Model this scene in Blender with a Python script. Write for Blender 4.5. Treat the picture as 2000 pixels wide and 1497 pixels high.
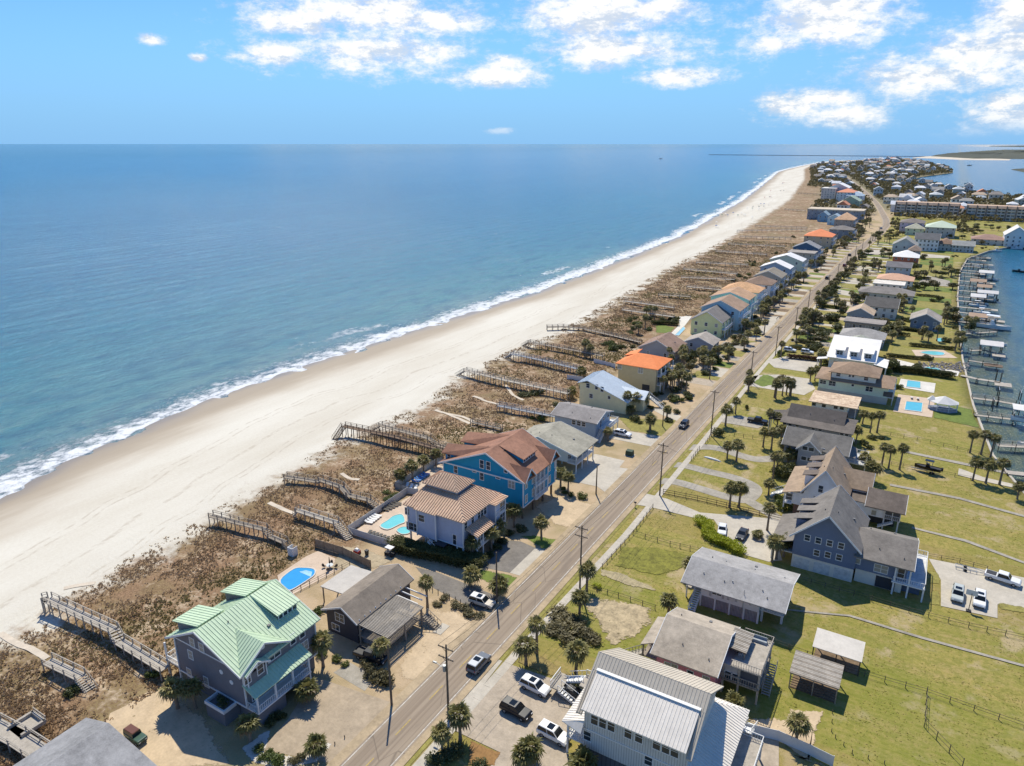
import bpy, bmesh, math, random
import numpy as np
from mathutils import Vector, noise as mnoise

for o in list(bpy.data.objects): bpy.data.objects.remove(o, do_unlink=True)
SC = bpy.context.scene
COL = SC.collection
R = math.radians

# ------------------------------------------------------------------ camera
CAMH = 80.0                      # drone height above the road, metres
FPX, HOR, VPX = 1386.0, 281.0, 1872.0   # focal length, horizon row and road vanishing column of the 2000 px photograph
PITCH = math.atan((748.5 - HOR) / FPX)
YAW = math.atan((VPX - 1000) / math.hypot(FPX, 748.5 - HOR))
cd = bpy.data.cameras.new('camera'); cam = bpy.data.objects.new('camera', cd); COL.objects.link(cam)
cam.location = (0, 0, CAMH); cam.rotation_euler = (math.pi / 2 - PITCH, 0, YAW)
cd.sensor_width = 36; cd.lens = 36 * FPX / 2000; cd.clip_start = 1; cd.clip_end = 300000
SC.camera = cam

# ------------------------------------------------------------------ sky and sun
SUN_EL, SUN_AZ = R(55), R(-35)   # azimuth measured from +Y (along the road) towards +X (inland)
W = bpy.data.worlds.new('World'); SC.world = W; W.use_nodes = True
SKY_STRENGTH = 0.12
SUN_STRENGTH = 4.1
sd = bpy.data.lights.new('sun', 'SUN'); sd.energy = SUN_STRENGTH; sd.angle = R(0.5); sd.color = (1, 0.935, 0.79)
so = bpy.data.objects.new('sun', sd); COL.objects.link(so)
sdir = Vector((math.sin(SUN_AZ) * math.cos(SUN_EL), math.cos(SUN_AZ) * math.cos(SUN_EL), math.sin(SUN_EL)))
so.rotation_euler = sdir.to_track_quat('Z', 'Y').to_euler(); so.location = (-60, 60, 120)
SC.view_settings.view_transform = 'Standard'; SC.view_settings.look = 'None'
SC.view_settings.exposure = 0.27; SC.view_settings.gamma = 1.0; SC.view_settings.use_curve_mapping = False

# ------------------------------------------------------------------ photo pixel -> place
_f = Vector((-math.sin(YAW) * math.cos(PITCH), math.cos(YAW) * math.cos(PITCH), -math.sin(PITCH)))
_r = Vector((math.cos(YAW), math.sin(YAW), 0)); _u = _r.cross(_f)
CR = dict(c1=(0,1100,3.77),c2=(300,1080,3.59),c3=(700,1080,3.59),c4=(1100,1050,3.348),c5=(1500,1050,3.348),d1=(400,780,3.742),d2=(750,780,3.742),d3=(1100,780,3.742),d4=(1500,780,3.742),e1=(850,540,4.99),e2=(1150,540,4.99),e3=(1400,540,4.99),e4=(1650,540,4.99),e5=(1300,300,5.714),e6=(1550,280,4.444),
          g1=(310,1110,4.403),g2=(770,900,6.804),g3=(870,820,7.879),g4=(600,1080,6.804),w=(1080,1260,4.762),h1=(1500,950,5.882),f2=(1500,760,6.237),h3=(1220,1170,6.25),f4=(1040,700,6.51),f5=(1230,540,6.667),m1=(1560,420,5.556),m2=(1800,640,4.68),m3=(1420,420,6.804), p=(0,0,1.0))
def px(c, x, y):
    o = CR[c]; return (o[0] + x / o[2], o[1] + y / o[2])
def ray(p): return _f * FPX + _r * (p[0] - 1000) + _u * (748.5 - p[1])
def G(c, x, y, z=0.0):                 # where the sight line meets height z
    d = ray(px(c, x, y)); t = (z - CAMH) / d.z; return Vector((d.x * t, d.y * t, z))
def onX(c, x, y, X):
    d = ray(px(c, x, y)); t = X / d.x; return Vector((X, d.y * t, CAMH + d.z * t))
def onY(c, x, y, Y):
    d = ray(px(c, x, y)); t = Y / d.y; return Vector((d.x * t, Y, CAMH + d.z * t))
def proj(v):
    d = Vector(v) - Vector((0, 0, CAMH)); c = d.dot(_f); return (1000 + FPX * d.dot(_r) / c, 748.5 - FPX * d.dot(_u) / c)
def hgt(c, bx, by, ty):                # height of an upright thing from its foot and the row of its top
    g = G(c, bx, by); t = px(c, bx, ty)[1]; lo, hi = 0.0, 40.0
    for _ in range(40):
        m = (lo + hi) / 2
        if proj((g.x, g.y, m))[1] > t: lo = m
        else: hi = m
    return lo

# ------------------------------------------------------------------ node helper and materials
class NT:
    def __init__(s, tree): s.t = tree; s.L = tree.links
    def n(s, typ, ins=None, **pr):
        k = s.t.nodes.new('ShaderNode' + typ)
        for a, b in pr.items(): setattr(k, a, b)
        for a, b in (ins or {}).items(): s.set(k, a, b)
        return k
    def set(s, k, a, b):
        i = k.inputs[a]
        if isinstance(b, bpy.types.NodeSocket): s.L.new(b, i)
        elif isinstance(b, bpy.types.Node): s.L.new(b.outputs[0], i)
        else: i.default_value = b
    def noise(s, v, scale, detail=3, rough=.55, dim='3D'):
        return s.n('TexNoise', {'Vector': v, 'Scale': scale, 'Detail': detail, 'Roughness': rough}, noise_dimensions=dim).outputs[0]
    def m(s, op, a, b=0.0, c=0.0, clamp=False):
        k = s.n('Math', {0: a, 1: b, 2: c}, operation=op); k.use_clamp = clamp; return k.outputs[0]
    def mix(s, f, a, b, mode='MIX'):
        k = s.n('Mix', data_type='RGBA', blend_type=mode); s.set(k, 0, f)
        s.set(k, 6, a if not isinstance(a, tuple) else (*a[:3], 1)); s.set(k, 7, b if not isinstance(b, tuple) else (*b[:3], 1)); return k.outputs[2]
    def ramp(s, f, stops, interp='LINEAR'):
        k = s.n('ValToRGB', {0: f}); cr = k.color_ramp; cr.interpolation = interp
        while len(cr.elements) < len(stops): cr.elements.new(0.5)
        for e, (p, c) in zip(cr.elements, stops):
            e.position = p; e.color = (*c, 1) if isinstance(c, tuple) else (c, c, c, 1)
        return k.outputs[0]
    def rng(s, v, a, b, c=0.0, d=1.0, smooth=True):
        k = s.n('MapRange', {0: v, 1: a, 2: b, 3: c, 4: d}, interpolation_type='SMOOTHSTEP' if smooth else 'LINEAR'); return k.outputs[0]
    def scale(s, v, xyz):
        return s.n('VectorMath', {0: v, 1: xyz}, operation='MULTIPLY').outputs[0]
def newmat(name):
    m = bpy.data.materials.new(name); m.use_nodes = True
    t = NT(m.node_tree); b = m.node_tree.nodes['Principled BSDF']
    return m, t, b
MATS = {}
def M(name, col, rough=.75, var=.18, scale=1.2, fine=9.0, bump=.15, metal=0.0, tint=None, spec=.4, stripe=None, streak=0):
    """weathered surface: colour wanders at a large and a small scale, fine relief in the bump"""
    if name in MATS: return MATS[name]
    m, t, b = newmat(name)
    pos = t.n('NewGeometry').outputs['Position']
    a = t.noise(pos, scale * .35, 4, .6); f = t.noise(pos, fine, 3, .6)
    if streak: f = t.noise(t.scale(pos, (1, 1, streak)), fine, 3, .6)
    mid_ = t.noise(pos, (scale * .35 * fine) ** .5, 4, .65)
    v = t.m('ADD', t.m('MULTIPLY', a, .4), t.m('ADD', t.m('MULTIPLY', mid_, .35), t.m('MULTIPLY', f, .25)))
    lo = tuple(c * (1 - var * 2) for c in col); hi = tuple(min(1, c * (1 + var * 1.6)) for c in col)
    if tint: lo = tuple(c * .8 for c in tint)
    c = t.mix(t.rng(v, .34, .66, smooth=False), lo, hi)
    if stripe:
        wv = t.n('TexWave', {'Vector': pos, 'Scale': stripe[1], 'Distortion': 0.0}, bands_direction=stripe[0]).outputs['Fac']
        c = t.mix(t.rng(wv, .0, .25), tuple(x * .62 for x in col), c)
    t.set(b, 'Base Color', c); b.inputs['Roughness'].default_value = rough; b.inputs['Metallic'].default_value = metal
    b.inputs['Specular IOR Level'].default_value = spec
    if bump:
        bn = t.n('Bump', {'Strength': bump, 'Distance': .05, 'Height': f}); t.set(b, 'Normal', bn.outputs[0])
    MATS[name] = m; return m
def foliage(name, col, col2, trans=.25):
    if name in MATS: return MATS[name]
    m, t, b = newmat(name)
    pos = t.n('NewGeometry').outputs['Position']; oi = t.n('ObjectInfo').outputs['Random']
    f = t.m('ADD', t.m('MULTIPLY', t.noise(pos, 1.7, 3), .75), t.m('MULTIPLY', oi, .3))
    t.set(b, 'Base Color', t.mix(t.rng(f, .35, .8, smooth=False), col, col2)); b.inputs['Roughness'].default_value = .55
    b.inputs['Specular IOR Level'].default_value = .35
    tr = t.n('BsdfTranslucent', {'Color': (*col2, 1)}); ms = t.n('MixShader', {0: trans, 1: b.outputs[0], 2: tr.outputs[0]})
    t.L.new(ms.outputs[0], m.node_tree.nodes['Material Output'].inputs[0]); MATS[name] = m; return m
def glassmat(name, col, rough=.08):
    if name in MATS: return MATS[name]
    m, t, b = newmat(name); b.inputs['Base Color'].default_value = (*col, 1); b.inputs['Roughness'].default_value = rough
    b.inputs['Specular IOR Level'].default_value = .4
    MATS[name] = m; return m

# sky: Nishita plus scattered fair-weather clouds, all laid out by compass direction
def make_world():
    t = NT(W.node_tree); bg = W.node_tree.nodes['Background']; bg.inputs[1].default_value = SKY_STRENGTH
    sky = t.n('TexSky', sky_type='NISHITA'); sky.sun_disc = False; sky.sun_elevation = SUN_EL; sky.sun_rotation = SUN_AZ
    sky.air_density = 1.0; sky.dust_density = 0.15; sky.ozone_density = 3.0; sky.altitude = 80
    d = t.n('TexCoord').outputs['Generated']
    sp = t.n('SeparateXYZ', {0: d}); x, y, z = sp.outputs
    az = t.m('MULTIPLY', t.m('ARCTAN2', x, y), 57.2958); el = t.m('MULTIPLY', t.m('ARCSINE', z), 57.2958)
    v = t.n('CombineXYZ', {0: az, 1: el}).outputs[0]
    n1 = t.noise(t.scale(v, (.17, .36, 1)), 1.0, 12, .7); n2 = t.noise(t.scale(v, (.9, 1.5, 1)), 1.0, 8, .68)
    best = None
    for (cx, cy, rx, ry) in CLOUDS:
        q = ray((cx, cy)).normalized(); a = math.degrees(math.atan2(q.x, q.y)); e = math.degrees(math.asin(q.z))
        ia, ie = 24.2 / (rx * 1.12), 24.2 / (ry * 1.12)
        k = t.n('VectorMath', {0: v, 1: (ia, ie, 0), 2: (-a * ia, -e * ie, 0)}, operation='MULTIPLY_ADD').outputs[0]
        L = t.n('VectorMath', {0: k}, operation='LENGTH').outputs['Value']
        best = L if best is None else t.m('SMOOTH_MIN', best, L, .25)
    dens = t.m('ADD', t.m('SUBTRACT', 1.36, best), t.m('MULTIPLY', t.m('SUBTRACT', n1, .5), 3.5))
    dens = t.m('ADD', dens, t.m('MULTIPLY', t.m('SUBTRACT', n2, .5), 1.3))
    # the same kind of cloud goes on over the rest of the sky
    n3 = t.noise(t.scale(v, (.05, .09, 1)), 1.0, 8, .6)
    other = t.m('MULTIPLY', t.m('SUBTRACT', n3, .60), 7.0)
    away = t.m('MAXIMUM', t.rng(t.m('ABSOLUTE', t.m('ADD', az, 30.8)), 42, 52), t.rng(el, 13, 20))
    other = t.m('SUBTRACT', t.m('MULTIPLY', t.m('ADD', other, 3.0), away), 3.0)
    dens = t.m('MAXIMUM', dens, other)
    cov = t.m('MULTIPLY', t.rng(dens, .05, 1.15), .97)
    cov = t.m('MULTIPLY', cov, t.rng(el, .1, 2.0))
    # graded towards the deeper blue of the photograph's sky
    skyc = t.mix(1.0, sky.outputs[0], (.42, .68, 1.0), 'MULTIPLY')
    hz = t.rng(el, -1, 11); skyc = t.mix(t.m('MULTIPLY', t.m('SUBTRACT', 1.0, hz), .9), skyc, (1.6, 3.6, 6.3))
    cc = t.mix(t.rng(t.m('ADD', dens, t.m('MULTIPLY', n2, .8)), .35, 1.6), (4.9, 5.5, 6.2), (7.4, 7.35, 7.2))
    up = t.n('VectorMath', {0: v, 1: (-.35, 1.0, 0)}, operation='ADD').outputs[0]; n4 = t.noise(t.scale(up, (.17, .36, 1)), 1.0, 12, .7)
    cc = t.mix(t.m('MULTIPLY', t.rng(t.m('SUBTRACT', n4, n1), -.03, .09), .9), cc, (4.2, 4.9, 5.9))
    t.set(bg, 0, t.mix(cov, skyc, cc))
CLOUDS = [(720,25,190,38),(860,40,110,26),(570,45,90,26),(740,100,170,34),(545,105,55,18),(1170,30,160,38),(1290,15,70,26),(1200,95,150,34),(960,150,75,20),(985,122,50,14),(1310,150,75,15),(1600,40,120,40),(1640,5,110,30),(1520,85,60,18),(1790,150,110,36),(1900,95,90,30),(1985,90,90,60),(1990,30,60,40),(1545,205,60,22),(1650,230,55,20),(1620,190,60,16),(1985,240,80,36),(1905,260,45,14),(295,78,20,9),(385,115,14,6),(975,258,26,6),(1975,200,50,14)]
make_world()

# ------------------------------------------------------------------ mesh builder
class MB:
    def __init__(s): s.v = []; s.f = []; s.mi = []; s.m = 0
    def add(s, vs, fs):
        o = len(s.v); s.v += [tuple(v) for v in vs]; s.f += [tuple(i + o for i in f) for f in fs]; s.mi += [s.m] * len(fs); return s
    def box(s, x0, x1, y0, y1, z0, z1):
        return s.add([(x0,y0,z0),(x1,y0,z0),(x1,y1,z0),(x0,y1,z0),(x0,y0,z1),(x1,y0,z1),(x1,y1,z1),(x0,y1,z1)],
                     [(3,2,1,0),(4,5,6,7),(0,1,5,4),(1,2,6,5),(2,3,7,6),(3,0,4,7)])
    def hexa(s, b, t):        # 4 bottom and 4 top corners, counter-clockwise from above
        return s.add(list(b) + list(t), [(3,2,1,0),(4,5,6,7),(0,1,5,4),(1,2,6,5),(2,3,7,6),(3,0,4,7)])
    def bar(s, a, b, w, h):   # beam from a to b, width w (level), height h
        a = Vector(a); b = Vector(b); d = b - a
        if d.length < 1e-5: return s
        d.normalize(); side = Vector((0,0,1)).cross(d)
        if side.length < 1e-3: side = Vector((1,0,0))
        side.normalize(); up = d.cross(side); P = side * w / 2; Q = up * h / 2
        return s.add([a-P-Q,a+P-Q,b+P-Q,b-P-Q,a-P+Q,a+P+Q,b+P+Q,b-P+Q],[(3,2,1,0),(4,5,6,7),(0,1,5,4),(1,2,6,5),(2,3,7,6),(3,0,4,7)])
    def tube(s, a, b, r0, r1=None, n=8, caps=True):
        a = Vector(a); b = Vector(b); r1 = r0 if r1 is None else r1; d = (b - a).normalized()
        p = d.orthogonal().normalized(); q = d.cross(p); vs = []
        for c, r in ((a, r0), (b, r1)):
            for k in range(n):
                an = 2 * math.pi * k / n; vs.append(c + p * math.cos(an) * r + q * math.sin(an) * r)
        fs = [(k, (k+1) % n, n + (k+1) % n, n + k) for k in range(n)]
        if caps: fs += [tuple(range(n-1, -1, -1)), tuple(range(n, 2*n))]
        return s.add(vs, fs)
    def slab(s, pts, th):     # roof or deck slab: polygon (counter-clockwise seen from above) and thickness below it
        n = len(pts); lo = [(p[0], p[1], p[2] - th) for p in pts]
        return s.add(list(pts) + lo, [tuple(range(n)), tuple(range(2*n-1, n-1, -1))] + [(k, n + k, n + (k+1) % n, (k+1) % n) for k in range(n)])
    def mesh(s, name, mats, org=(0,0,0)):
        me = bpy.data.meshes.new(name)
        me.from_pydata([(a-org[0], b-org[1], c-org[2]) for a, b, c in s.v], [], s.f)
        for q in (mats if isinstance(mats, (list, tuple)) else [mats]): me.materials.append(q)
        if any(s.mi): me.polygons.foreach_set('material_index', s.mi)
        me.update(); return me
def link(name, me, parent=None, loc=(0,0,0)):
    o = bpy.data.objects.new(name, me); COL.objects.link(o); o.location = loc
    if parent: o.parent = parent
    return o
def tag(o, label, cat, group=None, kind=None):
    if label: o['label'] = label
    if cat: o['category'] = cat
    if group: o['group'] = group
    if kind: o['kind'] = kind
    return o
class Thing:
    def __init__(s, name, label, cat, loc, group=None):
        s.o = link(name, None, None, loc); s.o.empty_display_size = .3; s.org = tuple(loc); tag(s.o, label, cat, group)
    def part(s, name, mb, mat, parent=None, kind=None):
        o = link(name, mb.mesh(name, mat, s.org), parent or s.o)
        if kind: o['kind'] = kind
        return o
    def piece(s, name, me, loc, rz=0, parent=None):      # shared mesh at a place of its own
        o = link(name, me, parent or s.o, tuple(loc[i] - s.org[i] for i in range(3))); o.rotation_euler.z = rz; return o
def copy_tree(o, parent=None):
    c = o.copy(); COL.objects.link(c)
    if parent: c.parent = parent
    for ch in o.children: copy_tree(ch, c)
    return c
def inst(proto, loc, rz=0, sc=1, label=None, group=None, cat=None, sz=None):
    c = copy_tree(proto); c.location = loc; c.rotation_euler.z = rz; c.scale = (sc, sc, sz or sc)
    tag(c, label, cat, group); return c
RND = random.Random(7)

# ================================================================== THE SETTING
def interp(tab, y): return float(np.interp(y, [a for a, b in tab], [b for a, b in tab]))
SHORE = [(-400,-150),(-60,-168),(30,-180),(69,-185),(87,-192),(118,-198),(145,-202.5),(175,-203),(213,-201.5),(264,-199.5),(313,-199),(351,-195.7),(413,-196),(512,-200.7),(655,-207.5),(871,-234),(1135,-268),(1590,-337),(2350,-457),(2720,-487),(3250,-515),(3700,-530),(4150,-480),(4500,-330),(4620,-250)]
DUNE = [(-400,-110),(20,-122),(41,-124.5),(72,-128.7),(110,-132.6),(132,-135),(167,-132),(198,-139),(236,-140.4),(275,-137.5),(347,-143),(453,-152),(594,-157),(823,-176),(1154,-205),(1845,-299),(2592,-424),(3250,-500),(4600,-250)]
LAGOON = [(-400,90),(100,50),(175,33),(196,27.5),(217,22),(261,18),(320,15.3),(377,14.4),(456,13.5),(553,14.8),(620,19.6),(674,34),(725,55),(760,90),(790,420),(1290,420),(1330,170),(1399,102),(1503,35),(1700,-12),(1830,-45),(1960,-88),(2010,-75),(2140,-66),(2490,0),(2800,-2),(3150,-22),(4000,-135),(4500,-280),(4620,-245)]
SEA_Z = -1.2
BACK = [(-400,-92),(66,-93),(72,-102),(92,-102),(96,-101.5),(116,-102),(121,-106),(139,-106),(142,-95),(190,-95),(275,-97),(285,-106),(330,-106),(340,-95),(5000,-95)]   # where yards end and dune begins
def xs(y): return interp(SHORE, y)
def xd(y): return interp(DUNE, y)
def xl(y): return interp(LAGOON, y)
def sstep(a, b, x):
    t = max(0, min(1, (x - a) / (b - a))); return t * t * (3 - 2 * t)
def tz(x, y):
    s = x - xs(y); e = x - xd(y)
    if s < 0: return SEA_Z + max(-3, s * .045)
    w = max(20, xd(y) - xs(y))
    z = SEA_Z + 1.2 * sstep(0, w * .75, s)
    k = sstep(-6, 10, e) * (1 - sstep(interp(BACK, y) - 4, interp(BACK, y), x)) if y < 1000 else sstep(-6, 10, e) * (1 - sstep(40, 70, e))
    if k > 0:
        nz = mnoise.noise(Vector((x * .06, y * .05, 0))) * .55 + mnoise.noise(Vector((x * .2, y * .2, 3))) * .25 + mnoise.noise(Vector((x * .55, y * .55, 7))) * .12
        z += k * (.35 + nz)
    elif s < w: z += .06 * mnoise.noise(Vector((x * .15, y * .12, 1)))
    return z

def rows():
    ys = []; y = -120.0
    while y < 330: ys.append(y); y += 2.2 if y > 20 else 12
    while y < 4620: ys.append(y); y += max(3, (y - 330) * .012 + 3)
    return ys + [4620.0]
def make_terrain():
    ys = rows(); U = [-70,-35,-15,-6,0] + list(np.linspace(0.06, 1, 16)); vs = []; at_s = []; at_e = []
    D = list(np.linspace(0, 1, 30)[1:]); I = list(np.linspace(0, 1, 26)[1:])
    for y in ys:
        a, b, c = xs(y), xd(y), xl(y); b = min(b, c - 1); mid = min(max(-92, b + 30), (b + c) / 2)
        X = [a + u for u in U[:5]] + [a + (b - a) * u for u in U[5:]] + [b + (mid - b) * t for t in D] + [mid + (c - mid) * t for t in I]
        for x in X: vs.append((x, y, tz(x, y))); at_s.append(x - a); at_e.append(x - b)
        vs.append((c + .05, y, -4)); at_s.append(c - a); at_e.append(c - b)
    nc = len(vs) // len(ys); fs = []
    for j in range(len(ys) - 1):
        for i in range(nc - 1):
            p = j * nc + i; fs.append((p, p + 1, p + nc + 1, p + nc))
    me = bpy.data.meshes.new('terrain'); me.from_pydata(vs, [], fs)
    for nm, arr in (('shore', at_s), ('dune', at_e)):
        A = me.attributes.new(nm, 'FLOAT', 'POINT'); A.data.foreach_set('value', arr)
    me.polygons.foreach_set('use_smooth', [True] * len(fs))
    m, t, b = newmat('terrain')
    pos = t.n('NewGeometry').outputs['Position']; s = t.n('Attribute', attribute_name='shore').outputs['Fac']; e = t.n('Attribute', attribute_name='dune').outputs['Fac']
    X = t.n('SeparateXYZ', {0: pos}).outputs[0]; Y = t.n('SeparateXYZ', {0: pos}).outputs[1]
    nb = t.noise(pos, .035, 4); nm = t.noise(pos, .22, 5, .6); nf = t.noise(pos, 1.6, 4, .6); nff = t.noise(pos, 7, 3, .6)
    along = t.noise(t.scale(pos, (.06, .012, .05)), 1.0, 6, .65)
    # beach
    dry = t.mix(t.rng(t.m('ADD', t.m('MULTIPLY', along, .7), t.m('MULTIPLY', nf, .3)), .3, .7), (.58, .525, .42), (.70, .66, .56))
    seaweed = t.rng(t.noise(t.scale(pos, (.5, .07, .1)), 1.0, 6, .7), .66, .76)
    dry = t.mix(t.m('MULTIPLY', seaweed, .5), dry, (.36, .28, .19))
    dry = t.mix(t.m('MULTIPLY', t.rng(nff, .55, .8), .22), dry, (.46, .40, .31))
    sw = t.m('ADD', s, t.m('MULTIPLY', t.m('SUBTRACT', along, .5), 22))
    wetc = t.ramp(t.rng(sw, -2, 26, smooth=False), [(0, (.27, .225, .17)), (.25, (.37, .305, .225)), (.6, (.50, .43, .33)), (1, (.60, .53, .43))])
    sand = t.mix(t.rng(sw, 9, 26), wetc, dry)
    trk = t.m('ADD', s, t.m('MULTIPLY', t.m('SUBTRACT', t.noise(t.scale(pos, (0, .012, 0)), 1.0, 3), .5), 30)); wob_ = t.noise(t.scale(pos, (.5, .25, .1)), 1.0, 4, .7)
    for p0_, wd in ((31, .5), (33.2, .5), (44, .9), (52, .4), (53.8, .4)):
        ln = t.rng(t.m('ABSOLUTE', t.m('SUBTRACT', trk, p0_)), wd, wd * .3); sand = t.mix(t.m('MULTIPLY', t.m('MULTIPLY', ln, t.rng(wob_, .42, .6)), .45), sand, (.40, .33, .24))
    # dune: pale sand between brown clumps
    veg = t.rng(t.m('ADD', t.m('ADD', t.m('MULTIPLY', nm, .55), t.m('MULTIPLY', nf, .45)), t.m('MULTIPLY', nb, .25)), .46, .64)
    vc = t.mix(t.rng(t.noise(pos, .09, 4), .4, .6), (.33, .205, .115), (.27, .195, .09))
    vc = t.mix(t.rng(t.noise(pos, 3.2, 3, .6), .35, .62), (.18, .11, .058), vc)
    vc = t.mix(t.m('MULTIPLY', t.rng(t.noise(pos, .028, 4, .6), .52, .66), .28), vc, (.19, .18, .075))
    dsand = t.mix(nf, (.49, .37, .24), (.62, .50, .355))
    dunec = t.mix(veg, dsand, vc)
    en = t.m('ADD', e, t.m('MULTIPLY', t.m('SUBTRACT', t.noise(pos, .12, 6, .7), .5), 34))
    c = t.mix(t.rng(en, -3, 5), sand, dunec)
    # lots on the sea side: tan sand with thin grass
    lot = t.mix(t.rng(nm, .4, .66), (.50, .375, .235), (.40, .30, .17)); lot = t.mix(t.m('MULTIPLY', t.rng(nb, .5, .62), .75), lot, t.mix(nf, (.25, .215, .085), (.36, .28, .14)))
    xn = t.m('ADD', X, t.m('MULTIPLY', t.m('SUBTRACT', nm, .5), 9))
    near = t.rng(Y, 900, 1100)
    islot = t.m('MAXIMUM', t.rng(xn, -96, -91), t.m('MULTIPLY', near, t.rng(e, 40, 80)))
    c = t.mix(islot, c, lot)
    # inland: lawns, green, straw and worn patches
    g1 = t.mix(t.rng(t.noise(pos, .05, 5, .6), .38, .62), (.235, .245, .030), (.39, .32, .08))
    g1 = t.mix(t.m('MULTIPLY', t.rng(t.noise(t.scale(pos, (.05, .25, 1)), 1.0, 4, .6), .44, .62), .75), g1, (.40, .305, .12))
    nq = t.noise(pos, .7, 5, .7); g1 = t.mix(t.m('MULTIPLY', t.rng(nq, .42, .6), .75), g1, (.175, .185, .024)); g1 = t.mix(t.m('MULTIPLY', t.rng(nq, .52, .36), .5), g1, (.36, .26, .10)); g1 = t.mix(t.m('MULTIPLY', t.rng(nf, .42, .62), .6), g1, (.20, .20, .030)); g1 = t.mix(t.m('MULTIPLY', t.rng(nff, .48, .7), .5), g1, (.38, .285, .125))
    g1 = t.mix(t.m('MULTIPLY', t.rng(t.noise(pos, .11, 5, .65), .54, .66), .85), g1, (.46, .36, .215))
    lotn = t.n('TexWhiteNoise', {'W': t.m('FLOOR', t.m('DIVIDE', t.m('ADD', Y, t.m('MULTIPLY', nm, 1.2)), 22.5))}, noise_dimensions='1D').outputs['Value']
    g1 = t.mix(t.m('MULTIPLY', t.rng(lotn, .35, 1.0), .42), g1, (.29, .205, .075)); g1 = t.mix(t.m('MULTIPLY', t.rng(lotn, .5, 0.0), .35), g1, (.19, .205, .028))
    mow = t.rng(t.n('TexWave', {'Vector': pos, 'Scale': .32, 'Distortion': 2.5, 'Detail': 2.0}, bands_direction='Y').outputs['Fac'], .2, .8); g1 = t.mix(t.m('MULTIPLY', mow, .14), g1, (.36, .30, .10))
    c = t.mix(t.rng(xn, -53, -50), c, g1)
    far = t.mix(nm, (.12, .12, .05), (.34, .28, .18)); c = t.mix(t.m('MULTIPLY', near, t.rng(e, 30, 60)), c, far)
    t.set(b, 'Base Color', c)
    t.set(b, 'Roughness', t.rng(sw, -1, 9, .28, .9)); b.inputs['Specular IOR Level'].default_value = .25
    hgt_ = t.m('ADD', t.m('MULTIPLY', nf, .5), t.m('MULTIPLY', nff, .5))
    bn = t.n('Bump', {'Strength': t.rng(en, -20, 3, .18, .75), 'Distance': .25, 'Height': hgt_}); t.set(b, 'Normal', bn.outputs[0])
    me.materials.append(m); o = link('terrain', me); o['kind'] = 'structure'
make_terrain()

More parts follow.
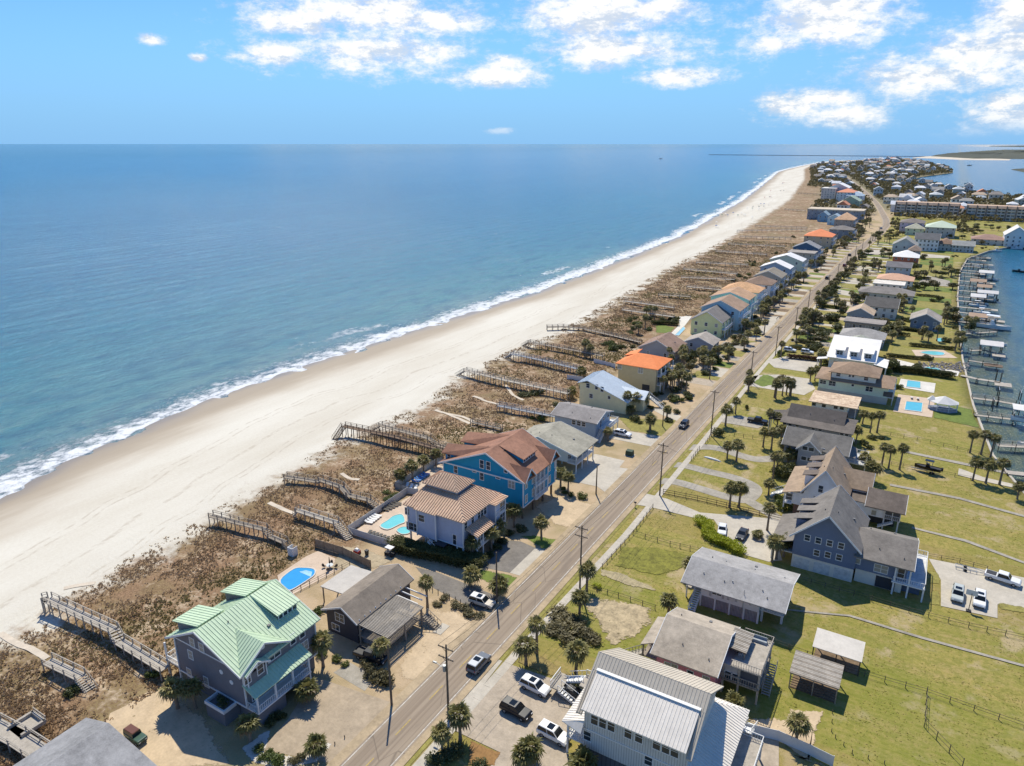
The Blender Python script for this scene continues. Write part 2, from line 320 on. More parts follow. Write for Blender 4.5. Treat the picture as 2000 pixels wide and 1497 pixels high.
def make_sea():
    ys = [-3000.,-600.] + [y for i, y in enumerate(rows()) if y > -100 and i % 2 == 0] + [4700,5200,6000,7500,10000,15000,25000,50000,120000]
    off = [-200000,-60000,-20000,-8000,-4000,-2000,-1000,-600,-400,-300,-220,-160,-120,-90,-70,-55,-45,-36,-28,-22,-17,-13,-9,-6,-3,0,4,10,200,420,700,1200,3000,10000,40000,150000]
    vs = []; at = []
    for y in ys:
        a = xs(min(y, 4100))
        for o_ in off:
            vs.append((a + o_, y, SEA_Z)); at.append((-o_ if o_ <= 10 else 40 + min(300, o_)) if y < 4150 else max(900, -o_))
    nc = len(off); fs = [(j*nc+i, j*nc+i+1, (j+1)*nc+i+1, (j+1)*nc+i) for j in range(len(ys)-1) for i in range(nc-1)]
    me = bpy.data.meshes.new('sea'); me.from_pydata(vs, [], fs)
    A = me.attributes.new('off', 'FLOAT', 'POINT'); A.data.foreach_set('value', at)
    m, t, b = newmat('sea_water')
    pos = t.n('NewGeometry').outputs['Position']; d = t.n('Attribute', attribute_name='off').outputs['Fac']
    big = t.noise(t.scale(pos, (.004, .0015, 1)), 1.0, 4, .6)
    dn = t.m('ADD', d, t.m('MULTIPLY', t.m('SUBTRACT', t.noise(t.scale(pos, (.05, .012, 1)), 1.0, 5, .6), .5), 26))
    c = t.ramp(t.rng(dn, -6, 520, smooth=False), [(0, (.34, .33, .26)), (.025, (.20, .29, .25)), (.07, (.075, .22, .225)), (.2, (.022, .162, .215)), (.5, (.010, .125, .205)), (1, (.008, .108, .195))])
    c = t.mix(t.m('MULTIPLY', t.rng(big, .42, .62), .55), c, (.022, .13, .215))
    farc = t.rng(d, 1500, 9000); c = t.mix(t.m('MULTIPLY', farc, .6), c, (.05, .135, .16))
    lag = t.rng(t.n('SeparateXYZ', {0: pos}).outputs[0], 8, 20); lagn = t.m('MULTIPLY', lag, t.rng(t.n('SeparateXYZ', {0: pos}).outputs[0], 46, 28)); c = t.mix(t.m('MULTIPLY', lagn, .85), c, (.13, .14, .07))
    rip = t.noise(t.scale(pos, (.13, .05, 1)), 1.0, 6, .68); c = t.mix(t.m('MULTIPLY', t.rng(rip, .45, .68), .6), c, (.007, .078, .15)); c = t.mix(t.m('MULTIPLY', t.rng(t.noise(t.scale(pos, (.36, .11, 1)), 1.0, 5, .7), .5, .68), .45), c, (.006, .07, .14)); c = t.mix(t.m('MULTIPLY', t.rng(t.noise(t.scale(pos, (.03, .006, 1)), 1.0, 5, .6), .5, .66), .35), c, (.035, .175, .25))
    # broken surf near the beach
    wob = t.noise(t.scale(pos, (.02, .018, 1)), 1.0, 5, .65); wob2 = t.noise(t.scale(pos, (.16, .06, 1)), 1.0, 5, .7); fine = t.noise(t.scale(pos, (.42, .24, 1)), 1.0, 8, .78)
    ds = t.m('ADD', d, t.m('ADD', t.m('MULTIPLY', t.m('SUBTRACT', wob, .5), 26), t.m('MULTIPLY', t.m('SUBTRACT', wob2, .5), 10)))
    b1 = t.m('MULTIPLY', t.rng(ds, -5, 0), t.rng(ds, 24, 1)); b2 = t.m('MULTIPLY', t.rng(ds, 16, 21), t.rng(ds, 32, 22)); 
    b2 = t.m('MULTIPLY', b2, t.rng(t.noise(t.scale(pos, (.012, .010, 1)), 1.0, 3), .5, .62))
    b3 = t.m('MULTIPLY', t.m('MULTIPLY', t.rng(ds, 31, 33), t.rng(ds, 37, 34)), t.rng(t.noise(t.scale(pos, (.012, .011, 1)), 1.3, 3), .58, .68))
    band = t.m('MAXIMUM', t.m('MAXIMUM', b1, t.m('MULTIPLY', b2, .75)), t.m('MULTIPLY', b3, .5))
    foam = t.rng(t.m('ADD', t.m('MULTIPLY', band, 1.15), t.m('MULTIPLY', t.m('SUBTRACT', fine, .5), 3.0)), .50, 1.15)
    foam = t.m('MULTIPLY', foam, t.rng(band, .02, .15))
    capn = t.rng(t.noise(t.scale(pos, (.16, .09, 1)), 1.0, 5, .7), .735, .79); foam = t.m('MAXIMUM', foam, t.m('MULTIPLY', t.m('MULTIPLY', capn, t.rng(d, 900, 60)), t.m('MULTIPLY', t.rng(d, 12, 30), .75)))
    t.set(b, 'Base Color', t.mix(t.m('MULTIPLY', foam, .9), c, (.84, .85, .85)))
    t.set(b, 'Roughness', t.rng(foam, 0, 1, .16, .8)); b.inputs['IOR'].default_value = 1.33; t.set(b, 'Specular IOR Level', t.rng(d, 200, 5000, .45, .12))
    w1 = t.noise(t.scale(pos, (.055, .03, 1)), 1.0, 5, .65); w2 = t.noise(t.scale(pos, (.32, .2, 1)), 1.0, 6, .7)
    sw = t.n('TexWave', {'Vector': t.scale(pos, (1, .16, 1)), 'Scale': .022, 'Distortion': 5.0, 'Detail': 3.0, 'Detail Scale': 1.2}, bands_direction='X').outputs['Fac']
    h = t.m('ADD', t.m('MULTIPLY', w1, 1.6), t.m('ADD', t.m('MULTIPLY', w2, 1.1), t.m('MULTIPLY', sw, .28)))
    bn = t.n('Bump', {'Strength': 1.0, 'Distance': 1.1, 'Height': t.m('ADD', h, t.m('MULTIPLY', foam, .25))}); t.set(b, 'Normal', bn.outputs[0])
    me.materials.append(m); o = link('sea', me); o['kind'] = 'structure'
make_sea()

# ---- flat sheets: road, drives, paths
def road_mat():
    m, t, b = newmat('asphalt'); pos = t.n('NewGeometry').outputs['Position']; X = t.n('SeparateXYZ', {0: pos}).outputs[0]
    st = t.noise(t.scale(pos, (1.4, .012, 1)), 1.0, 3, .6); blot = t.noise(t.scale(pos, (.5, .12, 1)), 1.0, 5, .65); f = t.noise(pos, 8, 3)
    c = t.mix(t.rng(st, .35, .65), (.225, .170, .118), (.33, .258, .182)); c = t.mix(t.m('MULTIPLY', t.rng(blot, .52, .7), .5), c, (.17, .135, .10)); c = t.mix(t.m('MULTIPLY', f, .25), c, (.36, .30, .23))
    crack = t.rng(t.n('TexVoronoi', {'Vector': t.scale(pos, (.22, .07, 1)), 'Scale': 1.0}, feature='DISTANCE_TO_EDGE').outputs['Distance'], .0, .012, .55, 0); c = t.mix(crack, c, (.12, .095, .07))
    t.set(b, 'Base Color', c); b.inputs['Roughness'].default_value = .9; t.set(b, 'Normal', t.n('Bump', {'Strength': .2, 'Distance': .03, 'Height': f}).outputs[0]); return m
ASPH = road_mat()
CONC = M('concrete', (.50, .45, .365), .85, .12, .6, 5, .15); CONC2 = M('old_concrete', (.36, .325, .265), .9, .2, .8, 4, .15)
PAVE = M('pavers', (.43, .355, .265), .85, .16, .9, 4, .25); SAND = M('lot_sand', (.56, .43, .275), .95, .14, .5, 2.5, .5); GRAVEL = M('gravel', (.41, .325, .225), .95, .16, 1.0, 9, .5)
ASPH2 = M('worn_asphalt', (.20, .18, .155), .9, .18, .7, 5, .2)
PDECK = M('pool_deck', (.58, .45, .33), .8, .1, .8, 5, .1); WDECK = M('pale_deck', (.66, .62, .54), .8, .1, .8, 5, .1)
LAWN = M('green_lawn', (.145, .19, .030), .9, .22, 1.2, 5, .4); LAWN2 = M('dry_lawn', (.27, .24, .06), .9, .25, 1.2, 4, .5); MULCH = M('mulch', (.20, .14, .085), .95, .25, 2, 5, .5)
LINEW = M('white_line', (.56, .52, .45), .8, .3, 3, 6, 0); LINEY = M('yellow_line', (.46, .33, .10), .8, .25, 3, 6, 0)
SHEETZ = [0.012]
def soft_mat(mat):
    k = mat.name + '_soft'
    if k not in MATS:
        m = mat.copy(); m.name = k; t = NT(m.node_tree); out = m.node_tree.nodes['Material Output']; b = m.node_tree.nodes['Principled BSDF']; pos = t.n('NewGeometry').outputs['Position']; e = t.n('Attribute', attribute_name='edge').outputs['Fac']
        f = t.rng(t.m('ADD', e, t.m('ADD', t.m('MULTIPLY', t.m('SUBTRACT', t.noise(pos, .45, 5, .7), .5), 2.2), t.m('MULTIPLY', t.m('SUBTRACT', t.noise(pos, 2.4, 3, .6), .5), 1.2))), .35, .7)
        tr = t.n('BsdfTransparent'); ms = t.n('MixShader', {0: f, 1: tr.outputs[0], 2: b.outputs[0]}); t.L.new(ms.outputs[0], out.inputs[0]); MATS[k] = m
    return MATS[k]
SOFT = {'sand_lot': 1.3, 'sand_patch': 1.8, 'lawn': .9, 'planting_bed': .5, 'mulch_bed': .4, 'paved_yard': .9}
def sheet(name, pts, mat, z=None, wob=0):
    if z is None: SHEETZ[0] += .002; z = SHEETZ[0]
    if wob:
        q = []; rr = random.Random(len(pts) * 7 + int(pts[0][0]))
        for i, a in enumerate(pts):
            b = pts[(i + 1) % len(pts)]; L = math.hypot(b[0]-a[0], b[1]-a[1]); n = max(1, int(L / (wob * 3)))
            for k in range(n):
                t = k / n; q.append((a[0] + (b[0]-a[0]) * t + rr.uniform(-wob, wob) * (k > 0 or 1), a[1] + (b[1]-a[1]) * t + rr.uniform(-wob, wob)))
        pts = q
    bm = bmesh.new(); vs = [bm.verts.new((p[0], p[1], z)) for p in pts]; f = bm.faces.new(vs); f.normal_update()
    if f.normal.z < 0: f.normal_flip()
    sf = SOFT.get(name, 0); rim = {(round(v.co.x, 3), round(v.co.y, 3)) for v in bm.verts}
    if sf:
        sf = min(sf, .5 * f.calc_area() / f.calc_perimeter() * 1.2)
        bmesh.ops.inset_region(bm, faces=[f], thickness=sf, use_even_offset=True, use_boundary=True); bm.verts.index_update()
    bmesh.ops.triangulate(bm, faces=list(bm.faces))
    me = bpy.data.meshes.new(name); bm.to_mesh(me); bm.free(); me.materials.append(soft_mat(mat) if sf else mat)
    if sf:
        A = me.attributes.new('edge', 'FLOAT', 'POINT'); A.data.foreach_set('value', [0.0 if (round(v.co.x, 3), round(v.co.y, 3)) in rim else 1.0 for v in me.vertices])
    o = link(name, me); o['kind'] = 'structure'; return o
def pg(c, *pts): return [tuple(G(c, x, y)[:2]) for x, y in pts]
def ribbon(name, line, w, mat, z, thick=0, kind='structure'):
    mb = MB(); n = len(line); L = []; Rr = []
    for i, p in enumerate(line):
        a = Vector(line[max(0, i-1)]); b = Vector(line[min(n-1, i+1)]); d = (b - a).normalized(); nn = Vector((-d.y, d.x)) * w / 2
        L.append((p[0] + nn.x, p[1] + nn.y, z)); Rr.append((p[0] - nn.x, p[1] - nn.y, z))
    for i in range(n - 1): mb.slab([Rr[i], Rr[i+1], L[i+1], L[i]], thick) if thick else mb.add([Rr[i], Rr[i+1], L[i+1], L[i]], [(0,1,2,3)])
    o = link(name, mb.mesh(name, mat)); o['kind'] = kind; return o
ROADC = [(-55.1,-60),(-55.1,60),(-55.1,300),(-55.1,560),(-54.5,620),(-52,690),(-50,760),(-50,837),(-55,900),(-62,959),(-74,1060),(-88,1167),(-125,1408),(-186,1775),(-250,2150)]
def dens(line, step):
    out = []
    for a, b in zip(line, line[1:]):
        n = max(1, int(math.hypot(b[0]-a[0], b[1]-a[1]) / step)); out += [(a[0] + (b[0]-a[0]) * k / n, a[1] + (b[1]-a[1]) * k / n) for k in range(n)]
    return out + [line[-1]]
def offl(line, o):
    out = []
    for i, p in enumerate(line):
        a = Vector(line[max(0, i-1)]); b = Vector(line[min(len(line)-1, i+1)]); d = (b - a).normalized(); out.append((p[0] + d.y * o, p[1] - d.x * o))
    return out
RD = dens(ROADC, 8)
RZ = .15
ribbon('road', RD, 6.4, ASPH, RZ)
ribbon('edge_line', offl(RD, -2.85), .14, LINEW, RZ + .006); ribbon('edge_line', offl(RD, 2.85), .14, LINEW, RZ + .006)
mb = MB(); i = 0
while i < len(RD) - 1 and RD[i][1] < 900:
    p = RD[i]
    y = p[1]
    mb.add([(p[0]-.08, y, RZ+.007), (p[0]+.08, y, RZ+.007), (p[0]+.08, y+3.4, RZ+.007), (p[0]-.08, y+3.4, RZ+.007)], [(0,1,2,3)]); i += 1
link('centre_line', mb.mesh('centre_line', LINEY))['kind'] = 'structure'
# sandy shoulders
SHOULD = M('sandy_shoulder', (.43, .33, .205), .95, .18, .6, 4, .4)
ribbon('road_shoulder', offl(RD, -3.9), 1.6, SHOULD, .142); ribbon('road_shoulder', offl(RD, 3.7), 1.3, SHOULD, .142)
# sidewalk as separate slabs with joints
SW = dens([(-49.2, 20), (-49.0, 84), (-47.8, 128), (-48.2, 176), (-49.6, 265), (-50.0, 420), (-50.2, 600)], 3.0)
swm = MB()
sw_par = link('sidewalk', None); sw_par['kind'] = 'structure'
for k in range(len(SW) - 1):
    a, b = SW[k], SW[k+1]
    m_ = MB().slab([(a[0]-.75, a[1]+.02, .07), (a[0]+.75, a[1]+.02, .07), (b[0]+.75, b[1]-.02, .07), (b[0]-.75, b[1]-.02, .07)], .1)
    if a[1] < 230: link('paving_slab', m_.mesh('paving_slab', CONC), sw_par)
    else: swm.add(m_.v, m_.f)
link('far_paving', swm.mesh('far_paving', CONC), sw_par)['kind'] = 'stuff'
# verge of rough grass between road and sidewalk
ribbon('verge', dens([(-50.6, 20), (-50.4, 600)], 10), 1.0, LAWN2, .06)

# sea-side lots
sheet('driveway', pg('c2', (1130,870),(1640,1040),(1795,1080),(1345,1497),(760,1380),(940,1170)), GRAVEL)
sheet('sand_lot', pg('c1', (1180,910),(1500,1100),(1750,1500),(900,1560),(560,1250),(700,1010)), SAND)
sheet('planting_bed', pg('c2', (600,1370),(790,1240),(830,1240),(790,1400),(1060,1430),(1200,1310),(1260,1340),(1150,1480),(880,1530),(700,1480)), M('white_stone', (.60,.55,.47), .9, .15, 2, 8, .5))
sheet('concrete_apron', pg('c2', (1260,840),(1380,770),(1560,880),(1480,970)), CONC2)
sheet('sand_lot', pg('c3', (440,560),(500,400),(700,400),(850,500),(620,740),(420,920),(290,900),(250,790)), SAND)
sheet('driveway', pg('c3', (400,100),(560,140),(960,300),(1080,290),(880,430),(530,250)), ASPH2)
sheet('driveway', pg('d2', (870,1030),(1000,1040),(1110,1090),(920,1270),(720,1230)), ASPH2)
sheet('concrete_apron', pg('d2', (1110,1085),(1240,1130),(1060,1310),(920,1270)), CONC)
sheet('lawn', pg('d2', (690,1240),(920,1275),(1010,1310),(930,1400),(790,1370),(680,1310)), LAWN)
sheet('lawn', pg('d2', (990,1000),(1100,990),(1290,1030),(1240,1100),(1150,1095)), LAWN)
sheet('sand_lot', pg('d2', (1080,780),(1280,700),(1530,760),(1560,780),(1380,960),(1240,920)), SAND)
sheet('driveway', pg('d2', (1540,400),(1760,450),(1720,500),(1870,520),(1640,700),(1560,640),(1330,590)), CONC)
sheet('driveway', pg('d3', (370,215),(740,280),(660,350),(330,285)), CONC)
sheet('lawn', pg('d3', (390,130),(840,150),(740,280),(480,230)), LAWN2)
sheet('driveway', pg('f4', (1500,640),(1640,640),(1900,740),(1840,800),(1640,720)), CONC)
sheet('driveway', pg('f5', (1050,1200),(1130,1180),(1330,1230),(1250,1333),(1060,1290)), CONC)
sheet('driveway', pg('f5', (1480,880),(1620,860),(1700,870),(1600,960),(1480,920)), PAVE)
sheet('sand_lot', pg('f5', (1690,690),(1810,520),(1980,520),(1830,740),(1700,780)), CONC, None, .2)
sheet('pool_deck', pg('d1', (530,1290),(740,1150),(830,1110),(1050,1210),(640,1430),(560,1400)), PDECK)
sheet('pool_deck', pg('d1', (1070,980),(1500,710),(1700,1000),(1350,1080)), PDECK)
sheet('pool_deck', pg('d1', (1400,640),(1760,440),(1871,500),(1871,620),(1560,700)), PDECK)
sheet('paved_yard', pg('d1', (900,1250),(1000,1060),(1190,1100),(1420,1180),(1250,1240)), M('worn_yard', (.42,.34,.22), .9, .2, .8, 4, .3))
sheet('lawn', pg('f5', (330,640),(400,625),(600,670),(520,745),(330,735)), LAWN)
sheet('pool_terrace', pg('f5', (650,470),(760,400),(910,390),(720,640),(610,770),(530,750),(640,640)), WDECK)
# inland lots
sheet('parking_court', pg('c3', (1080,790),(1580,960),(1480,1080),(1470,1560),(900,1540),(990,1400),(760,1290),(640,1230),(760,1080)), PAVE)
sheet('concrete_apron', pg('c3', (960,745),(1010,760),(640,1230),(560,1150)), CONC)
sheet('driveway', pg('d3', (520,770),(600,690),(760,730),(1000,830),(1600,880),(1560,1030),(1600,1180),(1500,1190),(1330,1140),(1180,1000),(1100,880),(960,870),(640,790)), CONC)
def bez(P, n=6):
    q = [Vector(p) for p in P]; out = []
    for i in range(len(q) - 1):
        a, b, c_, d = q[max(0,i-1)], q[i], q[i+1], q[min(len(q)-1,i+2)]
        out += [tuple(.5 * (2*b + (c_-a)*u + (2*a-5*b+4*c_-d)*u*u + (3*b-a-3*c_+d)*u**3)) for u in [k/n for k in range(n)]]
    return out + [tuple(q[-1])]
ribbon('loop_drive', bez(pg('d3', (760,480),(880,485),(1060,530),(1250,575),(1380,630),(1400,680),(1330,735),(1200,715),(1000,655),(820,605),(690,600))), 3.3, CONC2, .045)
ribbon('loop_drive', bez(pg('d3', (1330,730),(1450,800),(1600,890))), 3.0, CONC2, .041)
ribbon('driveway', bez(pg('d3', (900,355),(1050,350),(1180,370),(1290,410),(1420,440),(1560,430))), 3.6, CONC2, .043)
sheet('driveway', pg('d3', (1150,130),(1300,120),(1500,180),(1420,215),(1160,170)), CONC2)
sheet('driveway', pg('e3', (300,980),(460,960),(600,960),(900,1000),(960,1100),(850,1160),(440,1090),(260,1060)), CONC)
sheet('lawn', pg('e3', (340,1040),(440,960),(510,960),(610,1010),(600,1050),(440,1085)), LAWN)
sheet('driveway', pg('e3', (480,820),(690,780),(1000,830),(980,950),(560,890)), CONC)
sheet('driveway', pg('c5', (1050,140),(1100,150),(1800,290),(1800,480),(1500,440),(1500,530),(1130,450),(1130,280)), CONC)
sheet('lawn', pg('c5', (1050,215),(1110,230),(1135,280),(1125,310),(1050,300)), LAWN2); sheet('lawn', pg('c5', (1060,340),(1125,350),(1135,450),(1050,440)), LAWN2)
sheet('lawn', pg('c5', (1490,430),(1520,425),(1800,480),(1800,520),(1520,475)), LAWN2)
sheet('sand_lot', pg('c4', (1160,1180),(1440,1180),(1480,1120),(1720,1130),(1674,1260),(1640,1450),(1900,1560),(1600,1480)), SAND)
sheet('sand_patch', pg('c4', (170,380),(340,400),(600,450),(590,560),(520,640),(300,740),(240,620),(120,440)), M('scrub_sand', (.44,.35,.21), .95, .28, 1.5, 3, .8))
sheet('sand_patch', pg('c4', (230,200),(380,230),(560,310),(620,340),(610,360),(420,320),(240,250)), M('worn_track', (.40,.33,.19), .95, .2, 1.5, 3, .5))
sheet('lawn', pg('c4', (370,60),(600,60),(880,120),(800,200),(620,260),(330,190)), M('lush_lawn', (.20,.19,.028), .9, .35, 1.4, 4, .6))
sheet('lawn', pg('c3', (1080,760),(1250,700),(1600,900),(1590,960),(1250,840)), M('straw_lawn', (.27,.205,.07), .9, .25, 2, 4, .6))
sheet('mulch_bed', pg('c3', (780,1310),(1000,1400),(960,1500),(760,1500)), M('rust_mulch', (.30,.165,.06), .95, .2, 2, 5, .5))
sheet('side_yard', pg('w', (1560,1060),(1720,760),(2100,880),(2100,1400),(1500,1400)), PAVE)
sheet('pool_deck', pg('e4', (545,1000),(885,1045),(870,1140),(520,1080)), WDECK); sheet('pool_deck', pg('e4', (520,1150),(880,1200),(850,1380),(470,1320)), PDECK)
sheet('lawn', pg('e4', (880,1200),(1240,1300),(1330,1490),(850,1380)), LAWN)
sheet('pool_deck', pg('e4', (460,800),(700,860),(1120,930),(1100,975),(460,880)), WDECK); sheet('pool_deck', pg('e4', (650,720),(960,720),(1100,800),(700,790)), PDECK)
for q in (((990,375),(1450,470),(1871,560),(1871,575),(1440,485),(990,390)), ((890,620),(1400,720),(1871,850),(1871,865),(1400,735),(890,635)), ((1050,935),(1450,1030),(1871,1190),(1871,1205),(1440,1045),(1050,947))):
    sheet('path', pg('d4', *q), CONC2)
sheet('path', pg('c5', (120,470),(540,510),(1000,650),(1674,835),(1674,850),(1000,665),(530,520),(120,480)), CONC2)
sheet('boat_ramp', pg('m2', (340,1290),(400,1310),(560,1370),(860,1440),(850,1470),(520,1400),(330,1350)), CONC)
for k, q in enumerate((((460,745),(660,760),(640,815),(440,790)), ((430,810),(640,850),(640,900),(420,860)), ((350,920),(560,950),(550,990),(340,960)), ((520,710),(700,700),(690,740),(560,730)), ((640,570),(790,590),(780,620),(620,610)), ((640,520),(900,520),(890,550),(640,545)), ((690,380),(920,385),(900,430),(680,420)))):
    sheet('lawn' if k in (0,5) else 'driveway', pg('m1', *q), LAWN2 if k in (0,5) else CONC)
sheet('path', pg('m1', (1330,420),(1640,450),(1640,475),(1330,465)), CONC)
sheet('terrace', pg('m1', (1290,740),(1400,660),(1640,720),(1640,780),(1300,760)), CONC2)
# front yards farther along: drives, lawns and beds lot by lot
ry = random.Random(17); y = 236.0; k = 0
while y < 680:
    w_ = ry.uniform(4.5, 7.5); z_ = .02 + .002 * (k % 4); sheet('driveway', [(-72, y), (-58.4, y), (-58.4, y + w_), (-72, y + w_ * ry.uniform(.8, 1.3))], ry.choice((CONC, CONC, PAVE, CONC2)), z_)
    sheet('lawn', [(-70, y + w_ + 1), (-59.2, y + w_ + 1), (-59.2, y + 15.5), (-70, y + 15.5)], ry.choice((LAWN, LAWN2, LAWN2, MULCH, MULCH)), z_ + .01); y += ry.uniform(16, 19); k += 1
y = 312.0
while y < 690:
    w_ = ry.uniform(4, 7.5); z_ = .02 + .002 * (k % 4); sheet('driveway', [(-47.6, y), (-30, y + ry.uniform(-1, 1)), (-30, y + w_), (-47.6, y + w_)], ry.choice((CONC, CONC, CONC2, PAVE)), z_)
    sheet('lawn', [(-46.5, y + w_ + .8), (-31, y + w_ + .8), (-31, y + 15.5), (-46.5, y + 15.5)], ry.choice((LAWN, LAWN, LAWN2, MULCH)), z_ + .01)
    sheet('lawn', [(-10, y), (11, y), (11, y + 15), (-10, y + 15)], ry.choice((LAWN, LAWN2, LAWN2)), z_ + .012); y += ry.uniform(16, 19); k += 1
# sea wall along the lagoon
wl = [(xl(y), y) for y in range(170, 735, 6)]
ribbon('sea_wall', [(x - .15, y) for x, y in wl], .6, CONC, .22, 2.2)

# ================================================================== BUILDERS
WHITE = M('white_paint', (.72, .72, .70), .6, .05, .8, 4, .05); TRIM = WHITE
PANE = glassmat('window_glass', (.03, .045, .06)); PANE2 = glassmat('blind_glass', (.32, .31, .27), .3)
WOOD = M('grey_timber', (.30, .255, .20), .9, .2, 2, 8, .3, streak=.3); WOODB = M('brown_timber', (.17, .115, .075), .9, .2, 2, 8, .3); WOODP = M('pale_timber', (.42, .375, .31), .9, .18, 2, 8, .3)
DARKW = M('tarred_post', (.085, .065, .05), .9, .2, 2, 8, .2); FENCEM = M('fence_timber', (.10, .085, .068), .9, .25, 2, 8, .2)
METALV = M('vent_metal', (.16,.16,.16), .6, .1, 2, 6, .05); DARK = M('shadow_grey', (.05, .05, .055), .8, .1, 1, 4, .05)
def rgb(h): return tuple(((int(h[i:i+2], 16) / 255) ** 2.2) for i in (0, 2, 4))
def warm(c, k): return (min(.9, c[0] * (1 + .14 * k)), c[1], c[2] * (1 - .13 * k))
def wallm(h, tag_=''): return M('siding_' + h + tag_, tuple(min(.78, x * 1.3 + .01) for x in warm(rgb(h), .3)), .7, .07, .5, 6, .12)
def roofm(h): return M('shingle_' + h, warm(rgb(h), .35), .85, .2, .8, 5, .4)
def metalm(h): return M('metal_roof_' + h, warm(rgb(h), .5), .6, .07, .5, 3, .04, spec=.25)
_wc = {}
def win_mesh(w, h, pan):
    k = (round(w, 2), round(h, 2), pan)
    if k not in _wc:
        f = MB(); t = .11
        f.box(-w/2-t, w/2+t, -.07, .02, -h/2-t*1.3, -h/2); f.box(-w/2-t, w/2+t, -.06, .02, h/2, h/2+t); f.box(-w/2-t, -w/2, -.06, .02, -h/2, h/2); f.box(w/2, w/2+t, -.06, .02, -h/2, h/2)
        n = max(1, round(w / .95))
        for i in range(1, n): f.box(-w/2 + w*i/n - .05, -w/2 + w*i/n + .05, -.055, .02, -h/2, h/2)
        if h > 1.1: f.box(-w/2, w/2, -.045, .015, -.035, .035)
        g = MB().box(-w/2, w/2, -.03, .01, -h/2, h/2)
        _wc[k] = (f.mesh('window', TRIM), g.mesh('pane', PANE2 if pan else PANE))
    return _wc[k]
FACE = {'S': 0, 'E': math.pi/2, 'N': math.pi, 'W': -math.pi/2}
